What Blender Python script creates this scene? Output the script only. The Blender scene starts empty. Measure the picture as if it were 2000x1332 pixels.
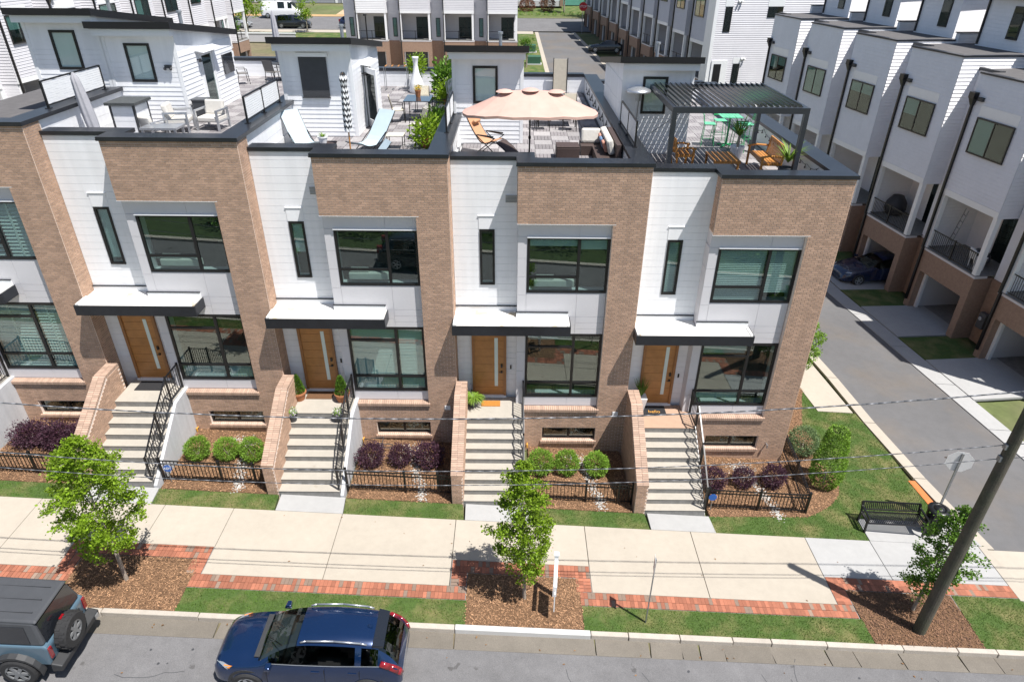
import bpy, math, random
from mathutils import Vector, Matrix
random.seed(7)
R = math.radians
sc = bpy.context.scene
COL = sc.collection

# ------------------------------------------------------------------ camera, sky, sun, exposure
cam_d = bpy.data.cameras.new('camera'); cam = bpy.data.objects.new('camera', cam_d); COL.objects.link(cam)
cam.location = (7.2503, -17.5334, 4.3564)
cam.rotation_euler = (R(59.4652), R(-0.4041), R(0.2085))
cam_d.sensor_width = 36.0; cam_d.lens = 1290.74 / 2000 * 36
cam_d.clip_start = 0.1; cam_d.clip_end = 3000
sc.camera = cam
SUN = Vector((0.37, -0.265, 1.0)).normalized()
world = bpy.data.worlds.new('World'); sc.world = world; world.use_nodes = True
wn = world.node_tree.nodes; wl = world.node_tree.links; wn.clear()
sky = wn.new('ShaderNodeTexSky'); sky.sky_type = 'NISHITA'; sky.sun_disc = False
sky.sun_elevation = math.asin(SUN.z); sky.sun_rotation = math.atan2(SUN.x, SUN.y)
bg = wn.new('ShaderNodeBackground'); bg.inputs[1].default_value = 0.08
wo = wn.new('ShaderNodeOutputWorld'); wl.new(sky.outputs[0], bg.inputs[0]); wl.new(bg.outputs[0], wo.inputs[0])
sun_d = bpy.data.lights.new('sun', 'SUN'); sun_d.energy = 5.0; sun_d.angle = R(0.5); sun_d.color = (1.0, 0.965, 0.92)
sun = bpy.data.objects.new('sun', sun_d); COL.objects.link(sun); sun.location = (30, -20, 60)
sun.rotation_euler = SUN.to_track_quat('Z', 'Y').to_euler()
vs = sc.view_settings; vs.view_transform = 'Standard'; vs.look = 'None'; vs.exposure = 0.6; vs.gamma = 1.0; vs.use_curve_mapping = False
sc.cycles.max_bounces = 8; sc.cycles.transparent_max_bounces = 8

# ------------------------------------------------------------------ materials
MATS = {}
def mat(name, rgb, rough=0.7, metal=0.0, spec=0.5, n=None, n2=None, bump=None, tone=False, rnd=0.0, stripes=None, coat=0.0, rgb2=None, streak=None):
    """n=(scale, amount) brightness noise; n2=(scale, threshold, softness) patches of rgb2; bump=(scale, strength, dist)
    stripes=(axis, pitch, depth) lap-board relief; rnd = per-object brightness spread; tone = per-face brightness attribute"""
    m = bpy.data.materials.new(name); m.use_nodes = True; nt = m.node_tree; N = nt.nodes; L = nt.links
    b = N['Principled BSDF']; b.inputs['Roughness'].default_value = rough; b.inputs['Metallic'].default_value = metal
    b.inputs['Specular IOR Level'].default_value = spec
    if coat: b.inputs['Coat Weight'].default_value = coat; b.inputs['Coat Roughness'].default_value = 0.04
    geo = N.new('ShaderNodeNewGeometry')
    col = N.new('ShaderNodeRGB'); col.outputs[0].default_value = (*rgb, 1); out = col.outputs[0]
    if n2:
        t = N.new('ShaderNodeTexNoise'); t.inputs['Scale'].default_value = n2[0]; t.inputs['Detail'].default_value = 4; L.new(geo.outputs['Position'], t.inputs['Vector'])
        mr = N.new('ShaderNodeMapRange'); mr.inputs[1].default_value = n2[1] - n2[2]; mr.inputs[2].default_value = n2[1] + n2[2]; L.new(t.outputs[0], mr.inputs[0])
        mx = N.new('ShaderNodeMixRGB'); mx.inputs[2].default_value = (*rgb2, 1); L.new(mr.outputs[0], mx.inputs[0]); L.new(out, mx.inputs[1]); out = mx.outputs[0]
    fac = None
    def mul(o):
        nonlocal fac
        if fac is None: fac = o
        else:
            q = N.new('ShaderNodeMath'); q.operation = 'MULTIPLY'; L.new(fac, q.inputs[0]); L.new(o, q.inputs[1]); fac = q.outputs[0]
    def noise_fac(scale, amt, detail=6):
        t = N.new('ShaderNodeTexNoise'); t.inputs['Scale'].default_value = scale; t.inputs['Detail'].default_value = detail; t.inputs['Roughness'].default_value = 0.65
        L.new(geo.outputs['Position'], t.inputs['Vector'])
        r = N.new('ShaderNodeMapRange'); r.inputs[1].default_value = 0.25; r.inputs[2].default_value = 0.75; r.inputs[3].default_value = 1 - amt; r.inputs[4].default_value = 1 + amt
        L.new(t.outputs[0], r.inputs[0]); mul(r.outputs[0])
    if n:
        for q in (n if isinstance(n[0], tuple) else (n,)): noise_fac(*q)
    if streak:
        vm = N.new('ShaderNodeVectorMath'); vm.operation = 'MULTIPLY'; vm.inputs[1].default_value = (streak[0], streak[0], streak[0] * .06); L.new(geo.outputs['Position'], vm.inputs[0])
        t = N.new('ShaderNodeTexNoise'); t.inputs['Scale'].default_value = 1.0; t.inputs['Detail'].default_value = 5; L.new(vm.outputs[0], t.inputs['Vector'])
        r = N.new('ShaderNodeMapRange'); r.inputs[1].default_value = 0.35; r.inputs[2].default_value = 0.62; r.inputs[3].default_value = 1 - streak[1]; r.inputs[4].default_value = 1.0; L.new(t.outputs[0], r.inputs[0]); mul(r.outputs[0])
    if tone:
        a = N.new('ShaderNodeAttribute'); a.attribute_name = 'tone'; mul(a.outputs['Fac'])
    if rnd:
        oi = N.new('ShaderNodeObjectInfo'); r = N.new('ShaderNodeMapRange'); r.inputs[3].default_value = 1 - rnd; r.inputs[4].default_value = 1 + rnd
        L.new(oi.outputs['Random'], r.inputs[0]); mul(r.outputs[0])
    if fac is not None:
        v = N.new('ShaderNodeVectorMath'); v.operation = 'SCALE'; L.new(out, v.inputs[0]); L.new(fac, v.inputs['Scale']); out = v.outputs[0]
    L.new(out, b.inputs['Base Color'])
    nrm = None
    if bump:
        t = N.new('ShaderNodeTexNoise'); t.inputs['Scale'].default_value = bump[0]; t.inputs['Detail'].default_value = 5; L.new(geo.outputs['Position'], t.inputs['Vector'])
        bp = N.new('ShaderNodeBump'); bp.inputs['Strength'].default_value = bump[1]; bp.inputs['Distance'].default_value = bump[2]; L.new(t.outputs[0], bp.inputs['Height']); nrm = bp.outputs[0]
    if stripes:
        sx = N.new('ShaderNodeSeparateXYZ'); L.new(geo.outputs['Position'], sx.inputs[0])
        q = N.new('ShaderNodeMath'); q.operation = 'FRACT'; d = N.new('ShaderNodeMath'); d.operation = 'DIVIDE'; d.inputs[1].default_value = stripes[1]
        L.new(sx.outputs[stripes[0]], d.inputs[0]); L.new(d.outputs[0], q.inputs[0])
        p = N.new('ShaderNodeMath'); p.operation = 'POWER'; p.inputs[1].default_value = 1.0; L.new(q.outputs[0], p.inputs[0])
        inv = N.new('ShaderNodeMath'); inv.operation = 'SUBTRACT'; inv.inputs[0].default_value = 1.0; L.new(p.outputs[0], inv.inputs[1])
        bp = N.new('ShaderNodeBump'); bp.inputs['Strength'].default_value = 1.0; bp.inputs['Distance'].default_value = stripes[2]; L.new(inv.outputs[0], bp.inputs['Height'])
        if nrm: L.new(nrm, bp.inputs['Normal'])
        nrm = bp.outputs[0]
    if nrm: L.new(nrm, b.inputs['Normal'])
    MATS[name] = m
    return m
def leafmat(name, rgb, rnd=0.25, trans=0.35):
    m = mat(name, rgb, rough=0.5, spec=0.35, tone=True, rnd=0.06); nt = m.node_tree; N = nt.nodes; L = nt.links
    b = N['Principled BSDF']; o = N['Material Output']; tr = N.new('ShaderNodeBsdfTranslucent'); mx = N.new('ShaderNodeMixShader'); mx.inputs[0].default_value = trans
    src = b.inputs['Base Color'].links[0].from_socket; L.new(src, tr.inputs[0]); L.new(b.outputs[0], mx.inputs[1]); L.new(tr.outputs[0], mx.inputs[2]); L.new(mx.outputs[0], o.inputs[0])
    return m
def glassmat(name, tint=(0.5, 0.66, 0.62), refl=0.16):
    m = bpy.data.materials.new(name); m.use_nodes = True; nt = m.node_tree; N = nt.nodes; L = nt.links; N.clear()
    o = N.new('ShaderNodeOutputMaterial'); t = N.new('ShaderNodeBsdfTransparent'); t.inputs[0].default_value = (*tint, 1)
    g = N.new('ShaderNodeBsdfGlossy'); g.inputs['Roughness'].default_value = 0.01; g.inputs[0].default_value = (0.95, 1, 0.98, 1)
    lw = N.new('ShaderNodeLayerWeight'); lw.inputs[0].default_value = 0.5
    pw = N.new('ShaderNodeMath'); pw.operation = 'POWER'; pw.inputs[1].default_value = 5.0; L.new(lw.outputs['Facing'], pw.inputs[0])
    mr = N.new('ShaderNodeMapRange'); mr.inputs[3].default_value = refl; mr.inputs[4].default_value = 0.9; L.new(pw.outputs[0], mr.inputs[0])
    mx = N.new('ShaderNodeMixShader'); L.new(mr.outputs[0], mx.inputs[0]); L.new(t.outputs[0], mx.inputs[1]); L.new(g.outputs[0], mx.inputs[2]); L.new(mx.outputs[0], o.inputs[0])
    MATS[name] = m
    return m

BRICK = mat('brick', (0.430, 0.284, 0.200), 0.85, tone=True, streak=(3.5, 0.10), n=((9, 0.10), (0.6, 0.09)), bump=(160, 0.35, 0.004))
MORTAR = mat('mortar', (0.76, 0.65, 0.57), 0.95, n=(30, 0.15))
SILLB = mat('sill_brick', (0.40, 0.275, 0.205), 0.85, tone=True, n=(12, 0.12), bump=(140, 0.3, 0.004))
WHITE = mat('white_siding', (0.83, 0.84, 0.86), 0.55, n=((1.3, 0.03), (14, 0.015)), rnd=0.015, streak=(5, 0.06))
WHITE2 = mat('white_trim', (0.80, 0.81, 0.82), 0.5, n=(2.5, 0.03))
LAP_SUN = mat('sun_dimmed_lap_siding', (0.54, 0.535, 0.56), 0.6, n=((0.8, 0.05), (6, 0.03)), stripes=(2, 0.165, 0.05))  # siding copy darkened in colour to hold down sun on the sunlit rows
LAP_SHADE = mat('shade_lifted_lap_siding', (0.80, 0.79, 0.80), 0.6, n=((0.8, 0.05), (6, 0.03)), stripes=(2, 0.165, 0.05))  # same siding, colour lightened to make up for shade on the alley row
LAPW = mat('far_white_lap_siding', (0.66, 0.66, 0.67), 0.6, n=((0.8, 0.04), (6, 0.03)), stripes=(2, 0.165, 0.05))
FARBRICK = mat('far_brick', (0.30, 0.20, 0.145), 0.9, n=((7, 0.18), (40, 0.2)), stripes=(2, 0.075, 0.008))
PANEL = mat('grey_fibre_panel', (0.60, 0.59, 0.61), 0.5, n=((1.8, 0.03), (25, 0.015)))
COPING = mat('dark_metal_coping', (0.028, 0.031, 0.038), 0.32, metal=0.35, n=((1.5, 0.25), (9, 0.12)))
BLACK = mat('black_frame', (0.010, 0.010, 0.011), 0.4, n=(6, 0.2))
IRON = mat('black_iron', (0.008, 0.008, 0.009), 0.35, n=(9, 0.3))
MEMBRANE = mat('white_roof_membrane', (0.70, 0.69, 0.66), 0.6, n=((2, 0.04), (9, 0.03)), n2=(2.2, 0.63, 0.03), rgb2=(0.52, 0.44, 0.32))
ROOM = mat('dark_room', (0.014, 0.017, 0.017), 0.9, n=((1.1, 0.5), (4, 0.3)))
BLIND = mat('window_blind', (0.66, 0.68, 0.67), 0.6, n=(3, 0.06))
SHADE = mat('roller_shade', (0.46, 0.53, 0.54), 0.7, n=(2, 0.08))
GLASS = glassmat('window_glass', (0.77, 0.865, 0.85), 0.105)
WSGLASS = glassmat('windshield_glass', (0.50, 0.58, 0.57), 0.06)
GLASSF = glassmat('far_window_glass', (0.62, 0.74, 0.72), 0.05)
CARGLASS = glassmat('car_glass', (0.06, 0.085, 0.085), 0.07)
FROST = mat('frosted_glass', (0.60, 0.70, 0.66), 0.25, spec=0.6)
WOOD = mat('oak_door', (0.40, 0.18, 0.052), 0.42, n=((5, 0.16), (1.2, 0.1)), bump=(22, 0.15, 0.003))
WOODF = mat('door_frame_wood', (0.30, 0.135, 0.045), 0.5, n=(6, 0.15))
TEAK = mat('teak', (0.46, 0.20, 0.045), 0.45, n=((7, 0.2), (40, 0.1)), rnd=0.08)
CONC = mat('sidewalk_concrete', (0.385, 0.343, 0.283), 0.9, n=((0.9, 0.06), (5, 0.05), (60, 0.05)), bump=(180, 0.2, 0.004), rnd=0.03)
CONCN = mat('new_concrete', (0.345, 0.342, 0.334), 0.9, n=((0.9, 0.06), (5, 0.05), (60, 0.04)), bump=(180, 0.2, 0.004), rnd=0.03)
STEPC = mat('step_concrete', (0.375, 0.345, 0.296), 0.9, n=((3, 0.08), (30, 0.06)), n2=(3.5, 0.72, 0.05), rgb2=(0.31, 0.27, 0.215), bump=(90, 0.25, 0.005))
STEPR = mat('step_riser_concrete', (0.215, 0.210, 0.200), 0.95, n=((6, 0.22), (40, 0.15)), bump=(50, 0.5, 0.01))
PARGE = mat('pale_render', (0.52, 0.53, 0.55), 0.9, streak=(4, 0.14), n=((1.5, 0.06), (12, 0.05)))
KERB = mat('kerb_granite', (0.40, 0.36, 0.31), 0.9, n=((4, 0.12), (50, 0.15)), bump=(35, 0.5, 0.012), rnd=0.06)
KERBW = mat('new_kerb_concrete', (0.50, 0.495, 0.48), 0.85, n=((4, 0.06), (40, 0.05)))
GUTTER = mat('gutter_aggregate', (0.160, 0.142, 0.118), 0.95, n=((1.6, 0.14), (45, 0.22), (120, 0.2)), bump=(70, 0.6, 0.012), rnd=0.07)
ASPH = mat('asphalt', (0.142, 0.139, 0.141), 0.93, n=((0.5, 0.15), (3, 0.12), (45, 0.28), (150, 0.26)), n2=(2.3, 0.70, 0.02), rgb2=(0.088, 0.085, 0.085), bump=(120, 0.5, 0.008))
ASPH2 = mat('alley_asphalt', (0.118, 0.116, 0.117), 0.93, n=((0.35, 0.12), (3, 0.07), (80, 0.15)), n2=(0.45, 0.58, 0.12), rgb2=(0.135, 0.120, 0.107), bump=(120, 0.4, 0.006))
PAVER = mat('red_paver', (0.325, 0.122, 0.072), 0.9, tone=True, n=((14, 0.12), (2, 0.08)), bump=(120, 0.3, 0.004))
PAVERG = mat('grey_brown_paver', (0.25, 0.178, 0.135), 0.9, tone=True, n=(14, 0.12), bump=(120, 0.3, 0.004))
TACT = mat('tactile_tile', (0.52, 0.16, 0.045), 0.8, n=(20, 0.12), bump=(60, 0.6, 0.01))
SOIL = mat('mulch_ground', (0.15, 0.082, 0.042), 1.0, n=((12, 0.35), (50, 0.35)), bump=(45, 0.9, 0.03))
CHIP = mat('mulch_chip', (0.27, 0.155, 0.085), 0.95, tone=True)
CHIPD = mat('dark_mulch_chip', (0.155, 0.085, 0.05), 0.95, tone=True)
STONE = mat('white_pebble', (0.52, 0.51, 0.48), 0.85, tone=True)
LAWN = mat('lawn_ground', (0.060, 0.105, 0.020), 1.0, n=((8, 0.2), (40, 0.25)), n2=(1.4, 0.60, 0.16), rgb2=(0.19, 0.165, 0.068), bump=(60, 0.8, 0.03))
GRASS = leafmat('grass_blade', (0.100, 0.178, 0.028), trans=0.3)
EARTH = mat('earth', (0.16, 0.13, 0.08), 1.0, n=((0.2, 0.3), (2, 0.25)), n2=(0.08, 0.5, 0.12), rgb2=(0.09, 0.12, 0.035))
LEAF = leafmat('bright_tree_leaf', (0.235, 0.365, 0.024), trans=0.45)
LEAFD = leafmat('dark_tree_leaf', (0.125, 0.245, 0.028), trans=0.4)
BOXL = leafmat('boxwood_leaf', (0.205, 0.355, 0.042), trans=0.3)
GREYL = leafmat('variegated_leaf', (0.17, 0.25, 0.11), trans=0.25)
PURPLE = leafmat('purple_leaf', (0.070, 0.030, 0.048), trans=0.15)
FERNL = leafmat('fern_leaf', (0.21, 0.34, 0.045), trans=0.4)
REDL = leafmat('russet_leaf', (0.16, 0.055, 0.025), trans=0.2)
FLOWER = leafmat('white_flower', (0.75, 0.70, 0.72), trans=0.2)
FLOWERY = leafmat('yellow_flower', (0.80, 0.48, 0.03), trans=0.2)
BARK = mat('grey_bark', (0.33, 0.28, 0.23), 0.9, n=((18, 0.2),), bump=(40, 0.6, 0.01))
POLEW = mat('weathered_pole_wood', (0.088, 0.076, 0.058), 0.95, n=((3, 0.25), (30, 0.25)), n2=(0.9, 0.56, 0.12), rgb2=(0.066, 0.074, 0.042), bump=(30, 0.6, 0.015))
WIRE = mat('aluminium_wire', (0.16, 0.165, 0.18), 0.45, metal=0.5, n=(4, 0.3))
STEEL = mat('galvanised_steel', (0.30, 0.31, 0.32), 0.5, metal=0.6, n=(9, 0.2))
ALU = mat('brushed_aluminium', (0.55, 0.57, 0.60), 0.35, metal=0.8, n=(9, 0.08))
SIGNB = mat('sign_back', (0.66, 0.65, 0.64), 0.55, n=(5, 0.08))
SIGNW = mat('sign_white', (0.80, 0.80, 0.80), 0.45, n=(4, 0.03))
SIGNR = mat('sign_red', (0.55, 0.02, 0.025), 0.45, n=(4, 0.05))
SIGNBL = mat('sign_blue', (0.03, 0.12, 0.42), 0.45, n=(4, 0.05))
DECKL = mat('deck_tile_light', (0.31, 0.295, 0.295), 0.85, n=((12, 0.2), (1, 0.08)), rnd=0.16)
DECKB = mat('deck_base', (0.10, 0.095, 0.095), 0.9, n=(4, 0.2))
TERRA = mat('terracotta', (0.38, 0.15, 0.065), 0.8, n=((6, 0.15),))
CHARC = mat('charcoal', (0.045, 0.047, 0.052), 0.6, n=(5, 0.15))
GREYM = mat('grey_plastic', (0.07, 0.075, 0.082), 0.5, n=(4, 0.1))
WICK = mat('brown_wicker', (0.060, 0.040, 0.036), 0.7, n=((40, 0.3),), bump=(60, 0.6, 0.01))
CUSH = mat('white_cushion', (0.58, 0.555, 0.51), 0.9, n=((5, 0.05),), bump=(14, 0.4, 0.02))
CUSHP = mat('coral_cushion', (0.55, 0.27, 0.20), 0.9, n=((6, 0.25),))
CUSHB = mat('blue_cushion', (0.14, 0.22, 0.36), 0.9, n=((6, 0.2),))
PINK = mat('blush_canvas', (0.50, 0.315, 0.26), 0.85, n=((1.5, 0.06), (8, 0.03)), n2=(1.8, 0.52, 0.2), rgb2=(0.54, 0.36, 0.30))
GREYC = mat('grey_canvas', (0.36, 0.36, 0.39), 0.85, n=((3, 0.08),), bump=(9, 0.4, 0.02))
SLING = mat('pale_blue_sling', (0.40, 0.49, 0.54), 0.8, n=(4, 0.05))
TANF = mat('tan_sling', (0.50, 0.27, 0.15), 0.8, n=(4, 0.08))
CREAM = mat('cream_weave', (0.62, 0.57, 0.45), 0.8, n=((30, 0.25),))
GREENP = mat('green_paint', (0.035, 0.33, 0.12), 0.4, n=(5, 0.08))
GREENT = mat('pale_green_paint', (0.13, 0.48, 0.28), 0.45, n=(5, 0.08))
PAINT = mat('blue_car_paint', (0.005, 0.024, 0.082), 0.22, metal=0.45, spec=0.6, coat=1.0, n=(2, 0.05))
PAINTG = mat('blue_grey_paint', (0.080, 0.135, 0.180), 0.3, spec=0.55, coat=0.6, n=(2, 0.04))
PAINTW = mat('white_paint', (0.78, 0.78, 0.78), 0.3, coat=0.6, n=(2, 0.03))
PAINTK = mat('black_paint', (0.012, 0.014, 0.018), 0.2, coat=1.0, n=(2, 0.05))
PAINTN = mat('navy_paint', (0.012, 0.020, 0.055), 0.2, coat=1.0, n=(2, 0.05))
PAINTS = mat('silver_paint', (0.45, 0.46, 0.47), 0.25, metal=0.5, coat=0.8, n=(2, 0.04))
RUBBER = mat('tyre_rubber', (0.022, 0.022, 0.023), 0.85, n=((20, 0.25),), bump=(30, 0.7, 0.01))
HARDTOP = mat('charcoal_hardtop', (0.055, 0.058, 0.064), 0.55, n=((3, 0.1), (60, 0.12)), bump=(200, 0.2, 0.003))
CLAD = mat('black_cladding', (0.030, 0.031, 0.033), 0.6, n=(6, 0.15))
REDLAMP = mat('tail_lamp', (0.22, 0.006, 0.010), 0.15, spec=0.7, coat=1.0, n=(12, 0.2))
LENS = mat('clear_lens', (0.45, 0.48, 0.50), 0.12, metal=0.5, coat=1.0, n=(14, 0.2))
AMBER = mat('amber_lens', (0.80, 0.26, 0.01), 0.2, coat=1.0, n=(10, 0.1))
SHINGLE = mat('roof_shingle', (0.060, 0.066, 0.068), 0.9, n=((10, 0.25), (50, 0.3)), bump=(20, 0.6, 0.02))
ROOFK = mat('dark_roof_edge', (0.014, 0.014, 0.017), 0.4, metal=0.2, n=(4, 0.2))
GREYB = mat('grey_cladding', (0.30, 0.31, 0.34), 0.7, n=((0.6, 0.1),), stripes=(2, 0.6, 0.02))
GREENH = mat('green_house_siding', (0.10, 0.30, 0.24), 0.7, n=((2, 0.06),), stripes=(2, 0.2, 0.02))
MATD = mat('black_mat', (0.018, 0.018, 0.02), 0.95, n=(30, 0.4))
MATO = mat('orange_mat', (0.42, 0.17, 0.03), 0.95, n=(30, 0.2))
MATB = mat('brown_mat', (0.13, 0.065, 0.03), 0.95, n=(30, 0.25))
GOLD = mat('gold_print', (0.60, 0.30, 0.05), 0.8, n=(20, 0.1))
UTIL = mat('green_utility_box', (0.03, 0.10, 0.06), 0.6, n=(4, 0.1))
BULB = mat('dark_bulb', (0.02, 0.02, 0.022), 0.25, n=(9, 0.2))

# ------------------------------------------------------------------ mesh helpers
AO = {}
class MB:
    def __init__(s, off=(0, 0, 0)):
        s.v = []; s.f = []; s.m = []; s.t = []; s.o = Vector(off)
    def add(s, vs_, fs, m=0, t=1.0):
        n = len(s.v); s.v += [Vector(p) + s.o for p in vs_]
        for q in fs: s.f.append([i + n for i in q]); s.m.append(m); s.t.append(t)
        return s
    def hexa(s, p, m=0, t=1.0, skip=()):
        F = [(0, 3, 2, 1), (4, 5, 6, 7), (0, 1, 5, 4), (1, 2, 6, 5), (2, 3, 7, 6), (3, 0, 4, 7)]
        return s.add(p, [q for i, q in enumerate(F) if i not in skip], m, t)
    def box(s, x0, x1, y0, y1, z0, z1, m=0, t=1.0):
        return s.hexa([(x0, y0, z0), (x1, y0, z0), (x1, y1, z0), (x0, y1, z0), (x0, y0, z1), (x1, y0, z1), (x1, y1, z1), (x0, y1, z1)], m, t)
    def obox(s, c, size, M=None, m=0, t=1.0):
        hx, hy, hz = (q / 2 for q in size); P = [(-hx, -hy, -hz), (hx, -hy, -hz), (hx, hy, -hz), (-hx, hy, -hz), (-hx, -hy, hz), (hx, -hy, hz), (hx, hy, hz), (-hx, hy, hz)]
        c = Vector(c); return s.hexa([c + (M @ Vector(p) if M else Vector(p)) for p in P], m, t)
    def beam(s, a, b, w, h, m=0, t=1.0, up=(0, 0, 1)):
        a = Vector(a); b = Vector(b); d = (b - a).normalized(); u = Vector(up)
        if abs(d.dot(u)) > 0.98: u = Vector((0, 1, 0))
        r = d.cross(u).normalized() * (w / 2); q = r.cross(d).normalized() * (h / 2)
        return s.hexa([a - r - q, a + r - q, b + r - q, b - r - q, a - r + q, a + r + q, b + r + q, b - r + q], m, t)
    def prism(s, poly, fn, c0, c1, m=0, t=1.0):
        n = len(poly); P = [fn(a, b, c0) for a, b in poly] + [fn(a, b, c1) for a, b in poly]
        F = [tuple(range(n))[::-1], tuple(range(n, 2 * n))] + [(i, (i + 1) % n, n + (i + 1) % n, n + i) for i in range(n)]
        return s.add(P, F, m, t)
    def cyl(s, a, b, r0, r1=None, n=10, m=0, cap=True, t=1.0):
        r1 = r0 if r1 is None else r1; a = Vector(a); b = Vector(b); d = (b - a)
        if d.length < 1e-6: return s
        d.normalize(); u = Vector((0, 0, 1)) if abs(d.z) < 0.95 else Vector((1, 0, 0)); x = d.cross(u).normalized(); y = d.cross(x)
        P = [a + (x * math.cos(2 * math.pi * i / n) + y * math.sin(2 * math.pi * i / n)) * r0 for i in range(n)] + [b + (x * math.cos(2 * math.pi * i / n) + y * math.sin(2 * math.pi * i / n)) * r1 for i in range(n)]
        F = [((i + 1) % n, i, n + i, n + (i + 1) % n) for i in range(n)]
        if cap: F += [tuple(range(n)), tuple(range(2 * n - 1, n - 1, -1))]
        return s.add(P, F, m, t)
    def tube(s, pts, r, n=6, m=0):
        for a, b in zip(pts, pts[1:]): s.cyl(a, b, r, n=n, m=m)
        return s
    def lathe(s, prof, c=(0, 0, 0), n=16, m=0, t=1.0, sx=1.0, sy=1.0):
        c = Vector(c); P = []; F = []
        for r, z in prof: P += [c + Vector((r * sx * math.cos(2 * math.pi * i / n), r * sy * math.sin(2 * math.pi * i / n), z)) for i in range(n)]
        for k in range(len(prof) - 1): F += [(k * n + i, k * n + (i + 1) % n, (k + 1) * n + (i + 1) % n, (k + 1) * n + i) for i in range(n)]
        F += [tuple(range(n))[::-1], tuple(range((len(prof) - 1) * n, len(prof) * n))]
        return s.add(P, F, m, t)
    def ball(s, c, r, m=0, n=8, t=1.0, sz=1.0):
        k = max(4, n // 2 + 1); prof = [(max(0.001, r * math.sin(math.pi * i / k)), -r * sz * math.cos(math.pi * i / k)) for i in range(k + 1)]
        return s.lathe(prof, c, n, m, t)
    def build(s, name, mats, parent=None, smooth=False, kind=None, bevel=0.0, center=None):
        if not isinstance(mats, (list, tuple)): mats = [mats]
        xs = [p.x for p in s.v]; ys = [p.y for p in s.v]; zs = [p.z for p in s.v]
        c = Vector(center) if center else Vector(((min(xs) + max(xs)) / 2, (min(ys) + max(ys)) / 2, min(zs)))
        me = bpy.data.meshes.new(name); me.from_pydata([tuple(p - c) for p in s.v], [], s.f)
        for q in mats: me.materials.append(q)
        if len(mats) > 1: me.polygons.foreach_set('material_index', s.m)
        if any(t != 1.0 for t in s.t) or any(q.name.endswith(('brick', 'paver', 'leaf', 'chip', 'pebble', 'blade', 'flower')) for q in mats):
            a = me.attributes.new('tone', 'FLOAT', 'FACE'); a.data.foreach_set('value', s.t)
        if smooth: me.polygons.foreach_set('use_smooth', [True] * len(me.polygons))
        me.update()
        o = bpy.data.objects.new(name, me); COL.objects.link(o); place(o, c, parent)
        if kind: o['kind'] = kind
        if bevel:
            md = o.modifiers.new('bevel', 'BEVEL'); md.width = bevel; md.segments = 2; md.limit_method = 'ANGLE'
        return o
def place(o, c, parent=None):
    c = Vector(c); AO[o.name] = c
    if parent is not None:
        o.parent = parent; o.location = c - AO[parent.name]
    else: o.location = c
    return o
def inst(me, name, c, parent=None, rotz=0.0):
    o = bpy.data.objects.new(name, me); COL.objects.link(o); place(o, c, parent)
    if rotz: o.rotation_euler = (0, 0, rotz)
    return o
def tag(o, label, cat, group=None, kind=None):
    o['label'] = label; o['category'] = cat
    if group: o['group'] = group
    if kind: o['kind'] = kind
    return o
def thing(name, label, cat, loc=(0, 0, 0), rotz=0.0, group=None, local=True):
    o = bpy.data.objects.new(name, None); COL.objects.link(o); o.empty_display_size = 0.2
    o.location = loc; o.rotation_euler = (0, 0, rotz); AO[o.name] = Vector((0, 0, 0)) if local else Vector(loc)
    return tag(o, label, cat, group)
def struct(o):
    o['kind'] = 'structure'; return o
def copy_tree(root, loc, rotz=0.0, label=None, scale=None):
    r = root.copy(); COL.objects.link(r); r.location = loc; r.rotation_euler = (0, 0, rotz)
    if label: r['label'] = label
    if scale: r.scale = scale
    for ch in list(root.children):
        c = ch.copy(); COL.objects.link(c); c.parent = r
        for g_ in ch.children:
            d = g_.copy(); COL.objects.link(d); d.parent = c
    return r
def text_mesh(body, name, size, material, parent, c, rot, extrude=0.002):
    cu = bpy.data.curves.new(name, 'FONT'); cu.body = body; cu.size = size; cu.align_x = 'CENTER'; cu.align_y = 'CENTER'; cu.extrude = extrude
    t = bpy.data.objects.new(name + '_tmp', cu); COL.objects.link(t)
    dg = bpy.context.evaluated_depsgraph_get(); me = bpy.data.meshes.new_from_object(t.evaluated_get(dg)); bpy.data.objects.remove(t)
    me.materials.clear(); me.materials.append(material); o = bpy.data.objects.new(name, me); COL.objects.link(o); place(o, c, parent); o.rotation_euler = rot
    return o

# ------------------------------------------------------------------ terrain height
def gz(x, y):
    near = -9.65 - 0.06 * max(-14.0, min(27.0, x))
    if y <= 16: return near
    f = min(1.0, (y - 16) / 30.0); f = f * f * (3 - 2 * f)
    return near * (1 - f) + (-10.3) * f + 0.062 * (min(y, 130) - 16)
# ================================================================== GROUND AND STREET
def sheet(mb, poly, h, th=0.08, m=0, t=1.0):
    n = len(poly); P = [(x, y, gz(x, y) + h - th) for x, y in poly] + [(x, y, gz(x, y) + h) for x, y in poly]
    return mb.add(P, [tuple(range(n))[::-1], tuple(range(n, 2 * n))] + [(i, (i + 1) % n, n + (i + 1) % n, n + i) for i in range(n)], m, t)
def rect(x0, x1, y0, y1): return [(x0, y0), (x1, y0), (x1, y1), (x0, y1)]
def inpoly(x, y, poly):
    c = False; j = len(poly) - 1
    for i in range(len(poly)):
        xi, yi = poly[i]; xj, yj = poly[j]
        if (yi > y) != (yj > y) and x < (xj - xi) * (y - yi) / (yj - yi) + xi: c = not c
        j = i
    return c
# terrain sheet to the horizon
mb = MB(); xs = [-900, -400, -200, -100, -60, -40, -14, 0, 14, 27, 40, 60, 100, 200, 400, 900]; ys = [-600, -200, -80, -40, -20, 0, 16, 22, 28, 34, 40, 46, 56, 70, 90, 110, 130, 200, 400, 900]
V = [(x, y, gz(x, y) - 0.16) for y in ys for x in xs]; W_ = len(xs)
mb.add(V, [(j * W_ + i, j * W_ + i + 1, (j + 1) * W_ + i + 1, (j + 1) * W_ + i) for j in range(len(ys) - 1) for i in range(W_ - 1)])
struct(mb.build('ground', EARTH))
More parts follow.
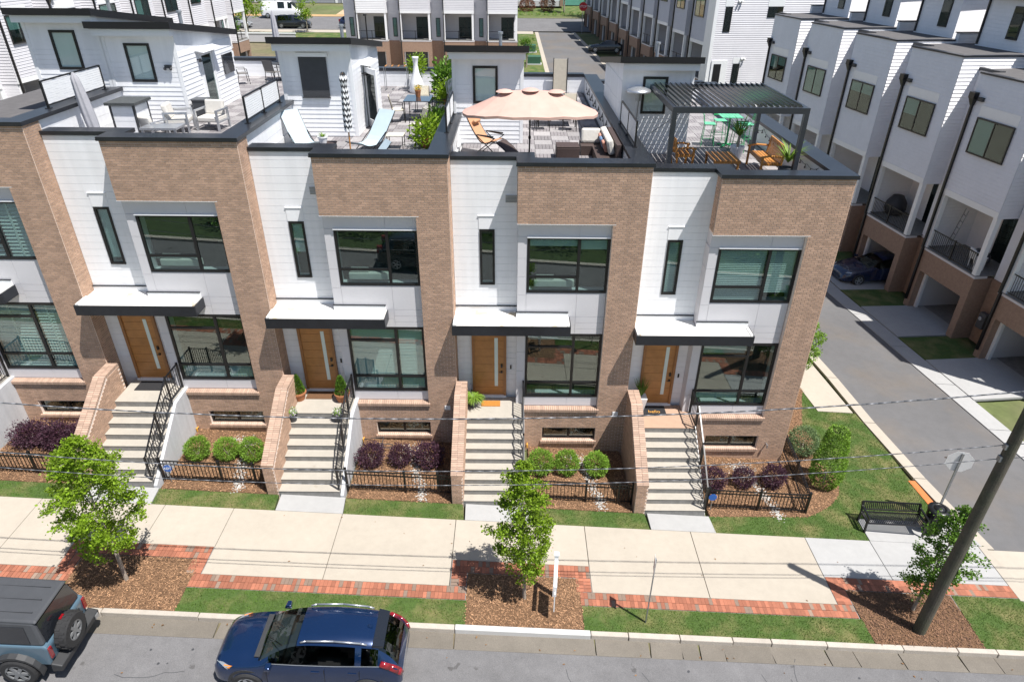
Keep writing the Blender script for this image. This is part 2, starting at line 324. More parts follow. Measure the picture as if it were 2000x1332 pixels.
# main road and its gutter, kerb
mb = MB()
for a_, b_ in ((-90, -14), (-14, 27), (27, 90)): sheet(mb, rect(a_, b_, -22, -7.60), -0.10, 0.05)
road = struct(mb.build('road', ASPH))
mb = MB()
gut = bpy.data.objects.new('gutter', None); COL.objects.link(gut); AO['gutter'] = Vector((0, 0, 0)); struct(gut)
gj = [-26, -20, -14, -9, -5.5, -2.6, 0.2, 3.1, 5.91, 9.36, 10.70, 11.49, 11.94, 12.56, 13.77, 15.18, 15.9, 17.06, 18.6, 19.5, 20.9, 22.4, 24, 27, 32, 40, 55]
for a, b in zip(gj, gj[1:]):
    m_ = MB(); a += 0.012; b -= 0.012; sk = random.uniform(-0.05, 0.05)
    P = [(a, -7.62, gz(a, 0) - 0.20), (b, -7.62, gz(b, 0) - 0.20), (b + sk, -7.10, gz(b, 0) - 0.22), (a + sk, -7.10, gz(a, 0) - 0.22)]
    m_.hexa(P + [(p[0], p[1], gz(p[0], 0) - (0.093 if i < 2 else 0.135) + random.uniform(-.004, .004)) for i, p in enumerate(P)]); m_.build('gutter_slab', GUTTER, gut)
kb = bpy.data.objects.new('kerb', None); COL.objects.link(kb); AO['kerb'] = Vector((0, 0, 0)); struct(kb)
kj = [-26, -20, -15, -10, -6.6, -4.4, -2.65, -0.33, 1.6, 3.7, 5.9, 9.27, 10.21, 11.5, 12.83, 13.81, 15.22, 17.17, 18.58, 19.6, 20.9, 22.3]
for i, (a, b) in enumerate(zip(kj, kj[1:])):
    m_ = MB(); a += 0.008; b -= 0.008; new = (a > 5.8 and b < 9.4); dz = random.uniform(-.012, .008); dy = random.uniform(-.012, .012)
    z0, z1 = gz(a, 0), gz(b, 0)
    m_.hexa([(a, -7.155 + dy, z0 - .24), (b, -7.155 + dy, z1 - .24), (b, -7.0, z1 - .24), (a, -7.0, z0 - .24), (a, -7.145 + dy, z0 + .012 + dz), (b, -7.145 + dy, z1 + .012 + dz), (b, -7.0, z1 + .012 + dz), (a, -7.0, z0 + .012 + dz)])
    m_.build('kerb_stone', KERBW if new else KERB, kb, bevel=0.018)
# cracks and patches of the road surface: thin tar lines
mb = MB()
def crack(x, y, L, ang, w=0.012):
    p = Vector((x, y)); a = ang
    for _ in range(int(L / 0.22)):
        q = p + Vector((math.cos(a), math.sin(a))) * 0.22; n_ = Vector((-math.sin(a), math.cos(a))) * w / 2
        mb.add([(v.x, v.y, gz(v.x, 0) - 0.0965) for v in (p - n_, q - n_, q + n_, p + n_)], [(0, 1, 2, 3)]); p = q; a += random.uniform(-.5, .5)
for c_ in ((8.6, -8.0, 1.2, -1.4), (10.4, -8.0, .9, -1.0), (13.3, -7.9, 1.3, -1.2), (13.6, -8.4, 1.5, .1), (14.0, -8.0, 1.0, -1.5), (-1.6, -8.6, 1.6, -.3), (17.6, -7.8, 1.6, -1.0), (18.8, -7.9, 1.2, -1.2), (6.5, -8.8, 2.0, .1)): crack(*c_)
for _ in range(46):
    x = random.uniform(-2, 20); y = random.uniform(-10.6, -7.8); r = random.choice((.02, .03, .035, .05, .07)); n_ = 9
    mb.add([(x + r * random.uniform(.8, 1.2) * math.cos(6.283 * i / n_), y + r * random.uniform(.8, 1.2) * math.sin(6.283 * i / n_), gz(x, 0) - .0966 - (.06 * r * math.cos(6.283 * i / n_))) for i in range(n_)], [tuple(range(n_))])
o = mb.build('tar_crack', CHARC, None, kind='stuff'); tag(o, 'thin dark cracks and oil spots on the street asphalt', 'cracks', kind='stuff')
# sidewalk slabs
sw = bpy.data.objects.new('sidewalk', None); COL.objects.link(sw); AO['sidewalk'] = Vector((0, 0, 0)); struct(sw)
YB = -3.52; YF = -5.85; YR = -4.95
sj = [-14, -11.4, -8.9, -6.2]
def slab(poly, material, h=0.0): m_ = MB(); sheet(m_, poly, h, 0.10); return m_.build('slab', material, sw, bevel=0.008)
g_ = 0.008
for a, b in zip(sj, sj[1:]): slab(rect(a + g_, b - g_, YF, YB), CONC)
slab([(-6.2 + g_, YF), (-4.45, YF), (-4.45, YB), (-6.2 + g_, YB)], CONC)
slab(rect(-4.45 + g_, -2.72 - g_, YR, YB), CONC); slab(rect(-2.72 + g_, -.76 - g_, YR, YB), CONC)
for a, b in ((-.76, 2.36), (2.36, 5.66)): slab(rect(a + g_, b - g_, YF, YB), CONC)
slab(rect(5.66 + g_, 9.43 - g_, YR - .04, YB), CONC)
for a, b in ((9.43, 12.58), (12.58, 16.02)): slab(rect(a + g_, b - g_, YF, YB), CONC)
for a, b in ((16.02, 17.98), (17.98, 19.6), (19.6, 21.3)): slab(rect(a + g_, b - g_, YR, YB), CONCN)
slab([(18.0, YB + g_), (19.9, YB + g_), (19.9, -2.62), (18.0, -2.62)], CONCN, 0.002)           # bench pad
slab([(19.9 + g_, YB + g_), (21.42, YB + g_), (21.15, -2.05), (20.75, -2.05), (19.9 + g_, -2.9)], CONCN, 0.002)
slab([(21.3 + g_, -5.45), (21.75, -5.45), (21.52, -3.55), (21.3 + g_, -3.55)], CONC)
slab([(21.78, -7.5), (26.6, -7.5), (26.0, -3.62), (21.56, -3.62)], CONC, -0.03)                  # alley apron
slab([(26.7, -5.6), (45, -5.6), (45, -3.4), (26.1, -3.4)], CONCN)
WALKS = []
for k in range(-1, 4):
    x0 = 5.5 * k - 5.1; x1 = 5.5 * k - 3.2; slab([(x0 + .02, YB + g_), (x1 + .06, YB + g_), (x1, -2.86), (x0, -2.86)], CONCN, 0.002)
# brick paver bands round the tree beds
pav = bpy.data.objects.new('paver_band', None); COL.objects.link(pav); AO['paver_band'] = Vector((0, 0, 0)); struct(pav)
pm = []
for i in range(8):
    m_ = MB(); t_ = random.uniform(.78, 1.2); m_.box(-.0475, .0475, -.0975, .0975, -.06, 0.0, t=t_); me = m_.build('tmp', PAVERG if i >= 6 else PAVER, None, center=(0, 0, 0)); pm.append(me.data); bpy.data.objects.remove(me)
PB = []
def pavers(x0, x1, y0, y1, across):
    if not across:   # long side along y
        nx = int(round((x1 - x0) / .1)); ny = max(1, int(round((y1 - y0) / .2)))
        for i in range(nx):
            for j in range(ny): PB.append((x0 + (i + .5) * (x1 - x0) / nx, y0 + (j + .5) * (y1 - y0) / ny, 0))
    else:
        nx = max(1, int(round((x1 - x0) / .2))); ny = int(round((y1 - y0) / .1))
        for i in range(nx):
            for j in range(ny): PB.append((x0 + (i + .5) * (x1 - x0) / nx, y0 + (j + .5) * (y1 - y0) / ny, math.pi / 2))
pavers(-.96, 6.1, -6.27, -5.86, False); pavers(9.10, 16.42, -6.27, -5.86, False); pavers(-9.0, -3.95, -6.27, -5.86, False)
pavers(-4.44, -.78, -5.37, -4.96, False); pavers(-4.44, -4.0, -5.85, -5.38, True); pavers(-1.17, -.78, -5.85, -5.38, True)
pavers(5.69, 9.42, -5.4, -5.0, False); pavers(5.69, 6.1, -5.85, -5.41, True); pavers(9.02, 9.42, -5.85, -5.41, True)
pavers(16.04, 21.3, -5.36, -4.96, False); pavers(16.04, 16.42, -5.85, -5.37, True)
random.shuffle(PB); camx = Vector((7.25, -17.5)); 
PB.sort(key=lambda q: (Vector((q[0], q[1])) - camx).length if -2 < q[0] < 21 else 99)
def ptone(i): return pm[random.choice((6, 7))] if random.random() < .16 else pm[random.randrange(6)]
rest = MB()
for i, (x, y, r) in enumerate(PB):
    z = gz(x, y) + random.uniform(-.003, .003)
    if i < 300: inst(ptone(i), 'paver', (x, y, z), pav, r)
    else:
        t_ = random.uniform(.72, 1.2); hx, hy = (.0475, .0975) if not r else (.0975, .0475); rest.box(x - hx, x + hx, y - hy, y + hy, z - .06, z, m=1 if random.random() < .14 else 0, t=t_)
rest.build('paver_rest', [PAVER, PAVERG], pav, kind='stuff')
mb = MB(); 
for a in ((-9, 16.45, -6.29, -5.85), (-4.46, -.76, -5.86, -4.95), (5.67, 9.44, -5.86, -4.98), (16.02, 21.31, -5.86, -4.94)): sheet(mb, rect(*a), -.02 - .002 * random.random(), .05)
mb.build('paver_bedding', STEPR, pav)
# lawns (ground sheet plus blades) and mulch beds (ground sheet plus chips)
LAWNS = [rect(-.95, 6.15, -7.0, -6.28), rect(9.12, 16.5, -7.0, -6.28), [(19.36, -7.0), (21.7, -7.0), (21.35, -5.38), (19.40, -5.38)], rect(-10, -3.95, -7.0, -6.28)]
for k in range(0, 4): LAWNS.append([(5.5 * (k - 1) - 3.12, YB + .01), (5.5 * k - 5.12, YB + .01), (5.5 * k - 5.18, -2.88), (5.5 * (k - 1) - 3.18, -2.88)])
MEDGE = [(19.0, 4.5), (18.70, 3.77), (18.05, 2.07), (18.14, 1.19), (17.85, .05), (18.15, -.94), (17.90, -1.57), (17.4, -2.1), (16.94, -2.40), (16.45, -2.66), (13.3, -2.86)]
LAWNS.append(MEDGE + [(13.32, YB + .01), (17.98, YB + .01), (17.98, -2.60), (19.88, -2.60), (20.74, -2.02), (20.70, -.70), (20.68, .5), (20.58, 2.0), (20.50, 3.02), (19.05, 3.02), (18.98, 3.3)])
LAWNS.append(rect(-14, -8.7, YB + .01, -2.88))
BEDS = [rect(-3.98, -.96, -7.0, -5.38), rect(6.12, 9.11, -7.0, -5.42), [(16.44, -5.38), (19.37, -5.38), (19.36, -7.0), (16.52, -7.0)]]
for k in range(-1, 3): BEDS.append([(5.5 * k - 3.16, -2.86), (5.5 * k - .04, -2.86), (5.5 * k - .04, -.01), (5.5 * k - 3.16, -.01)])
BEDS.append([(13.34, -2.86)] + MEDGE[::-1][1:] + [(18.6, 5.2), (16.56, 5.2), (16.56, -.01), (13.34, -.01)])
def scatter(poly, dens):
    xs_ = [p[0] for p in poly]; ys_ = [p[1] for p in poly]; a, b, c, d = min(xs_), max(xs_), min(ys_), max(ys_)
    for _ in range(int((b - a) * (d - c) * dens)):
        x = random.uniform(a, b); y = random.uniform(c, d)
        if inpoly(x, y, poly): yield x, y
from mathutils import noise as mnoise
lw = MB(); gr = MB()
for p in LAWNS:
    sheet(lw, p, -.012, .12)
    for x, y in scatter(p, 1500 if max(q[0] for q in p) > -6 else 300):
        nn = mnoise.noise(Vector((x * .9, y * .9, 3))) * .6 + mnoise.noise(Vector((x * 3, y * 3, 9))) * .5
        if nn > .30 and random.random() < .75: continue
        h = random.uniform(.02, .048); a = random.uniform(0, 6.28); w = random.uniform(.005, .010); lx, ly = random.uniform(-.025, .025), random.uniform(-.025, .025); z = gz(x, y) - .014
        gr.add([(x - w * math.cos(a), y - w * math.sin(a), z), (x + w * math.cos(a), y + w * math.sin(a), z), (x + lx, y + ly, z + h)], [(0, 1, 2)], 0, random.uniform(.65, 1.25) * (1.0 if nn < .1 else 1.25))
struct(lw.build('lawn', LAWN))
tag(gr.build('grass', GRASS, None), 'short patchy green grass of the verges and front lawns', 'grass', kind='stuff')
sl = MB(); ch = MB()
for bi, p in enumerate(BEDS):
    up = .0 if bi < 3 else .0
    sheet(sl, p, -.015, .12)
    for x, y in scatter(p, 950):
        L_ = random.uniform(.010, .034); w = random.uniform(.004, .009); a = random.uniform(0, 6.28); x += random.gauss(0, .025); y += random.gauss(0, .025); z = gz(x, y) + random.uniform(-.010, .014)
        ca, sa = math.cos(a), math.sin(a); tz = random.uniform(-.012, .016)
        ch.add([(x - L_ * ca - w * sa, y - L_ * sa + w * ca, z), (x - L_ * ca + w * sa, y - L_ * sa - w * ca, z), (x + L_ * ca + w * sa, y + L_ * sa - w * ca, z + tz), (x + L_ * ca - w * sa, y + L_ * sa + w * ca, z + tz)], [(0, 1, 2, 3)], 1 if bi == 2 else 0, random.choice((.45, .7, .9, 1.0, 1.15, 1.4, 1.9)))
struct(sl.build('planting_bed', SOIL))
tag(ch.build('mulch', [CHIP, CHIPD], None), 'loose brown wood chip mulch of the planting beds', 'mulch', kind='stuff')
pb = MB()
def pebbles(pts, w, n):
    for _ in range(n):
        i = random.randrange(len(pts) - 1); t_ = random.random(); a, b = Vector(pts[i]), Vector(pts[i + 1]); p = a.lerp(b, t_)
        x, y = p.x + random.gauss(0, w), p.y + random.gauss(0, w); r = random.uniform(.014, .032); z = gz(x, y) + .006
        pb.add([(x - r, y, z), (x, y - r * .8, z), (x + r, y, z), (x, y + r * .8, z), (x + r * .1, y, z + r * .8)], [(0, 1, 4), (1, 2, 4), (2, 3, 4), (3, 0, 4)], 0, random.uniform(.7, 1.15))
for k in range(0, 4):
    o_ = 5.5 * (k - 1) + 5.5; b_ = 5.5 * k
    pebbles([(b_ - 1.35, -.7), (b_ - 1.25, -1.5), (b_ - 1.0, -2.3), (b_ - .95, -2.8)], .09, 380); pebbles([(b_ - 1.9, -.5), (b_ - 1.2, -.6)], .12, 130)
tag(pb.build('pebble', STONE, None), 'trails of white pebbles running through the front beds', 'pebbles', kind='stuff')
# alley on the right: slanting slightly, with gutters, drives and lawns
_LK = [(-8, 22.3), (-5.04, 21.68), (-4.06, 21.42), (-2.25, 21.12), (-.1, 20.86), (2, 20.64), (6.4, 20.42), (20, 19.0), (60, 14.8)]
def XL(y):
    for (a, p), (b, q) in zip(_LK, _LK[1:]):
        if y <= b: return p + (q - p) * (y - a) / (b - a) + .42
    return _LK[-1][1] + .42
def XR(y): return 24.95 + .125 * (6.4 - y)
def strip(y0, y1, f0, f1, h, material, name, th=.06, n=1):
    m_ = MB()
    for i in range(n):
        a = y0 + (y1 - y0) * i / n; b = y0 + (y1 - y0) * (i + 1) / n
        sheet(m_, [(f0(a), a), (f1(a), a), (f1(b), b), (f0(b), b)], h, th)
    return m_.build(name, material)
struct(strip(-3.62, 44, XL, XR, -.06, ASPH2, 'alley', n=12))
for j, y in enumerate([-3.6 + 3.05 * i for i in range(15)]):
    o = strip(y + .01, y + 3.03, lambda q: XL(q) - .42, XL, -.02, CONC, 'alley_kerb', .1); struct(o)
    o = strip(y + .01, y + 3.03, XR, lambda q: XR(q) + .85, -.02, CONCN, 'alley_gutter', .1); struct(o)
m_ = MB(); sheet(m_, [(19.05, 3.04), (20.42, 3.04), (20.0, 9.0), (18.6, 9.0)], .002, .1); struct(m_.build('driveway', CONC))
m_ = MB(); sheet(m_, [(20.72, -2.05), (20.98, -2.05), (20.86, -.72), (20.62, -.72)], .006, .05); tag(m_.build('tactile_paving', TACT), 'orange tactile paving strip at the corner beside the alley', 'tactile paving')

lf = MB()
for _ in range(70):
    x = random.uniform(-3, 21); y = random.choice((random.uniform(-5.8, -3.6), random.uniform(-7.6, -7.2), random.uniform(-9.5, -7.7))); z = gz(x, y) + (.006 if y > -6 else -.085); a = random.uniform(0, 6.28); s_ = random.uniform(.02, .04)
    lf.add([(x + s_ * math.cos(a), y + s_ * math.sin(a), z), (x - s_ * .5 * math.sin(a), y + s_ * .5 * math.cos(a), z + .008), (x - s_ * math.cos(a), y - s_ * math.sin(a), z), (x + s_ * .5 * math.sin(a), y - s_ * .5 * math.cos(a), z + .008)], [(0, 1, 2, 3)], 0, random.uniform(.6, 1.3))
tag(lf.build('fallen_leaf', leafmat('litter_leaf', (.30, .15, .05)), None), 'scattered dry leaves on the sidewalk and gutter', 'leaves', kind='stuff')
# ================================================================== TOWNHOUSES
UNITS = {-1: -.36, 0: 0.0, 1: .386, 2: .58, 3: .865}
BH = .0677; BW = .2032
brick_meshes = []
for i in range(7):
    m_ = MB(); m_.box(-.0946, .0946, 0, .03, -.0265, .0265, t=(.86, .92, .96, 1.0, 1.04, 1.08, 1.14)[i]); o = m_.build('tmp', BRICK, None, center=(0, 0, 0)); brick_meshes.append(o.data); bpy.data.objects.remove(o)
def btone():
    return random.choice((.86, .9, .94, .97, 1.0, 1.0, 1.03, 1.06, 1.1, 1.15))
CAMV = Vector((7.25, -17.53, 4.36))
def brick_face(out, o, u, n, u0, u1, z0, z1, holes=(), depth=.012):
    """bricks of a running bond on the plane through o with in-plane axis u and outward normal n; out gets (centre, u, n, length)"""
    o = Vector(o); u = Vector(u); n = Vector(n); row = 0; z = z1
    while z - BH > z0 - 1e-6:
        zc = z - BH / 2; a = u0 - (BW / 2 if row % 2 else 0)
        while a < u1 - .012:
            l, r = max(a, u0) + .007, min(a + BW, u1) - .007
            if r - l > .03:
                segs = [(l, r)]
                for hx0, hx1, hz0, hz1 in holes:
                    if hz0 < zc < hz1:
                        ns = []
                        for p, q in segs:
                            if q <= hx0 or p >= hx1: ns.append((p, q))
                            else:
                                if p < hx0 - .03: ns.append((p, hx0 - .004))
                                if q > hx1 + .03: ns.append((hx1 + .004, q))
                        segs = ns
                for p, q in segs: out.append((o + u * ((p + q) / 2) + Vector((0, 0, zc)), u, n, q - p))
            a += BW
        z -= BH; row += 1
def lay_bricks(bricks, parent, nobj):
    """the nearest full bricks facing the street as objects, the others joined"""
    full = [b for b in bricks if b[2].y < -.9 and abs(b[3] - (BW - .014)) < 1e-4]
    full.sort(key=lambda b: (b[0] - CAMV).length); ids = set(id(b) for b in full[:nobj])
    mbx = MB()
    for b in bricks:
        c, u, n, L_ = b
        if id(b) in ids: inst(random.choice(brick_meshes), 'brick', c - n * (-.0) + Vector((0, -.012, 0)), parent)
        else:
            h = .0265; d = .012; p = c - u * (L_ / 2); q = c + u * (L_ / 2); Z = Vector((0, 0, h)); D = n * d
            mbx.add([p - Z, q - Z, q + Z, p + Z, p - Z + D, q - Z + D, q + Z + D, p + Z + D], [(4, 5, 6, 7), (0, 1, 5, 4), (2, 3, 7, 6), (3, 0, 4, 7), (1, 2, 6, 5)], 0, btone())
    if mbx.v: mbx.build('brickwork', BRICK, parent, kind='stuff')
def window(parent, O, x0, x1, z0, z1, y, vert=(), horiz=(), fw=.07, room=True, fill=None, blind=None, name='window', depth=.07, panes=None, floor=None):
    """frame facing -y; vert = x fractions of mullions, horiz = (column, z fraction from the bottom)"""
    mbx = MB(O); mbx.box(x0, x0 + fw, y, y + depth, z0, z1); mbx.box(x1 - fw, x1, y, y + depth, z0, z1); mbx.box(x0 + fw, x1 - fw, y, y + depth, z0, z0 + fw); mbx.box(x0 + fw, x1 - fw, y, y + depth, z1 - fw, z1)
    cols = []; px = x0 + fw
    for f in vert:
        xm = x0 + (x1 - x0) * f; mbx.box(xm - fw * .6, xm + fw * .6, y + .002, y + depth, z0 + fw, z1 - fw); cols.append((px, xm - fw * .6)); px = xm + fw * .6
    cols.append((px, x1 - fw)); cells = []
    for ci, (a, b) in enumerate(cols):
        pz = z0 + fw
        for c, f in horiz:
            if c == ci or c == -1:
                zm = z0 + (z1 - z0) * f; mbx.box(a, b, y + .004, y + depth, zm - fw * .5, zm + fw * .5); cells.append((a, b, pz, zm - fw * .5)); pz = zm + fw * .5
        cells.append((a, b, pz, z1 - fw))
    w = mbx.build(name, BLACK, parent)
    for a, b, c, d in cells:
        p = MB(O); p.box(a - .005, b + .005, y + .035, y + .041, c - .005, d + .005); p.build('pane', GLASS, w)
        if blind:
            t0 = blind.get((cells.index((a, b, c, d))), blind.get('all'))
            if t0:
                kind, frac = t0; zt = d - .02; zb = d - (d - c) * frac; q = MB(O)
                if kind == 'slat':
                    nsl = max(2, int((zt - zb) / .055))
                    for i in range(nsl):
                        zz = zt - (i + .5) * (zt - zb) / nsl; q.hexa([(a + .02, y + .085, zz - .022), (b - .02, y + .085, zz - .022), (b - .02, y + .115, zz + .012), (a + .02, y + .115, zz + .012), (a + .02, y + .085, zz - .017), (b - .02, y + .085, zz - .017), (b - .02, y + .115, zz + .017), (a + .02, y + .115, zz + .017)])
                elif kind == 'shutter':
                    nsl = max(2, int((zt - zb) / .10))
                    for i in range(nsl):
                        zz = zt - (i + .5) * (zt - zb) / nsl; q.hexa([(a + .03, y + .08, zz - .05), (b - .03, y + .08, zz - .05), (b - .03, y + .14, zz + .02), (a + .03, y + .14, zz + .02), (a + .03, y + .08, zz - .04), (b - .03, y + .08, zz - .04), (b - .03, y + .14, zz + .03), (a + .03, y + .14, zz + .03)])
                    q.box((a + b) / 2 - .03, (a + b) / 2 + .03, y + .075, y + .15, zb, zt)
                else: q.box(a + .01, b - .01, y + .09, y + .10, zb, zt)
                q.build('blind', BLIND if kind != 'shade' else SHADE, w)
    if room:
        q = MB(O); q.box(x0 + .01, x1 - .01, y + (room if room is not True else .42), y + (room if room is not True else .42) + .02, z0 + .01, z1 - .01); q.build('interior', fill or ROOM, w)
    return w
def boards(parent, O, x0, x1, y, z0, z1, pitch, material, gap=.008, lap=0.0, name='board', axis='x', at=None, holes=()):
    """horizontal siding boards; axis 'x': facing -y at y; axis 'y': facing at['nx'] at x = at['x'] running along y from x0 to x1"""
    n_ = max(1, int(round((z1 - z0) / pitch))); pz = (z1 - z0) / n_
    for i in range(n_):
        a, b = z0 + i * pz, z0 + (i + 1) * pz - gap; segs = [(x0, x1)]; zc = (a + b) / 2
        for h0, h1, hz0, hz1 in holes:
            if hz0 < zc < hz1:
                ns = []
                for p, q in segs:
                    if q <= h0 or p >= h1: ns.append((p, q))
                    else:
                        if p < h0: ns.append((p, h0))
                        if q > h1: ns.append((h1, q))
                segs = ns
        for p, q in segs:
            if q - p < .05: continue
            m_ = MB(O)
            if axis == 'x': m_.hexa([(p, y - .012 - lap, a), (q, y - .012 - lap, a), (q, y, a), (p, y, a), (p, y - .012, b), (q, y - .012, b), (q, y, b), (p, y, b)])
            else:
                X, s_ = at; m_.hexa([(X, p, a), (X + s_ * (.012 + lap), p, a), (X + s_ * (.012 + lap), q, a), (X, q, a), (X, p, b), (X + s_ * .012, p, b), (X + s_ * .012, q, b), (X, q, b)] if s_ > 0 else
                            [(X + s_ * (.012 + lap), p, a), (X, p, a), (X, q, a), (X + s_ * (.012 + lap), q, a), (X + s_ * .012, p, b), (X, p, b), (X, q, b), (X + s_ * .012, q, b)])
            m_.build(name, material, parent)
def rail_panel(parent, O, x, y0, y1, ym, z, h, name='privacy_screen'):
    """screen of horizontal slats between three posts, along y"""
    fr = MB(O)
    for yy in (y0, ym, y1):
        if yy is None: continue
        fr.box(x - .025, x + .025, yy - .025, yy + .025, z, z + h); fr.box(x - .07, x + .07, yy - .07, yy + .07, z, z + .015)
    fr.box(x - .02, x + .02, y0, y1, z + h - .03, z + h + .01); fr.box(x - .02, x + .02, y0, y1, z + .07, z + .10)
    o = fr.build(name, BLACK, parent); n_ = 9
    for i in range(n_):
        s_ = MB(O); zz = z + .12 + i * (h - .17) / n_; s_.box(x - .008, x + .008, y0 + .03, y1 - .03, zz, zz + (h - .17) / n_ * .86); s_.build('slat', WHITE2, o)
    return o
HOUSE_LABEL = {-1: 'leftmost townhouse cut by the photo edge, with plantation shutters in its lower window', 0: 'townhouse left of the striped parasol, grey closed umbrella and cabinet on its roof deck',
               1: 'townhouse with two terracotta topiary pots at its door and a striped parasol on top', 2: 'townhouse with a fern beside its door and a blush pink parasol on its roof', 3: 'end townhouse by the alley with a dark pergola on its roof deck'}
HOUSE = {}; STAIRN = {-1: 8, 0: 8, 1: 8, 2: 9, 3: 9}
for k, d in UNITS.items():
    O = (5.5 * k, 0, -d); ox = 5.5 * k; gx = lambda x, y=0: gz(ox + x, y) + d      # local ground height
    gb = gx(-1.8)
    T = thing('townhouse', HOUSE_LABEL[k], 'townhouse', (ox - 2.75, 0, gz(ox - 2.75, 0)), local=False, group='brick and white townhouses along the street'); HOUSE[k] = T
    # --- core body behind the facade
    m_ = MB(O); m_.box(-5.49, -.01, .97, 14.6, gx(-2.75) - .6, -.76); m_.build('body', WHITE2, T)
    m_ = MB(O); m_.box(-5.46, -.52, .95, 14.62, -.76, -.70); m_.build('deck_membrane', DECKB, T)
    # --- brick masses
    m_ = MB(O); m_.box(-3.62, 0, 0, .40, -1.62, 0.0); m_.box(-.94, 0, 0, .70, -8.02, -1.62); m_.box(-.30, 0, .40, .72, -1.62, 0)
    zb = gb - .5; wz0, wz1 = -9.26, -8.75
    m_.box(-3.60, 0, 0, .62, -8.75, -8.02); m_.box(-3.60, -2.71, 0, .62, zb, -8.75); m_.box(-.93, 0, 0, .62, zb, -8.75); m_.box(-2.71, -.93, 0, .62, zb, wz0); m_.box(-2.71, -.93, .30, .62, wz0, wz1)
    wall = m_.build('brick_wall', MORTAR, T)
    B = []; U = (1, 0, 0); Nf = (0, -1, 0); o0 = Vector(O)
    brick_face(B, o0, U, Nf, -3.62, 0, gb - .15, 0.0, holes=[(-3.8, -.94, -8.02, -1.62), (-2.71, -.93, wz0, wz1)])
    if k <= 1:      # right return seen from the right
        brick_face(B, o0, (0, 1, 0), (1, 0, 0), 0.0, .68, gb - .2 if k < 0 else gx(0) - .2, 0.0)
    if k >= 2: brick_face(B, o0 + Vector((-3.62, 0, 0)), (0, 1, 0), (-1, 0, 0), 0.0, .40, -1.62, 0.0)
    if k == 3: brick_face(B, o0, (0, 1, 0), (1, 0, 0), 0.0, .68, gx(0) - .2, 0.0)
    lay_bricks(B, wall, 300 if k >= 0 else 120)
    if k == 3:
        m_ = MB(O); m_.box(-.02, 0.0, .72, 14.6, gx(0) - .5, -.76); m_.build('side_wall', FARBRICK, T)
    # --- white recessed wall: backing + boards
    m_ = MB(O); m_.box(-5.49, -3.55, .60, .98, -8.3, -3.77); m_.box(-5.49, -3.55, .60, .98, -2.01, 0.0); m_.box(-5.49, -4.71, .60, .98, -3.77, -2.01); m_.box(-4.27, -3.55, .60, .98, -3.77, -2.01); back = m_.build('recessed_wall', WHITE2, T)
    boards(back, O, -5.48, -3.56, .60, -4.62, -.02, .222, WHITE, gap=.007, holes=[(-4.71, -4.27, -3.77, -2.01)])
    boards(back, O, -5.48, -5.02, .60, -7.84, -4.95, .20, WHITE, gap=.006); boards(back, O, -3.98, -3.56, .60, -7.84, -4.95, .20, WHITE, gap=.006)
    # --- grey panel bay
    m_ = MB(O); m_.box(-3.58, -.94, .16, .60, -2.05, -1.622); m_.box(-3.58, -3.32, .16, .60, -7.95, -2.05); m_.box(-3.32, -.95, .16, .60, -5.22, -3.82); m_.box(-3.32, -.95, .16, .60, -7.95, -7.58); m_.box(-.955, -.945, .16, .60, -7.58, -2.05)
    bay = m_.build('bay', PANEL, T)
    def pn(x0, x1, z0, z1, y=.145): p = MB(O); p.box(x0 + .004, x1 - .004, y, .162, z0 + .004, z1 - .004); p.build('panel', PANEL, bay)
    pn(-3.60, -1.85, -2.04, -1.63); pn(-1.85, -.95, -2.04, -1.63)
    zs = [-2.05, -2.72, -3.30, -3.9, -4.5, -5.22, -5.9, -6.6, -7.2, -7.93]
    for a, b in zip(zs, zs[1:]):
        pn(-3.60, -3.33, b, a)
        p = MB(O); p.box(-3.60, -3.585, .17, .598, b + .004, a - .004); p.build('panel', PANEL, bay)
    pn(-3.33, -1.82, -4.62, -3.83); pn(-1.82, -.955, -4.62, -3.83); pn(-3.33, -1.82, -4.93, -4.62)
    for a, b in ((-4.84, -4.62), (-5.05, -4.84), (-5.22, -5.05)): pn(-1.82, -.955, a, b)
    pn(-3.33, -1.82, -5.22, -4.93); pn(-3.33, -1.95, -7.93, -7.59); pn(-1.95, -.955, -7.93, -7.59)
    m_ = MB(O); m_.box(-3.33, -.96, .09, .16, -2.075, -2.045); m_.build('head_trim', WHITE2, T)
    m_ = MB(O); m_.box(-3.63, -.86, -.016, .12, -1.632, -1.622); m_.build('lintel_flashing', WHITE2, T)
    # --- windows
    ub = {-1: {'all': ('shutter', 1.0)}, 0: {0: ('shade', .18)}, 1: None, 2: {1: ('shade', .2), 2: ('shade', .2)}, 3: {0: ('slat', 1.0), 1: ('slat', 1.0), 2: ('slat', .85)}}[k]
    window(T, O, -3.32, -.955, -3.81, -2.06, .13, vert=(.63,), horiz=((0, .29),), blind=ub)
    lb = {-1: {'all': ('shutter', 1.0)}, 0: {0: ('slat', 1.0), 3: ('slat', 1.0)}, 1: {'all': ('slat', 1.0)}, 2: {2: ('slat', .5)}, 3: {0: ('shade', .6), 2: ('slat', .9)}}[k]
    window(T, O, -3.32, -.955, -7.58, -5.23, .13, vert=(.63,), horiz=((0, .235), (0, .80), (1, .235)), blind=lb)
    sb = {-1: None, 0: {0: ('shade', .92)}, 1: {0: ('shade', .55)}, 2: None, 3: {0: ('slat', 1.0)}}[k]
    m_ = MB(O); m_.box(-4.73, -4.25, .576, .590, -2.0, -1.60); m_.box(-4.75, -4.23, .556, .590, -1.60, -1.585); m_.build('window_head_panel', WHITE, T)
    window(T, O, -4.71, -4.27, -3.77, -2.01, .56, fw=.065, room=.34, blind={0: (sb[0][0], sb[0][1])} if sb else None, depth=.06)
    window(T, O, -2.71, -.93, wz0, wz1, .10, vert=(.5,), fw=.06, room=.19)
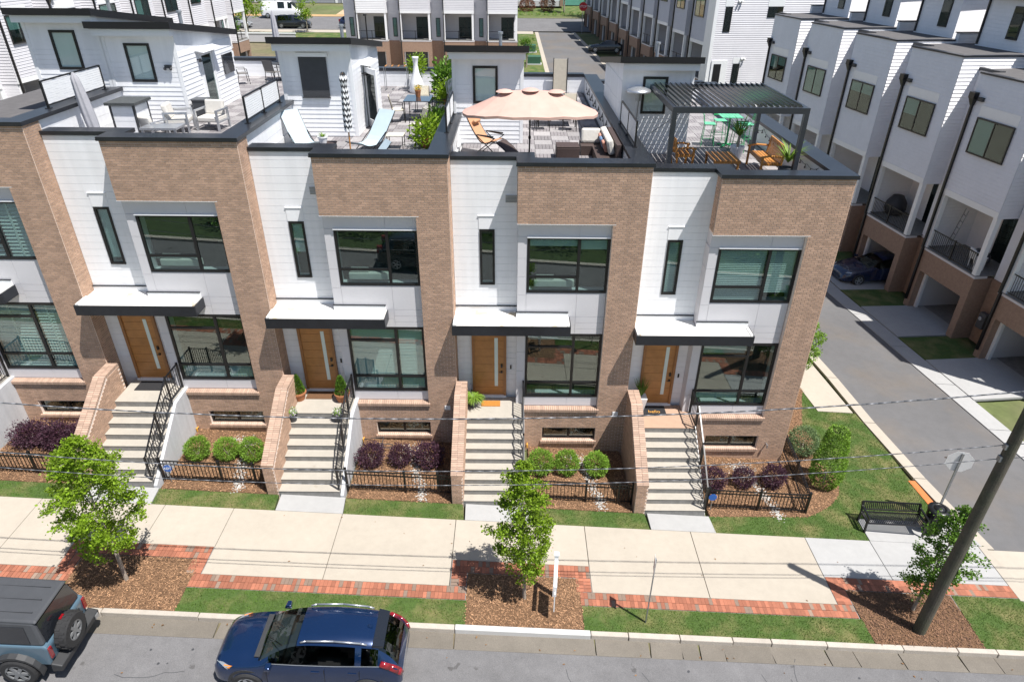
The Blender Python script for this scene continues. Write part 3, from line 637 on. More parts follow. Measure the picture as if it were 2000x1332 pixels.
    if k in (0, 1, 2):
        q = MB(O); q.box(-3.1, -1.9, .32, .52, -3.72, -3.50); q.box(-3.05, -2.5, .36, .50, -3.50, -3.36); q.build('window_seat', CUSH, T, bevel=.03)
    # --- sills of standing bricks
    for (x0, x1, zt, h, pr) in ((-3.62, -.88, -7.95, .10, .07), (-2.76, -.88, wz0 + .005, .10, .07)):
        m_ = MB(O); nb = int((x1 - x0) / .0677)
        for i in range(nb):
            a = x0 + i * (x1 - x0) / nb; b = a + (x1 - x0) / nb - .009
            m_.hexa([(a, -pr, zt - h - .01), (b, -pr, zt - h - .01), (b, .12, zt - h), (a, .12, zt - h), (a, -pr, zt - .015), (b, -pr, zt - .015), (b, .14, zt + .01), (a, .14, zt + .01)], t=random.uniform(.85, 1.15))
        m_.build('sill', SILLB, T)
    # --- door
    m_ = MB(O); m_.box(-5.02, -4.94, .50, .62, -7.84, -5.30); m_.box(-4.0, -3.92, .50, .62, -7.84, -5.30); m_.box(-4.94, -4.0, .50, .62, -5.42, -5.30); m_.build('door_frame', WOODF, T)
    m_ = MB(O); zc = [-7.80 + i * .2975 for i in range(9)]
    for a, b in zip(zc, zc[1:]): m_.box(-4.94, -4.0, .545, .60, a, b - .008)
    m_.box(-4.94, -4.0, .555, .60, -7.80, -5.42); dr = m_.build('door', WOOD, T)
    m_ = MB(O); m_.box(-4.30, -4.19, .537, .56, -7.45, -5.62); m_.build('door_glass', FROST, dr)
    m_ = MB(O); m_.box(-4.10, -4.04, .50, .545, -6.72, -6.60); m_.box(-4.10, -4.04, .50, .545, -6.92, -6.86); m_.box(-4.16, -4.06, .488, .50, -6.90, -6.88); m_.build('door_handle', IRON, dr)
    m_ = MB(O); m_.box(-5.02, -3.92, .46, .60, -7.86, -7.80); m_.build('threshold', WHITE2, T)
    m_ = MB(O); m_.box(-3.80, -3.75, .565, .59, -6.80, -6.66); m_.build('doorbell', IRON, T)
    # --- canopy
    m_ = MB(O); m_.box(-5.51, -3.62, -.46, .588, -4.90, -4.66); m_.box(-3.62, -2.02, -.46, .143, -4.90, -4.66); cn = m_.build('canopy', WHITE2, T)
    m_ = MB(O); m_.box(-5.50, -3.62, -.45, .585, -4.66, -4.645); m_.box(-3.62, -2.03, -.45, .14, -4.66, -4.645); m_.build('roof_membrane', MEMBRANE, cn)
    m_ = MB(O); m_.box(-5.53, -2.0, -.485, -.455, -4.95, -4.63); m_.box(-2.02, -1.995, -.455, .143, -4.95, -4.63); m_.box(-5.53, -5.512, -.455, 0, -4.95, -4.63); m_.build('fascia', COPING, cn)
    m_ = MB(O); m_.box(-5.49, -3.605, .56, .589, -4.645, -4.50); m_.box(-3.62, -2.05, .115, .144, -4.645, -4.48); m_.build('upstand', WHITE2, cn)
    m_ = MB(O); m_.box(-5.49, -3.605, .54, .588, -4.50, -4.47); m_.box(-3.63, -2.05, .10, .143, -4.48, -4.45); m_.build('flashing', COPING, cn)
    m_ = MB(O); m_.box(-5.50, -5.40, -.44, .1, -4.645, -4.60); m_.box(-2.10, -2.03, -.42, .1, -4.645, -4.61); m_.build('membrane_curb', MEMBRANE, cn)
    # --- coping
    m_ = MB(O); m_.box(-3.66, .04, -.05, .46, .0, .105); m_.box(-5.50, -3.66, .55, 1.03, .0, .105); m_.box(-3.665, -3.15, .46, 1.03, .0, .105); m_.box(-.55, .04, .46, 14.7, .0, .105); m_.box(-3.67, .05, -.06, -.05, .012, .045)
    m_.box(-5.5, -.55, 14.55, 14.98, .0, .13); m_.build('coping', COPING, T)
    # --- parapets round the deck
    m_ = MB(O); m_.box(-.50, -.06, .40, 14.6, -1.4, 0.0); m_.box(-5.5, 0, 14.6, 14.95, -2, .0); m_.box(-3.62, -.5, .40, .42, -.76, 0); par = m_.build('parapet', WHITE2, T)
    boards(par, O, -5.48, -.52, 14.6, -.66, -.02, .21, WHITE, name='board')
    if k in (-1, 0):
        nxt = UNITS[k + 1] - d      # this wall seen from the deck of the house on the right
        boards(par, O, .66, 14.5, 0, -.64 - nxt, -.01, .23, WHITE, name='board', axis='y', at=(-.06, 1))
    # --- roof deck tiles
    dk = thing('roof_deck', '', '', (ox - 2.75, 7.5, -.70 - d), local=False); del dk['label']; del dk['category']; AO[dk.name] = Vector((ox - 2.75, 7.5, -.70 - d)); dk.parent = T; dk.location = AO[dk.name] - AO[T.name]
    HOUSE[(k, 'deck')] = dk
tile_mesh = []
for i in range(1):
    m_ = MB()
    for j in range(5): m_.box(-.295, .295, -.295 + j * .1185, -.295 + j * .1185 + .108, -.02, 0)
    o = m_.build('tmp', DECKL, None, center=(0, 0, 0)); tile_mesh.append(o.data); bpy.data.objects.remove(o)
tile_dark = tile_mesh[0].copy(); tile_dark.materials.clear(); tile_dark.materials.append(mat('deck_tile_dark', (0.21, 0.195, 0.20), 0.85, n=((12, 0.2), (1, 0.08)), rnd=0.16))
PENT = {k: (-5.72, -3.45) for k in UNITS}; PENT[-1] = (-2.57, -.25)
for k, d in UNITS.items():
    ox = 5.5 * k; dk = HOUSE[(k, 'deck')]; p0, p1 = PENT[k]
    for i in range(8):
        for j in range(20):
            x = -5.15 + i * .6 + .02; y = 2.9 + j * .6
            if k == -1 and (y > 8 or x < -3): continue
            if p0 - .1 < x - .2 and x + .2 < p1 + .1 and 5.0 < y - .25 and y < 9.7: continue
            dark = (i + j) % 2; inst(tile_dark if dark else tile_mesh[0], 'deck_tile', (ox + x, y, -.665 - d + random.uniform(-.003, .003)), dk, math.pi / 2 if dark else 0)
# --- stair bulkheads on the roofs
for k, d in UNITS.items():
    T = HOUSE[k]; O = (5.5 * k, 0, -d); x0, x1 = PENT[k]; y0, y1 = 5.12, 9.6
    m_ = MB(O); m_.hexa([(x0, y0, -.72), (x1, y0, -.72), (x1, y1, -.72), (x0, y1, -.72), (x0, y0, 2.22), (x1, y0, 2.22), (x1, y1, 1.62), (x0, y1, 1.62)]); pw = m_.build('bulkhead', WHITE, T)
    wx0, wx1 = (-5.07, -4.27) if k >= 0 else (-1.80, -1.0); wz0, wz1 = .62, 1.77
    boards(pw, O, x0 + .0, x1, y0, -.66, .62, .142, WHITE, gap=.006, lap=.012); boards(pw, O, x0, x1, y0, .62, 1.20, .142, WHITE, gap=.006, lap=.004, holes=[(wx0 - .01, wx1 + .01, wz0, wz1)])
    m_ = MB(O); m_.box(x0, wx0 - .01, y0 - .012, y0, 1.21, 2.18); m_.box(wx1 + .01, x1, y0 - .012, y0, 1.21, 2.18); m_.box(wx0 - .01, wx1 + .01, y0 - .012, y0, wz1, 2.18); m_.build('panel', WHITE, pw)
    dx0, dx1 = 6.6, 7.65
    if k in (-1, 0, 1): boards(pw, O, y0, y1, 0, -.66, 1.5, .142, WHITE, gap=.006, lap=.012, axis='y', at=(x1, 1), holes=[(dx0 - .06, dx1 + .06, -.7, 1.42)])
    else:
        for a, b in ((y0 + .01, 7.3), (7.31, y1)):
            for c, e in ((-.66, .9), (.91, 1.6)): q = MB(O); q.box(x0 - .012, x0, a, b, c, e); q.build('panel', WHITE, pw)
    for xa in (x0 - .02, x1 - .09): m_ = MB(O); m_.box(xa, xa + .11, y0 - .03, y0, -.66, 2.1); m_.build('corner_board', WHITE2, pw)
    m_ = MB(O); rx0, rx1 = x0 - .2, x1 + .17; ry0, ry1 = 4.68, 9.95
    rz = lambda y: 2.41 - (y - 4.68) * .128
    m_.hexa([(rx0, ry0, rz(ry0) - .19), (rx1, ry0, rz(ry0) - .19), (rx1, ry1, rz(ry1) - .19), (rx0, ry1, rz(ry1) - .19), (rx0, ry0, rz(ry0)), (rx1, ry0, rz(ry0)), (rx1, ry1, rz(ry1)), (rx0, ry1, rz(ry1))]); rf = m_.build('roof', ROOFK, T)
    m_ = MB(O); m_.box(rx0 + .12, rx1 - .1, ry0 + .10, y0, 2.0, 2.20); m_.build('soffit_board', WHITE2, T)
    m_ = MB(O); m_.cyl((x0 + 1.5, 7.6, 1.7), (x0 + 1.5, 7.6, 2.45), .06, n=10); m_.cyl((x0 + 1.5, 7.6, 2.45), (x0 + 1.5, 7.6, 2.52), .09, n=10); m_.build('vent_pipe', ALU, rf)
    if k == 1:
        q = MB(O); q.box(wx0 - .04, wx1 + .04, y0 - .06, y0 - .045, wz0 - .02, wz1 + .05); q.box(wx0 - .05, wx1 + .05, y0 - .10, y0 - .02, wz0 - .06, wz0 - .03); s_ = q.build('sun_screen', CHARC, pw)
        q = MB(O); q.box(wx0 - .1, wx1 + .1, y0 - .12, y0 - .02, wz1 + .04, wz1 + .15); q.build('screen_cassette', WHITE2, s_)
    window(T, O, wx0, wx1, wz0, wz1, y0 - .04, fw=.075, room=.12, blind={0: ('shade', 1.0)} if k in (3,) else ({0: ('shutter', 1.0)} if k == -1 else None), depth=.06, fill=None)
    if k in (0, 1):   # glazed roof door on the right side
        m_ = MB(O); X = x1
        m_.box(X, X + .05, dx0 - .06, dx0, -.66, 1.42); m_.box(X, X + .05, dx1, dx1 + .06, -.66, 1.42); m_.box(X, X + .05, dx0, dx1, 1.36, 1.42); m_.build('roof_door_frame', WHITE2, T)
        if k == 1:  # open, swung outwards
            m_ = MB(O); m_.box(X + .04, X + .09, dx0, dx1, -.64, 1.34); m_.build('dark_doorway', ROOM, T)
            hx, hy = X + .08, dx0 + .03; dv = Vector((.55, -.83, 0)).normalized()
            e = (lambda t, z: (hx + dv.x * t, hy + dv.y * t, z)); m_ = MB(O)
            m_.beam(e(0, .34), e(.14, .34), .05, 1.96); m_.beam(e(.86, .34), e(1.0, .34), .05, 1.96); m_.beam(e(.14, 1.22), e(.86, 1.22), .05, .18); m_.beam(e(.14, -.52), e(.86, -.52), .05, .24); dd = m_.build('roof_door', WHITE2, T)
            m_ = MB(O); m_.beam(e(.14, .37), e(.86, .37), .012, 1.5); m_.build('pane', CARGLASS, dd)
        else:
            m_ = MB(O); m_.box(X + .01, X + .045, dx0 + .02, dx0 + .14, -.64, 1.34); m_.box(X + .01, X + .045, dx1 - .14, dx1 - .02, -.64, 1.34); m_.box(X + .01, X + .045, dx0 + .14, dx1 - .14, -.64, -.42); m_.box(X + .01, X + .045, dx0 + .14, dx1 - .14, 1.2, 1.34); dd = m_.build('roof_door', WHITE2, T)
            m_ = MB(O); m_.box(X + .02, X + .03, dx0 + .14, dx1 - .14, -.42, 1.2); m_.build('pane', GLASS, dd); m_ = MB(O); m_.box(X + .012, X + .016, dx0 + .14, dx1 - .14, -.42, 1.2); m_.build('interior', ROOM, dd)
        m_ = MB(O); m_.hexa([(X, dx0 - .25, 1.40), (X + .32, dx0 - .25, 1.34), (X + .32, dx1 + .25, 1.34), (X, dx1 + .25, 1.40), (X, dx0 - .25, 1.46), (X + .32, dx0 - .25, 1.36), (X + .32, dx1 + .25, 1.36), (X, dx1 + .25, 1.46)]); m_.build('door_awning', WHITE2, T)
        m_ = MB(O); m_.cyl((X, dx0 - .2, 1.12), (X + .14, dx0 - .2, 1.12), .02, n=8); m_.cyl((X + .14, dx0 - .2, 1.06), (X + .14, dx0 - .2, 1.16), .07, .03, n=10); m_.build('wall_lamp', IRON, T)
    if k == 0:
        m_ = MB(O); m_.box(x1 - .45, x1 - .25, y0 - .10, y0 - .02, 1.05, 1.14); m_.ball((x1 - .45, y0 - .09, 1.03), .05); m_.ball((x1 - .27, y0 - .09, 1.03), .05); m_.build('flood_light', CHARC, T)
    if k in (-1, 0, 2):
        rail_panel(T, O, -.26, 1.66, 4.62, 3.1, .105, .72)
    if k == 1: rail_panel(T, O, -.22, 2.4, 4.9, 3.6, .105, .72)
# --- small fixtures on the front
for k in (1, 2):
    O = (5.5 * k, 0, -UNITS[k]); T = HOUSE[k]; m_ = MB(O); m_.box(-3.96, -3.62, .565, .59, -1.20, -.98); v_ = m_.build('wall_vent', PANEL, T)
    for i in range(5): q = MB(O); q.box(-3.95, -3.63, .558, .566, -1.19 + i * .042, -1.165 + i * .042); q.build('louvre', STEEL, v_)
for k in (0, 1, 2, 3):
    O = (5.5 * k, 0, -UNITS[k]); T = HOUSE[k]; m_ = MB(O); xx = -3.2 if k < 3 else -.62; zz = -9.4 if k < 3 else -9.05; m_.cyl((xx, 0, zz), (xx, -.12, zz), .022, n=8); m_.cyl((xx, -.12, zz - .1), (xx, -.12, zz + .03), .03, n=8); m_.build('hose_tap', GOLD if k < 3 else ALU, T)
    if k in (1, 2): m_ = MB(O); m_.box(-.42, -.24, -.03, -.012, -8.22, -8.06); m_.build('wall_plate', WHITE2, T)
# ------------------------------------------------------------------ stairs, cheek walls, railings (parts of their house)
def baluster_rail(parent, pts, h, name='railing', post=True, sp=.105, top2=None):
    """pts: base polyline; pickets vertical between two rails"""
    fr = MB()
    for a, b in zip(pts, pts[1:]):
        a = Vector(a); b = Vector(b); up = Vector((0, 0, 1)); fr.beam(a + up * h, b + up * h, .04, .03); fr.beam(a + up * .08, b + up * .08, .03, .03)
        if top2: fr.beam(a + up * (h - top2), b + up * (h - top2), .03, .03)
    for p in pts: p = Vector(p); fr.box(p.x - .025, p.x + .025, p.y - .025, p.y + .025, p.z - .05, p.z + h + .05)
    o = fr.build(name, IRON, parent)
    pk = MB(); pk.box(-.008, .008, -.008, .008, .06, h - .01); pm_ = pk.build('tmp', IRON, None, center=(0, 0, 0)); me = pm_.data; bpy.data.objects.remove(pm_)
    for a, b in zip(pts, pts[1:]):
        a = Vector(a); b = Vector(b); L_ = Vector((b.x - a.x, b.y - a.y)).length; n_ = max(1, int(L_ / sp))
        for i in range(1, n_): inst(me, 'baluster', a.lerp(b, i / n_), o)
    return o
STEPS = {}
for k, d in UNITS.items():
    T = HOUSE[k]; ox = 5.5 * k; n = STAIRN[k]; zl = -7.86 - d; zg = gz(ox - 4.2, -2.86); rise = (zl - zg) / n; run = 2.14 / (n - 1); x0, x1 = ox - 5.16, ox - 3.34
    st = MB(); st.box(x0, x1, -.72, .46, zg - .3, zl - .012, m=0); st = st.build('staircase', PARGE, T); AO[st.name] = AO[st.name]
    m_ = MB(); m_.box(x0, x1, -.74, .50, zl - .012, zl); m_.build('landing', STEPC if k < 3 else mat('tan_landing_paint', (.40, .27, .19), .8, n=((5, .08),)), st)
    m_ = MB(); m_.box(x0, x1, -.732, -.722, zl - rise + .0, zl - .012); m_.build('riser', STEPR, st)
    for i in range(1, n):
        z = zl - i * rise; ya = -.72 - (i - 1) * run; yb = ya - run
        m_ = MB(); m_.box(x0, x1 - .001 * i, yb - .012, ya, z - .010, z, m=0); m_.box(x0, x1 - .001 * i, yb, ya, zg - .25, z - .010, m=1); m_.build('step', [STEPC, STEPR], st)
    # render on the open side of the flight
    poly = [(.55, zl - .01), (-.72, zl - .06), (-.72 - (n - 1) * run, zg + .02), (-.72 - (n - 1) * run, zg - .3), (.55, zg - .3)]
    m_ = MB(); m_.prism(poly, lambda a, b, c: (c, a, b), x1 + .001, x1 + (.10 if k < 2 else .012)); m_.build('stair_side', PARGE, T)
    # brick cheek wall on the left
    ct = -6.92 - d; zf = zg + 1.15; poly = [(.0, zg - .4), (.0, ct), (-.75, ct), (-2.86, zf), (-2.86, zg - .4)]
    cx0, cx1 = ox - 5.50, ox - 5.165
    m_ = MB(); m_.prism(poly[::-1], lambda a, b, c: (c, a, b), cx0, cx1); cw = m_.build('cheek_wall', MORTAR, T)
    Bx = []; sl_ = (ct - zf) / 2.11
    for sgn, X in ((1, cx1), (-1, cx0)):
        row = 0; z = ct - .09
        while z > zg - .2:
            ymin = -2.86 if z < zf - .1 else max(-2.86, -.75 - (ct - .09 - z) / sl_ + .05); a = -(BW / 2 if row % 2 else 0)
            while a > ymin:
                l = min(a, 0) - .005; r = max(a - BW, ymin) + .005
                if l - r > .03: Bx.append((Vector((X, (l + r) / 2, z - BH / 2)), Vector((0, 1, 0)), Vector((sgn, 0, 0)), l - r))
                a -= BW
            z -= BH; row += 1
    brick_face(Bx, (0, -2.86, 0), (1, 0, 0), (0, -1, 0), cx0, cx1, zg - .3, zf - .02)
    mbx = MB()
    for c, u, nn, L_ in Bx:
        h = .0265; p = c - u * (L_ / 2); q = c + u * (L_ / 2); Z = Vector((0, 0, h)); D = nn * .010
        mbx.add([p - Z, q - Z, q + Z, p + Z, p - Z + D, q - Z + D, q + Z + D, p + Z + D], [(4, 5, 6, 7), (0, 1, 5, 4), (2, 3, 7, 6), (3, 0, 4, 7), (1, 2, 6, 5)], 0, btone())
    mbx.build('brickwork', BRICK, cw, kind='stuff')
    # capping bricks on edge, along the flat and the slope
    def cap_run(pa, pb):
        a = Vector((0, *pa)); b = Vector((0, *pb)); L_ = (b - a).length; nb = int(L_ / .0677); dv = (b - a) / nb; up = dv.cross(Vector((1, 0, 0))).normalized(); up = up if up.z > 0 else -up
        for i in range(nb):
            p = a + dv * i; q = a + dv * (i + .86); e = up * .02
            for xa, xb in ((cx0 - .012, cx0 + .16), (cx0 + .17, cx1 + .012)):
                m2 = MB(); m2.hexa([(xa, p.y, p.z - .06), (xb, p.y, p.z - .06), (xb, q.y, q.z - .06), (xa, q.y, q.z - .06), (xa, p.y + e.y, p.z + e.z), (xb, p.y + e.y, p.z + e.z), (xb, q.y + e.y, q.z + e.z), (xa, q.y + e.y, q.z + e.z)], t=random.uniform(.85, 1.2)); m2.build('cap_brick', SILLB, cw)
    if k >= 0: cap_run((-.02, ct), (-.75, ct)); cap_run((-.76, ct), (-2.87, zf))
    # railing on the right
    xr = x1 - .03
    baluster_rail(T, [(xr, .08, zl), (xr, -.72, zl), (xr, -1.75, zl - 1.03 / run * rise * 1.0 - .0), (xr, -.72 - (n - 1.2) * run, zg + .12)], .88, sp=.115)
# fences of the front beds
for k in range(0, 5):
    b_ = 5.5 * (k - 1); x0, x1 = b_ - 3.20, b_ - .03
    lab = ['black picket fence before the purple shrubs at the far left', 'black picket fence with a small blue yard sign, before three green globes', 'black picket fence before the purple shrubs of the second bed', 'black picket fence behind the middle street tree', 'black picket fence wrapping the corner bed at the right end'][k]
    F_ = thing('picket_fence', lab, 'fence', (x0, -2.5, gz(x0, 0)), local=False, group='low picket fences along the front beds')
    if k < 4: pts = [(x, -2.5, gz(x, 0)) for x in (x0, x0 + 1.75, x0 + 2.75, x1)]
    else: pts = [(x, -2.5, gz(x, 0)) for x in (x0, x0 + 1.6, x1 - .05)] + [(16.62, -1.0, gz(16.5, 0)), (16.75, .55, gz(16.7, 0))]
    fr = MB()
    for a, b in zip(pts, pts[1:]):
        a = Vector(a); b = Vector(b); up = Vector((0, 0, 1))
        for hh in (.74, .62, .10): fr.beam(a + up * hh, b + up * hh, .03, .03)
    fr.build('rail', IRON, F_)
    for p in pts: q = MB(); p = Vector(p); q.box(p.x - .03, p.x + .03, p.y - .03, p.y + .03, p.z - .08, p.z + .82); q.box(p.x - .04, p.x + .04, p.y - .04, p.y + .04, p.z + .82, p.z + .84); q.build('post', IRON, F_)
    pk = MB(); pk.box(-.009, .009, -.009, .009, .04, .735); pm_ = pk.build('tmp', IRON, None, center=(0, 0, 0)); me = pm_.data; bpy.data.objects.remove(pm_)
    for a, b in zip(pts, pts[1:]):
        a = Vector(a); b = Vector(b); n_ = max(2, int((b - a).length / .105))
        for i in range(1, n_): inst(me, 'picket', a.lerp(b, i / n_), F_)
# ================================================================== PLANTS
def leaf(mb, p, size, t, nrm=None, m=0, asp=.55):
    a = random.uniform(0, 6.28); el = random.uniform(-.5, 1.2) if nrm is None else 0
    if nrm is None: d = Vector((math.cos(a) * math.cos(el), math.sin(a) * math.cos(el), math.sin(el)))
    else: d = (nrm + Vector((random.uniform(-1, 1), random.uniform(-1, 1), random.uniform(-.7, 1))) * .9).normalized()
    s_ = d.cross(Vector((random.uniform(-1, 1), random.uniform(-1, 1), random.uniform(-1, 1))))
    if s_.length < 1e-3: return
    s_.normalize(); p = Vector(p); b = d * size; c = s_ * size * asp * .5; up = d.cross(s_) * size * .12
    mb.add([p, p + b * .5 - c + up, p + b, p + b * .5 + c + up], [(0, 1, 2), (0, 2, 3)], m, t)
def street_tree(label, x, y, h, h0, rad, nleaf, lm, seed, trunk_r=.05, lean=(0, 0), group='young street trees along the sidewalk'):
    random.seed(seed); z0 = gz(x, y) - .02; T = thing('street_tree', label, 'tree', (x, y, z0), group=group)
    tr = MB(); lean = Vector((*lean, 0)); pts = [Vector((0, 0, 0)) + lean * (i / 5) ** 1 + Vector((random.uniform(-.03, .03), random.uniform(-.03, .03), h * .9 * i / 5)) for i in range(6)]; pts[0] = Vector((0, 0, 0))
    for i in range(5): tr.cyl(pts[i], pts[i + 1], trunk_r * (1 - i * .17), trunk_r * (1 - (i + 1) * .17), n=9)
    tips = []
    for i in range(26):
        f = .22 + .74 * i / 26; zz = h0 + (h - h0) * (f - .2) / .8; k_ = min(4.999, zz / (h * .9) * 5); b = pts[int(k_)].lerp(pts[int(k_) + 1], k_ % 1); a = i * 2.4 + random.uniform(-.4, .4)
        prof = math.sin(math.pi * min(1, max(0, (zz - h0) / (h - h0)) * .86 + .16)) ** .8; L_ = rad * prof * random.uniform(.7, 1.12)
        e = b + Vector((math.cos(a) * L_, math.sin(a) * L_, L_ * random.uniform(.25, .6))); tr.cyl(b, e, .016, .005, n=5); tips.append((b, e, L_))
        for _ in range(2):
            q = b.lerp(e, random.uniform(.4, .9)); e2 = q + Vector((random.uniform(-1, 1), random.uniform(-1, 1), random.uniform(-.1, .7))) * L_ * .42; tr.cyl(q, e2, .008, .003, n=4); tips.append((q, e2, L_ * .5))
    tips.append((pts[-1], pts[-1] + Vector((0, 0, h * .1)), .3))
    tr.build('trunk', BARK, T); cr = MB(); wsum = [t_[2] + .15 for t_ in tips]
    for b, e, L_ in random.choices(tips, weights=wsum, k=int(nleaf * .66)):
        p = b.lerp(e, random.betavariate(2.2, 1.1)) + Vector((random.gauss(0, .06), random.gauss(0, .06), random.gauss(0, .05)))
        leaf(cr, p, random.uniform(.045, .085), random.uniform(.55, 1.45), asp=.75)
    got = 0
    while got < nleaf * .34:
        f = random.random(); a = random.uniform(0, 6.28); zz = h0 + (h - h0) * f; env = rad * (.62 * math.sin(math.pi * min(1, f * .84 + .16)) ** .7 + .12); q = env * math.sqrt(random.random())
        axis = lean * (zz / h); p = axis + Vector((q * math.cos(a), q * math.sin(a), zz))
        if mnoise.noise(p * 2.6 + Vector((seed, 0, 0))) < .06: continue
        leaf(cr, p, random.uniform(.045, .085), random.uniform(.5, 1.3), asp=.75); got += 1
    cr.build('crown', lm, T); return T
street_tree('leafy young street tree behind the blue-grey off-roader', -2.53, -6.13, 4.5, 1.15, 1.12, 15500, LEAF, 11, .055, (-.05, .05))
street_tree('slender young street tree beside the white sign post', 7.63, -6.13, 4.5, .90, .86, 11500, LEAF, 12, .05, (-.1, .05))
street_tree('sparse young street tree standing behind the utility pole', 18.04, -5.91, 3.7, .55, .76, 6800, LEAFD, 13, .045, (.14, .0))
street_tree('small tree at the rear corner of the end townhouse', 19.15, 5.6, 2.6, .5, .95, 7000, BOXL, 14, .04)
def shrub_mesh(name, r, h, n, size, shag, m, seed, lobes=0):
    random.seed(seed); s_ = MB()
    for _ in range(n):
        u = random.uniform(-1, 1); a = random.uniform(0, 6.28); q = math.sqrt(1 - u * u); d = Vector((q * math.cos(a), q * math.sin(a), u)); rr = 1 - abs(random.gauss(0, shag)) if random.random() < .8 else 1 + random.uniform(0, shag)
        if lobes: rr *= 1 + lobes * mnoise.noise(d * 2.6 + Vector((seed, 0, 0)))
        p = Vector((d.x * r * rr, d.y * r * rr, h / 2 + d.z * h / 2 * rr)); leaf(s_, p, size * random.uniform(.7, 1.3), random.uniform(.55, 1.35), d)
    o = s_.build('tmp', m, None, center=(0, 0, 0)); me = o.data; bpy.data.objects.remove(o); return me
def shrub(name, label, me, x, y, group, stem_h=.25, s=1.0, z=None, lm=None):
    z = gz(x, y) - .02 if z is None else z; T = thing(name, label, 'shrub', (x, y, z), random.uniform(0, 6.28), group); T.scale = (s * random.uniform(.94, 1.06), s * random.uniform(.94, 1.06), s * random.uniform(.92, 1.08))
    m_ = MB(); m_.cyl((0, 0, 0), (0, 0, stem_h), .03, .02, n=7)
    for a in (0, 2.1, 4.2): m_.cyl((0, 0, .05), (.12 * math.cos(a), .12 * math.sin(a), stem_h + .1), .014, .008, n=5)
    m_.build('stem', BARK, T); f = inst(me, 'foliage', (0, 0, 0), T); return T
GLOBE = shrub_mesh('g', .36, .72, 3400, .05, .12, BOXL, 21, .10); PURP = shrub_mesh('p', .40, .70, 2600, .06, .20, PURPLE, 22, .25); PURP2 = shrub_mesh('p2', .50, .78, 3200, .07, .28, PURPLE, 23, .4)
for i, (x, y, l) in enumerate([(-2.60, -1.42, 'clipped green globe shrub nearest the stair rail, first of three in the left bed'), (-1.72, -1.33, 'clipped green globe shrub in the middle of the left bed'), (-.93, -1.33, 'clipped green globe shrub beside the brick stair wall in the left bed'),
                               (8.22, -1.22, 'rounded bright green shrub behind the middle street tree, nearest the stair rail'), (9.06, -1.16, 'rounded bright green shrub between two others in the bed of the pink parasol house'), (10.02, -1.14, 'rounded bright green shrub in the shade of the brick stair wall')]):
    shrub('globe_shrub', l, GLOBE, x, y, 'clipped green globe shrubs', s=random.uniform(.95, 1.06))
for i, (x, y, l) in enumerate([(2.80, -1.28, 'dark purple shrub by the curled garden hose'), (3.72, -1.18, 'smallest dark purple shrub, middle of the second bed'), (4.62, -1.15, 'paler purple shrub in the shade of the brick stair wall'),
                               (13.72, -1.5, 'dark purple shrub against the rail of the end stair'), (14.80, -1.32, 'dark purple shrub in the middle of the corner bed'), (15.78, -1.25, 'dark purple shrub at the corner of the wrapped fence'),
                               (-7.9, -1.15, 'shaggy purple shrub at the far left edge'), (-7.05, -1.18, 'shaggy purple shrub, middle of the far left bed'), (-6.4, -1.1, 'shaggy purple shrub beside the leftmost brick stair wall')]):
    shrub('purple_shrub', l, PURP2 if i >= 6 else PURP, x, y, 'purple leaved shrubs in the front beds', s=random.uniform(.92, 1.05) * (.86 if i in (1, 4) else 1))
shrub('variegated_shrub', 'round pale green shrub at the corner of the end house', shrub_mesh('v', .48, .90, 3600, .055, .12, GREYL, 24), 17.45, .55, None, .3)
random.seed(31); s_ = MB()
for _ in range(6500):
    zz = random.random(); a = random.uniform(0, 6.28); prof = (.50 if zz < .55 else .50 - .0 * zz) * (1 - max(0, zz - .5) * .9) * (.75 + .25 * min(1, zz * 6)) * (1 - .22 * math.exp(-((zz - .58) / .06) ** 2)); rr = prof * (1 - abs(random.gauss(0, .13)))
    leaf(s_, (rr * math.cos(a), rr * math.sin(a), .05 + zz * 2.1), random.uniform(.045, .08), random.uniform(.55, 1.35), Vector((math.cos(a), math.sin(a), .4)))
o = s_.build('tmp', BOXL, None, center=(0, 0, 0)); me = o.data; bpy.data.objects.remove(o)
shrub('upright_shrub', 'tall upright green shrub outside the corner fence', me, 17.55, -1.1, None, .5)

# ================================================================== STREET FURNITURE
z = gz(17.86, -6.55); P = thing('utility_pole', 'tall weathered wooden utility pole in the right tree bed', 'utility pole', (17.86, -6.55, z))
m_ = MB(); H = 7.4; m_.cyl((0, 0, -.3), (.03, 0, H), .155, .115, n=18); m_.build('pole', POLEW, P)
m_ = MB(); m_.tube([(.15, .06, .3), (.145, .06, 3), (.15, .07, 5), (.13, .06, 6.4)], .012, 6); m_.tube([(.20, -.02, 1.9), (.17, -.02, 4), (.14, 0, 6)], .01, 6); m_.build('ground_wire', IRON, P)
m_ = MB(); m_.box(-.14, -.09, -.05, .05, 5.70, 5.84); m_.box(-.14, -.09, -.05, .05, 6.04, 6.16); m_.build('cable_bracket', STEEL, P)
m_ = MB(); m_.box(.14, .156, -.05, .05, .55, .62); m_.build('pole_tag', SIGNR, P)
def wire(label, pts, r, y0=-6.5, twist=0):
    m_ = MB(); P_ = []
    for i in range(len(pts) - 1):
        (xa, za), (xb, zb) = pts[i], pts[i + 1]
        for j in range(6): t_ = j / 6; P_.append(Vector((xa + (xb - xa) * t_, y0, za + (zb - za) * t_)))
    P_.append(Vector((pts[-1][0], y0, pts[-1][1])))
    m_.tube(P_, r, 6)
    if twist:
        Q = [p + Vector((0, math.cos(i * 1.3) * r * .9, math.sin(i * 1.3) * r * .9)) for i, p in enumerate(P_)]; m_.tube(Q, r * .5, 5)
    return tag(m_.build('overhead_wire', WIRE, None, smooth=True), label, 'wire', 'overhead wires along the street')
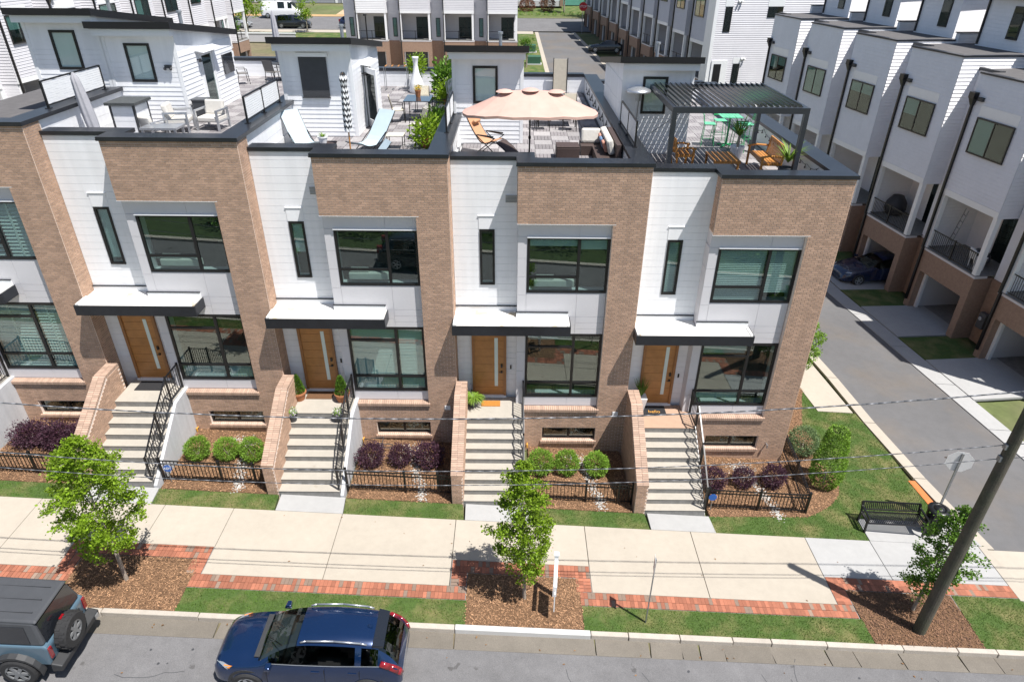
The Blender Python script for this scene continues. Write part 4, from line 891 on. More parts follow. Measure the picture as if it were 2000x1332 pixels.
def para(za, zm, zb, xa=-6.5, xb=17.8, ext=True):
    n_ = 16; out = []
    for i in range(n_ + 1):
        t_ = i / n_; x = xa + (xb - xa) * t_; s_ = (t_ - .46) / .5; out.append((x, zm + ((za - zm) if s_ < 0 else (zb - zm)) * s_ * s_ / (.846 if s_ < 0 else 1.166)))
    return [(-30, out[0][1] + 2.2)] + out + [(34, out[-1][1] + 1.4)]
wire('thickest twisted overhead wire, highest of the three', para(-3.40, -4.06, -3.22), .014, twist=1)
wire('middle one of the three overhead wires', para(-4.70, -5.49, -4.62), .010, twist=1)
wire('lowest and thinnest of the three overhead wires', para(-5.18, -5.90, -5.0), .009)
# regulatory sign seen nearly edge on
x, y = 10.71, -6.68; z = gz(x, y); S = thing('parking_sign', 'edge-on white parking sign on a thin steel post in the verge', 'street sign', (x, y, z), R(-98))
m_ = MB(); m_.box(-.028, .028, -.012, .012, -.1, 2.3); m_.build('post', STEEL, S)
m_ = MB(); m_.box(-.15, .15, -.018, -.014, 1.85, 2.3); pl_ = m_.build('plate', SIGNW, S); m_ = MB(); m_.box(-.12, .12, -.021, -.018, 2.13, 2.17); m_.box(-.12, .12, -.021, -.018, 1.92, 1.94); m_.lathe([(.07, -.0015), (.07, .0015)], (0, 0, 0), 16) if False else None; m_.build('red_print', SIGNR, pl_)
x, y = 20.55, -2.45; z = gz(x, y); S = thing('stop_sign', 'grey back of an octagonal stop sign at the alley mouth', 'street sign', (x, y, z), R(-16))
m_ = MB(); m_.box(-.03, .03, -.02, .02, -.1, 2.62); m_.build('post', STEEL, S)
m_ = MB(); oc = [(.385 * math.cos(R(22.5 + 45 * i)) , 2.30 + .385 * math.sin(R(22.5 + 45 * i))) for i in range(8)]; m_.prism(oc, lambda a, b, c: (a, c, b), .022, .028); m_.build('plate', SIGNB, S)
m_ = MB(); m_.prism([(a * .97, 2.3 + (b - 2.3) * .97) for a, b in oc], lambda a, b, c: (a, c, b), .0285, .030); fc = m_.build('face', SIGNR, S); text_mesh('STOP', 'lettering', .26, SIGNW, fc, (0, .032, 2.30), (R(90), 0, R(180)))
# white yard sign post, arm towards the street
x, y = 8.42, -6.0; z = gz(x, y); S = thing('yard_sign', 'white wooden yard sign post in the middle tree bed', 'yard sign', (x, y, z), R(-5))
m_ = MB(); m_.box(-.05, .05, -.05, .05, -.05, 1.52); m_.box(-.062, .062, -.062, .062, 1.52, 1.56); m_.build('post', WHITE2, S)
m_ = MB(); m_.box(-.04, .04, -.85, -.05, 1.28, 1.36); m_.build('arm', WHITE2, S)
m_ = MB(); m_.box(-.012, .012, -.80, -.15, .38, 1.02); pn_ = m_.build('hanging_panel', SIGNW, S); m_ = MB()
for yy in (-.72, -.23): m_.cyl((0, yy, 1.02), (0, yy, 1.28), .006, n=5)
m_.build('chain', STEEL, S)
# bench
x, y = 18.85, -2.98; z = gz(x, y); S = thing('park_bench', 'black slatted steel bench beside the sidewalk', 'bench', (x, y, z), R(-3.3))
for xx in (-.86, .86):
    m_ = MB(); m_.beam((xx, .26, 0), (xx, .22, .44), .05, .05); m_.beam((xx, -.26, 0), (xx, -.22, .44), .05, .05); m_.beam((xx, -.28, .44), (xx, .24, .42), .05, .05); m_.beam((xx, .22, .42), (xx, .33, .76), .05, .05); m_.beam((xx, -.26, .44), (xx, -.26, .64), .04, .04); m_.beam((xx, -.28, .64), (xx, .28, .64), .05, .04); m_.build('leg', IRON, S)
m_ = MB(); m_.beam((-.86, -.28, .455), (.86, -.28, .455), .04, .03); m_.beam((-.86, .22, .445), (.86, .22, .445), .04, .03); m_.beam((-.86, .25, .52), (.86, .25, .52), .03, .04); m_.beam((-.86, .33, .76), (.86, .33, .76), .03, .04); m_.build('rail', IRON, S)
m1 = MB(); m1.beam((0, -.27, .455), (0, .22, .445), .032, .012); a1 = m1.build('tmp', IRON, None, center=(0, 0, 0)); s1 = a1.data; bpy.data.objects.remove(a1)
m1 = MB(); m1.beam((0, .25, .52), (0, .33, .76), .032, .012); a1 = m1.build('tmp', IRON, None, center=(0, 0, 0)); s2 = a1.data; bpy.data.objects.remove(a1)
for i in range(30): inst(s1, 'slat', (-.81 + i * .056, 0, 0), S); inst(s2, 'slat', (-.81 + i * .056, 0, 0), S)
# litter bin
x, y = 20.12, -2.98; z = gz(x, y); S = thing('litter_bin', 'round black slatted litter bin next to the bench', 'litter bin', (x, y, z))
m_ = MB(); m_.lathe([(.20, .04), (.22, .1), (.24, .8), (.2, .82)], n=20); m_.build('liner', CHARC, S)
for i in range(24):
    a = i * math.pi / 12; m_ = MB(); m_.beam((.235 * math.cos(a), .235 * math.sin(a), .03), (.285 * math.cos(a), .285 * math.sin(a), .84), .045, .012, up=(math.cos(a), math.sin(a), 0)); m_.build('slat', IRON, S)
m_ = MB(); m_.lathe([(.30, .83), (.315, .86), (.31, .90), (.20, .94), (.17, .93), (.165, .86)], n=24); m_.lathe([(.16, .90), (.15, .93), (.08, .97), (.0, .98)], n=20); m_.build('lid', IRON, S, smooth=True)
# manhole, garden hose, small yard sign
m_ = MB(); x, y = 22.85, .42; z = gz(x, y); m_.lathe([(.34, -.07), (.34, -.052), (.30, -.050), (.29, -.053), (.0, -.051)], (x, y, z), 24); tag(m_.build('manhole_cover', mat('rusty_iron', (.045, .032, .026), .85, n=((30, .4),)), None), 'round iron manhole cover in the alley', 'manhole cover')
m_ = MB(); P_ = []; 
for i in range(40): a = i * .42; r = .18 + .10 * math.sin(i * .7); P_.append(Vector((2.75 + i * .012 + r * math.cos(a), -.55 + .6 * r * math.sin(a), gz(2.8, 0) + .04 + .003 * i)))
P_ += [Vector((3.0, -.2, gz(3, 0) + .2)), Vector((2.3 + 5.5 * 0 + .0, -.12, -9.4 - .386))]
m_.tube(P_, .014, 6); tag(m_.build('garden_hose', CHARC, None), 'curled dark garden hose behind the purple shrub', 'hose')
for (x, l, wd) in ((-2.95, 'small blue security yard sign hung on the left picket fence', 'ADT'), (13.42, 'small blue security yard sign by the end stair rail', None)):
    z = gz(x, -2.6); S = thing('security_sign', l, 'yard sign', (x, -2.58, z)); oc = [(.13 * math.cos(R(22.5 + 45 * i)), .52 + .13 * math.sin(R(22.5 + 45 * i))) for i in range(8)]
    m_ = MB(); m_.prism(oc, lambda a, b, c: (a, c, b), -.006, .006); pl_ = m_.build('plate', SIGNBL, S); m_ = MB(); m_.box(-.012, .012, -.004, .004, -.05, .42); m_.build('stake', STEEL, S)
    if wd: text_mesh(wd, 'lettering', .12, SIGNW, pl_, (0, -.009, .52), (R(90), 0, 0))
# ================================================================== DOORSTEP THINGS
def mat_rug(label, k, x, y, w, dpt, m, word=None):
    z = -7.86 - UNITS[k] + .002; X = 5.5 * k + x; S = thing('doormat', label, 'doormat', (X, y, z)); q = MB(); q.box(-w / 2, w / 2, -dpt / 2, dpt / 2, 0, .02); b_ = q.build('pile', m, S)
    if word: text_mesh(word, 'lettering', .20, GOLD, S, (0.02, -.09, .022), (0, 0, 0))
    return S
mat_rug('black rectangular doormat on the bare left landing', 0, -4.42, .12, .85, .5, MATD); mat_rug('brown doormat between the two terracotta pots', 1, -4.52, .22, .85, .42, MATB)
mat_rug('small orange doormat beside the fern', 2, -4.42, .10, .62, .30, MATO); mat_rug('black doormat with a gold printed greeting on the tan landing', 3, -4.55, .18, .80, .48, MATD, 'hello')
def pot(T, r, h, m, rim=True):
    q = MB(); q.lathe([(r * .72, 0), (r * .98, h * .8), (r * 1.06, h * .82), (r * 1.06, h), (r * .92, h), (r * .9, h * .88), (.0, h * .86)], n=20); return q.build('pot', m, T, smooth=False)
def soil(T, r, h): q = MB(); q.lathe([(r * .9, h * .85), (.0, h * .9)], n=16); q.build('soil', SOIL, T)
cone = MB(); random.seed(41)
for _ in range(2200):
    zz = random.random() ** 1.2; a = random.uniform(0, 6.28); rr = .19 * (1 - zz) ** .7 * (1 - abs(random.gauss(0, .15))) + .02; leaf(cone, (rr * math.cos(a), rr * math.sin(a), .30 + zz * .62), random.uniform(.035, .06), random.uniform(.55, 1.3), Vector((math.cos(a), math.sin(a), .5)))
o = cone.build('tmp', LEAFD, None, center=(0, 0, 0)); CONE = o.data; bpy.data.objects.remove(o)
zc = -7.86 - .386
for x, y, l in ((.36, .02, 'terracotta pot with a cone topiary left of the door'), (1.78, -.02, 'terracotta pot with a cone topiary by the stair rail')):
    T = thing('topiary_pot', l, 'potted plant', (x, y, zc + .002), group='terracotta topiary pots'); pot(T, .24, .30, TERRA); soil(T, .24, .3); inst(CONE, 'foliage', (0, 0, 0), T)
fl = MB(); random.seed(42)
for _ in range(420):
    a = random.uniform(0, 6.28); rr = .17 * math.sqrt(random.random()); leaf(fl, (rr * math.cos(a), rr * math.sin(a), .28 + random.uniform(0, .16)), random.uniform(.03, .06), random.uniform(.7, 1.2), None, 0 if random.random() < .55 else 1)
o = fl.build('tmp', [BOXL, FLOWER], None, center=(0, 0, 0)); FL = o.data; bpy.data.objects.remove(o)
rs = (zc - gz(5.5 - 4.2, -2.86)) / 8
for x, l in ((.38, 'dark pot of white flowers on the top step by the brick wall'), (1.82, 'dark pot of white flowers on the top step by the rail')):
    T = thing('flower_pot', l, 'potted plant', (x, -.88, zc - rs + .002), group='dark flower pots'); pot(T, .16, .28, CHARC); inst(FL, 'flowers', (0, 0, 0), T)
def fronds(n, L_, droop, up, w, seed, m, base=.3):
    random.seed(seed); q = MB()
    for i in range(n):
        a = random.uniform(0, 6.28); ln = L_ * random.uniform(.6, 1.1); u0 = up * random.uniform(.5, 1.3); p = Vector((0, 0, base)); d = Vector((math.cos(a), math.sin(a), u0)).normalized(); N_ = 6; t_ = random.uniform(.65, 1.3)
        for j in range(N_):
            e = p + d * (ln / N_); s_ = Vector((-math.sin(a), math.cos(a), 0)); w0 = w * (1 - (j / N_) ** 2) ; w1 = w * (1 - ((j + 1) / N_) ** 2)
            q.add([p - s_ * w0, p + s_ * w0, e + s_ * w1, e - s_ * w1], [(0, 1, 2, 3)], 0, t_); p = e; d = (d + Vector((0, 0, -droop))).normalized()
    o = q.build('tmp', m, None, center=(0, 0, 0)); me = o.data; bpy.data.objects.remove(o); return me
FERN = fronds(150, .48, .30, 1.1, .022, 51, FERNL, .28); PALM = fronds(60, .85, .16, 1.6, .02, 52, LEAFD, .45); SPIKE = fronds(90, .70, .05, 3.0, .012, 53, LEAFD, .5); GRASSY = fronds(160, .42, .25, 1.8, .010, 54, LEAF, .2)
z2 = -7.86 - .58
T = thing('fern_pot', 'lush pale green fern in a grey pot by the door', 'potted plant', (5.5 * 2 - 4.98, -.02, z2 + .002)); pot(T, .17, .30, GREYM); inst(FERN, 'fronds', (0, 0, 0), T)
z3 = -7.86 - .865
T = thing('tapered_planter', 'tall white tapered planter with grassy plant by the end door', 'potted plant', (16.5 - 4.98, .28, z3 + .002)); m_ = MB(); m_.hexa([(-.11, -.11, 0), (.11, -.11, 0), (.11, .11, 0), (-.11, .11, 0), (-.18, -.18, .5), (.18, -.18, .5), (.18, .18, .5), (-.18, .18, .5)]); m_.build('pot', WHITE2, T); inst(SPIKE, 'fronds', (0, 0, 0), T)
# ================================================================== VEHICLES
def crom(P, n):
    out = []
    for i in range(len(P) - 1):
        p0, p1, p2, p3 = P[max(0, i - 1)], P[i], P[i + 1], P[min(len(P) - 1, i + 2)]
        for j in range(n):
            t_ = j / n; out.append(tuple(.5 * ((2 * b) + (c - a) * t_ + (2 * a - 5 * b + 4 * c - d) * t_ * t_ + (3 * b - a - 3 * c + d) * t_ ** 3) for a, b, c, d in zip(p0, p1, p2, p3)))
    out.append(P[-1]); return out
def wheel(T, x, y, r, w, side, rimm=ALU, spokes=5, name='wheel'):
    q = MB(); n = 24; prof = [(r * .66, -w / 2), (r * .9, -w / 2), (r, -w * .36), (r, w * .36), (r * .9, w / 2), (r * .66, w / 2)]
    P_ = []; F = []
    for rr, yy in prof: P_ += [(x + rr * math.cos(2 * math.pi * i / n), y + yy, r + rr * math.sin(2 * math.pi * i / n)) for i in range(n)]
    for k_ in range(len(prof) - 1): F += [(k_ * n + i, k_ * n + (i + 1) % n, (k_ + 1) * n + (i + 1) % n, (k_ + 1) * n + i) for i in range(n)]
    q.add(P_, F); q.cyl((x, y - w * .3, r), (x, y + w * .3, r), r * .66, n=n); tw = q.build(name, RUBBER, T)
    q = MB(); yo = y + side * w * .42
    for i in range(spokes):
        a = 2 * math.pi * i / spokes; q.beam((x + .03 * math.cos(a), yo, r + .03 * math.sin(a)), (x + r * .62 * math.cos(a), yo, r + r * .62 * math.sin(a)), r * .2, .03, up=(0, 1, 0))
    for i in range(n): a = 2 * math.pi * i / n; b = 2 * math.pi * (i + 1) / n; q.beam((x + r * .63 * math.cos(a), yo, r + r * .63 * math.sin(a)), (x + r * .63 * math.cos(b), yo, r + r * .63 * math.sin(b)), .05, .03, up=(0, 1, 0))
    q.cyl((x, yo - .02, r), (x, yo + side * .02, r), r * .16, n=10); q.build('rim', rimm, tw); return tw
def loft_car(T, st, paint, wins, ws, rw, clad=CLAD, W=1.0, glass=CARGLASS, nx=5):
    """st: (x, half width, belt z, roof z, roof half width, sill z); x runs from nose (+) to tail (-)"""
    ctrl = []
    for x, w, zb, zr, wr, zs_ in st: ctrl.append([(x, .82 * w, zs_), (x, .985 * w, zs_ + .08), (x, w, (zs_ + zb) * .5 + .05), (x, .975 * w, zb - .12), (x, .935 * w, zb), (x, wr, zr - .075), (x, wr * .90, zr - .018), (x, wr * .5, zr + .004), (x, 0, zr + .012)])
    cols = [crom([c[j] for c in ctrl], nx) for j in range(9)]; n = len(cols[0]); parts = {}
    def put(key, vs_): parts.setdefault(key, MB()).add(vs_, [(0, 1, 2, 3)])
    for i in range(n - 1):
        for j in range(8):
            a, b, c, d = cols[j][i], cols[j][i + 1], cols[j + 1][i + 1], cols[j + 1][i]; xm = (a[0] + b[0]) / 2; key = ('body', 0)
            if j == 0: key = ('lower_cladding', 0)
            if j == 4:
                for wi, (xa, xb) in enumerate(wins):
                    if xb < xm < xa: key = ('side_window', wi)
            if j >= 5 and ws[1] < xm < ws[0]: key = ('windshield', 0)
            if j >= 5 and rw[1] < xm < rw[0]: key = ('rear_window', 0)
            for s_ in (1, -1):
                kk = key if key[0] != 'side_window' else (key[0], key[1] * 2 + (s_ > 0)); vs_ = [(p[0], p[1] * s_, p[2]) for p in (a, b, c, d)]; put(kk, vs_ if s_ > 0 else vs_[::-1])
    # nose and tail caps
    for i in (0, n - 1):
        ring = [cols[j][i] for j in range(9)]; full = ring + [(p[0], -p[1], p[2]) for p in ring[::-1][1:]]; parts[('body', 0)].add(full, [tuple(range(len(full))) if i else tuple(range(len(full)))[::-1]])
    for (nm, wi), q in parts.items():
        o = q.build(nm, {'body': paint, 'lower_cladding': clad, 'windshield': WSGLASS}.get(nm, glass), T, smooth=True)
        if nm == 'body':
            md = o.modifiers.new('w', 'WELD'); md.merge_threshold = .0005
    # cabin
    q = MB(); q.box(st[2][0] * .3, st[-2][0] * .9, -W * .7, W * .7, .35, .80); q.build('cabin_floor', CHARC, T)
def arch(T, x, y, r, side, m=CLAD):
    q = MB(); n = 14
    for i in range(n):
        a = math.pi * i / n; b = math.pi * (i + 1) / n
        for (ra, rb) in ((r, r + .07),):
            P_ = [(x + ra * math.cos(a), y, .33 + ra * math.sin(a)), (x + rb * math.cos(a), y, .33 + rb * math.sin(a)), (x + rb * math.cos(b), y, .33 + rb * math.sin(b)), (x + ra * math.cos(b), y, .33 + ra * math.sin(b))]
            q.hexa([(p[0], p[1] - .03 * side, p[2]) for p in P_] + [(p[0], p[1] + .015 * side, p[2]) for p in P_])
    q.cyl((x, y - side * .10, .33), (x, y + side * .004, .33), r, n=20); q.build('wheel_arch', m, T)
NIRO = [(2.09, .52, .52, .56, .42, .24), (2.03, .66, .66, .74, .54, .22), (1.86, .76, .76, .86, .62, .21), (1.5, .80, .86, .935, .64, .20), (1.05, .81, .93, 1.00, .65, .20), (.66, .81, .955, 1.27, .60, .20), (.20, .81, .96, 1.46, .55, .20), (-.6, .81, .98, 1.52, .56, .20), (-1.30, .81, 1.01, 1.48, .55, .20), (-1.55, .805, 1.03, 1.42, .53, .22), (-1.80, .79, 1.02, 1.22, .55, .26), (-1.98, .75, .92, .985, .58, .30), (-2.07, .64, .72, .80, .52, .34)]
xc, yc = 2.79, -8.14; zc = gz(xc, yc) - .10
T = thing('parked_suv', 'dark blue compact suv with silver roof rails parked at the kerb', 'car', (xc, yc, zc), math.pi); T.rotation_euler = (0, R(-3.4), math.pi); T.scale = (1, .89, .98)
loft_car(T, NIRO, PAINT, [(.78, -.36), (-.44, -1.12), (-1.19, -1.56)], (1.04, .22), (-1.56, -1.97), W=.8)
for s_ in (1, -1):
    for x in (1.30, -1.32): wheel(T, x, s_ * .755, .325, .21, s_, ALU); arch(T, x, s_ * .785, .36, s_)
    q = MB(); q.tube([(.12, s_ * .52, 1.475), (.0, s_ * .525, 1.53), (-.6, s_ * .53, 1.575), (-1.15, s_ * .525, 1.535), (-1.3, s_ * .52, 1.49)], .022, 8); q.build('roof_rail', ALU, T, smooth=True)
    q = MB(); q.hexa([(.68, s_ * .80, .98), (.86, s_ * .80, .98), (.84, s_ * .98, 1.0), (.70, s_ * .98, 1.0), (.70, s_ * .80, 1.10), (.82, s_ * .80, 1.10), (.80, s_ * .97, 1.10), (.71, s_ * .97, 1.10)]); q.build('mirror', PAINT, T, bevel=.02)
    q = MB(); q.hexa([(1.99, s_ * .50, .66), (1.70, s_ * .76, .72), (1.74, s_ * .775, .80), (2.0, s_ * .54, .74), (1.97, s_ * .50, .70), (1.66, s_ * .74, .79), (1.62, s_ * .755, .84), (1.95, s_ * .54, .78)]); hl = q.build('headlight', LENS, T)
    q = MB(); q.hexa([(1.80, s_ * .70, .735), (1.66, s_ * .765, .755), (1.68, s_ * .775, .80), (1.82, s_ * .715, .77), (1.76, s_ * .68, .80), (1.60, s_ * .75, .83), (1.58, s_ * .755, .85), (1.77, s_ * .70, .82)]); q.build('indicator', AMBER, hl)
    q = MB(); Oo = [(-1.60, .775, 1.06), (-1.80, .782, .97), (-1.98, .762, .82), (-2.05, .71, .70)]; Ii = [(-1.66, .70, 1.155), (-1.86, .68, 1.06), (-2.03, .63, .90), (-2.09, .60, .72)]
    for i_ in range(3):
        P4 = [Oo[i_], Oo[i_ + 1], Ii[i_ + 1], Ii[i_]]; q.hexa([(p[0] + .05, s_ * (p[1] - .05), p[2] - .03) for p in P4] + [(p[0] - .012, s_ * (p[1] + .006), p[2] + .012) for p in P4])
    q.build('tail_light', REDLAMP, T, smooth=True)
    for x in (-.20, -1.0): q = MB(); q.box(x - .09, x + .09, s_ * .792 - .02, s_ * .792 + .02, .80, .83); q.build('door_handle', PAINT, T)
    for x in (.86, -.40, -1.16): q = MB(); q.box(x - .004, x + .004, s_ * .80 - .013, s_ * .80 + .013, .32, .90); q.build('door_gap', BLACK, T)
    q = MB(); q.tube([(.80, s_ * .757, .985), (.2, s_ * .762, .982), (-.6, s_ * .762, .995), (-1.60, s_ * .752, 1.045)], .009, 5); q.build('window_trim', ALU, T)
q = MB(); q.beam((.98, .05, 1.05), (.52, .52, 1.33), .02, .012); q.beam((.98, -.42, 1.05), (.62, .0, 1.31), .02, .012); q.build('wiper', BLACK, T)
q = MB(); q.box(1.02, 1.14, -.60, .60, .985, 1.015); q.build('cowl', CLAD, T)
q = MB(); q.hexa([(-1.32, -.06, 1.50), (-1.24, -.03, 1.51), (-1.24, .03, 1.51), (-1.32, .06, 1.50), (-1.36, -.02, 1.56), (-1.30, -.01, 1.55), (-1.30, .01, 1.55), (-1.36, .02, 1.56)]); q.build('antenna_fin', PAINT, T)
q = MB(); q.hexa([(-1.42, -.55, 1.44), (-1.42, .55, 1.44), (-1.64, .52, 1.40), (-1.64, -.52, 1.40), (-1.42, -.53, 1.485), (-1.42, .53, 1.485), (-1.66, .50, 1.44), (-1.66, -.50, 1.44)]); q.build('spoiler', PAINTK, T)
for s_ in (.33, -.33): q = MB(); q.box(-.1, .38, s_ - .22, s_ + .22, .5, .82); q.box(-.18, .02, s_ - .22, s_ + .22, .8, 1.2); q.build('seat', CHARC, T, bevel=.05)
q = MB(); q.box(.55, 1.0, -.66, .66, .8, .96); q.build('dashboard', CHARC, T)
# boxy off-roader
xc, yc = -4.55, -8.12; zc = gz(xc, yc) - .10
T = thing('off_roader', 'blue-grey boxy off-roader with dark hardtop and rear spare wheel', 'car', (xc, yc, zc), math.pi); T.rotation_euler = (0, R(-3.4), math.pi); T.scale = (1, .93, 1)
q = MB(); q.prism([(-1.88, .55), (-1.92, 1.10), (-1.86, 1.17), (.9, 1.17), (.98, 1.12), (2.1, 1.02), (2.15, .55)], lambda a, b, c: (a, c, b), -.74, .74); q.build('body', PAINTG, T, bevel=.045)
q = MB(); q.hexa([(-1.86, -.72, 1.17), (.45, -.72, 1.17), (.45, .72, 1.17), (-1.86, .72, 1.17), (-1.72, -.60, 1.76), (.05, -.60, 1.80), (.05, .60, 1.80), (-1.72, .60, 1.76)]); q.build('hardtop', HARDTOP, T, bevel=.05)
q = MB(); q.hexa([(-1.80, -.61, 1.75), (.06, -.61, 1.79), (.06, .61, 1.79), (-1.80, .61, 1.75), (-1.76, -.56, 1.80), (.03, -.56, 1.84), (.03, .56, 1.84), (-1.76, .56, 1.80)]); rp = q.build('roof_panel', HARDTOP, T, bevel=.03)
for yy in (-.35, 0, .35): q = MB(); q.box(-1.6, -.1, yy - .012, yy + .012, 1.81, 1.835); q.build('roof_rib', HARDTOP, rp)
q = MB(); q.hexa([(-1.885, -.62, 1.22), (-1.87, -.62, 1.22), (-1.87, .62, 1.22), (-1.885, .62, 1.22), (-1.765, -.54, 1.70), (-1.75, -.54, 1.70), (-1.75, .54, 1.70), (-1.765, .54, 1.70)]); q.build('rear_window', PAINTK, T)
for s_ in (1, -1):
    q = MB(); q.hexa([(-1.60, s_ * .722, 1.24), (-.62, s_ * .722, 1.24), (-.62, s_ * .70, 1.24), (-1.60, s_ * .70, 1.24), (-1.52, s_ * .632, 1.66), (-.62, s_ * .632, 1.66), (-.62, s_ * .61, 1.66), (-1.52, s_ * .61, 1.66)]); q.build('side_window', PAINTK, T)
    q = MB(); q.hexa([(-.52, s_ * .722, 1.24), (.30, s_ * .722, 1.24), (.30, s_ * .70, 1.24), (-.52, s_ * .70, 1.24), (-.52, s_ * .632, 1.66), (.08, s_ * .632, 1.66), (.08, s_ * .61, 1.66), (-.52, s_ * .61, 1.66)]); q.build('side_window', PAINTK, T)
    for x in (1.38, -1.18):
        wheel(T, x, s_ * .76, .40, .25, s_, STEEL, 6)
        q = MB(); n = 9; ring = [(x + .52 * math.cos(math.pi * i / n), .40 + .50 * math.sin(math.pi * i / n)) for i in range(n + 1)]
        for (a, b), (c, e) in zip(ring, ring[1:]): q.hexa([(a, s_ * .70, b - .02), (c, s_ * .70, e - .02), (c, s_ * .86, e - .06), (a, s_ * .86, b - .06), (a, s_ * .70, b + .05), (c, s_ * .70, e + .05), (c, s_ * .86, e + .01), (a, s_ * .86, b + .01)])
        q.build('fender_flare', CLAD, T)
    q = MB(); q.box(-1.945, -1.90, s_ * .67 - .05, s_ * .67 + .05, .78, 1.10); q.build('tail_light', REDLAMP, T, bevel=.012)
    q = MB(); q.box(-.62, -.58, s_ * .741, s_ * .747, .6, 1.12); q.build('door_gap', BLACK, T)
q = MB(); q.prism([(-1.86, .38), (-2.10, .42), (-2.12, .60), (-1.88, .66)], lambda a, b, c: (a, c, b), -.78, .78); q.build('rear_bumper', CLAD, T, bevel=.03)
q = MB(); q.box(-2.135, -2.12, -.70, -.58, .46, .58); q.build('fog_light', ALU, T)
q = MB(); q.box(-1.945, -1.925, -.46, -.42, .82, 1.0); q.build('tailgate_handle', BLACK, T)
# spare wheel on the tailgate
q = MB(); n = 26; cx, cy, cz, r, w = -2.05, .12, 1.0, .42, .26; prof = [(r * .55, -w / 2), (r * .9, -w / 2), (r, -w * .34), (r, w * .34), (r * .9, w / 2), (r * .55, w / 2)]; P_ = []; F = []
for rr, xx in prof: P_ += [(cx + xx, cy + rr * math.cos(2 * math.pi * i / n), cz + rr * math.sin(2 * math.pi * i / n)) for i in range(n)]
for k_ in range(5): F += [(k_ * n + i, k_ * n + (i + 1) % n, (k_ + 1) * n + (i + 1) % n, (k_ + 1) * n + i) for i in range(n)]
q.add(P_, F); q.cyl((cx - .08, cy, cz), (cx + .12, cy, cz), r * .56, n=n)
for i in range(36): a = 2 * math.pi * i / 36; q.obox((cx + (.05 if i % 2 else -.05), cy + r * math.cos(a), cz + r * math.sin(a)), (.10, .045, .02), Matrix.Rotation(a - math.pi / 2, 3, 'X'))
sw_ = q.build('spare_wheel', RUBBER, T); q = MB()
for i in range(6): a = 2 * math.pi * i / 6; q.beam((cx - .10, cy, cz), (cx - .105, cy + r * .5 * math.cos(a), cz + r * .5 * math.sin(a)), .07, .03, up=(1, 0, 0))
for i in range(20): a = 2 * math.pi * i / 20; b = 2 * math.pi * (i + 1) / 20; q.beam((cx - .10, cy + r * .53 * math.cos(a), cz + r * .53 * math.sin(a)), (cx - .10, cy + r * .53 * math.cos(b), cz + r * .53 * math.sin(b)), .04, .04, up=(1, 0, 0))
q.build('rim', STEEL, sw_)
q = MB(); q.box(-2.0, -1.95, .05, .19, 1.36, 1.44); q.build('brake_light', REDLAMP, T)
# ================================================================== ROOF TERRACES
DZ = {k: -.664 - d for k, d in UNITS.items()}
def closed_umbrella(label, x, y, k, h, r, m, pole, lean=(0, 0), stripes=None, name='closed_parasol', base=True, z=None):
    T = thing(name, label, 'parasol', (x, y, DZ[k] if z is None else z)); lx, ly = lean
    q = MB(); q.cyl((0, 0, 0), (lx, ly, h), .022, n=8); q.build('pole', pole, T)
    if base: q = MB(); q.lathe([(.24, 0), (.24, .05), (.05, .08), (.04, .25)], n=16); q.build('base', CHARC, T)
    n = 14; segs = 40 if stripes else 10; z0 = h * (.36 if stripes else .22); q = MB()
    def prof(f): return r * (.75 + .25 * math.sin(f * 2.5)) * (1 - .55 * f) + (.25 * r * math.exp(-((f - .88) / .06) ** 2) if stripes else 0)
    ring = []
    for i in range(segs + 1):
        f = i / segs; rr = prof(f) if f < 1 else .02; zz = z0 + (h - z0) * f
        ring.append([(lx * zz / h + rr * (1 + .16 * math.cos(7 * a_)) * math.cos(a_), ly * zz / h + rr * (1 + .16 * math.cos(7 * a_)) * math.sin(a_), zz + (.035 * math.cos(7 * a_) if stripes else 0)) for a_ in [2 * math.pi * j / 28 for j in range(28)]])
    P_ = [p for rg in ring for p in rg]
    for i in range(segs):
        q.add([], [])
    base_i = len(q.v); q.v += [Vector(p) for p in P_]
    for i in range(segs):
        for j in range(28): q.f.append([i * 28 + j, i * 28 + (j + 1) % 28, (i + 1) * 28 + (j + 1) % 28, (i + 1) * 28 + j]); q.m.append((i // 2) % 2 if stripes else 0); q.t.append(1.0)
    q.build('canopy', [m, stripes] if stripes else m, T, smooth=not stripes); return T
# --- second house: lounge corner
closed_umbrella('closed grey covered parasol leaning by the roof cabinet', -4.98, 2.25, 0, 2.0, .20, GREYC, ALU, (-.18, 0))
T = thing('roof_cabinet', 'white outdoor cabinet with dark shingled top on the roof deck', 'cabinet', (-4.55, 3.55, DZ[0])); 
q = MB(); q.box(-.36, .36, -.42, .42, .0, .92); q.build('body', WHITE, T)
for x in (-.38, .32):
    for y in (-.44, .38): q = MB(); q.box(x, x + .06, y, y + .06, 0, .94); q.build('post', CHARC, T)
q = MB(); q.box(-.46, .46, -.52, .52, .94, 1.02); q.build('top', SHINGLE, T)
for i in range(4): q = MB(); q.box(-.315, .315, -.432, -.42, .06 + i * .21, .255 + i * .21); q.build('board', WHITE, T); q = MB(); q.box(.36, .372, -.37, .37, .06 + i * .21, .255 + i * .21); q.build('board', WHITE, T)
T = thing('waste_bin', 'dark grey lidded waste bin by the roof door', 'bin', (-3.12, 5.35, DZ[0])); q = MB(); q.hexa([(-.17, -.15, 0), (.17, -.15, 0), (.17, .15, 0), (-.17, .15, 0), (-.23, -.2, .68), (.23, -.2, .68), (.23, .2, .68), (-.23, .2, .68)]); q.build('body', GREYM, T); q = MB(); q.box(-.25, .25, -.22, .22, .68, .75); q.build('lid', GREYM, T, bevel=.03)
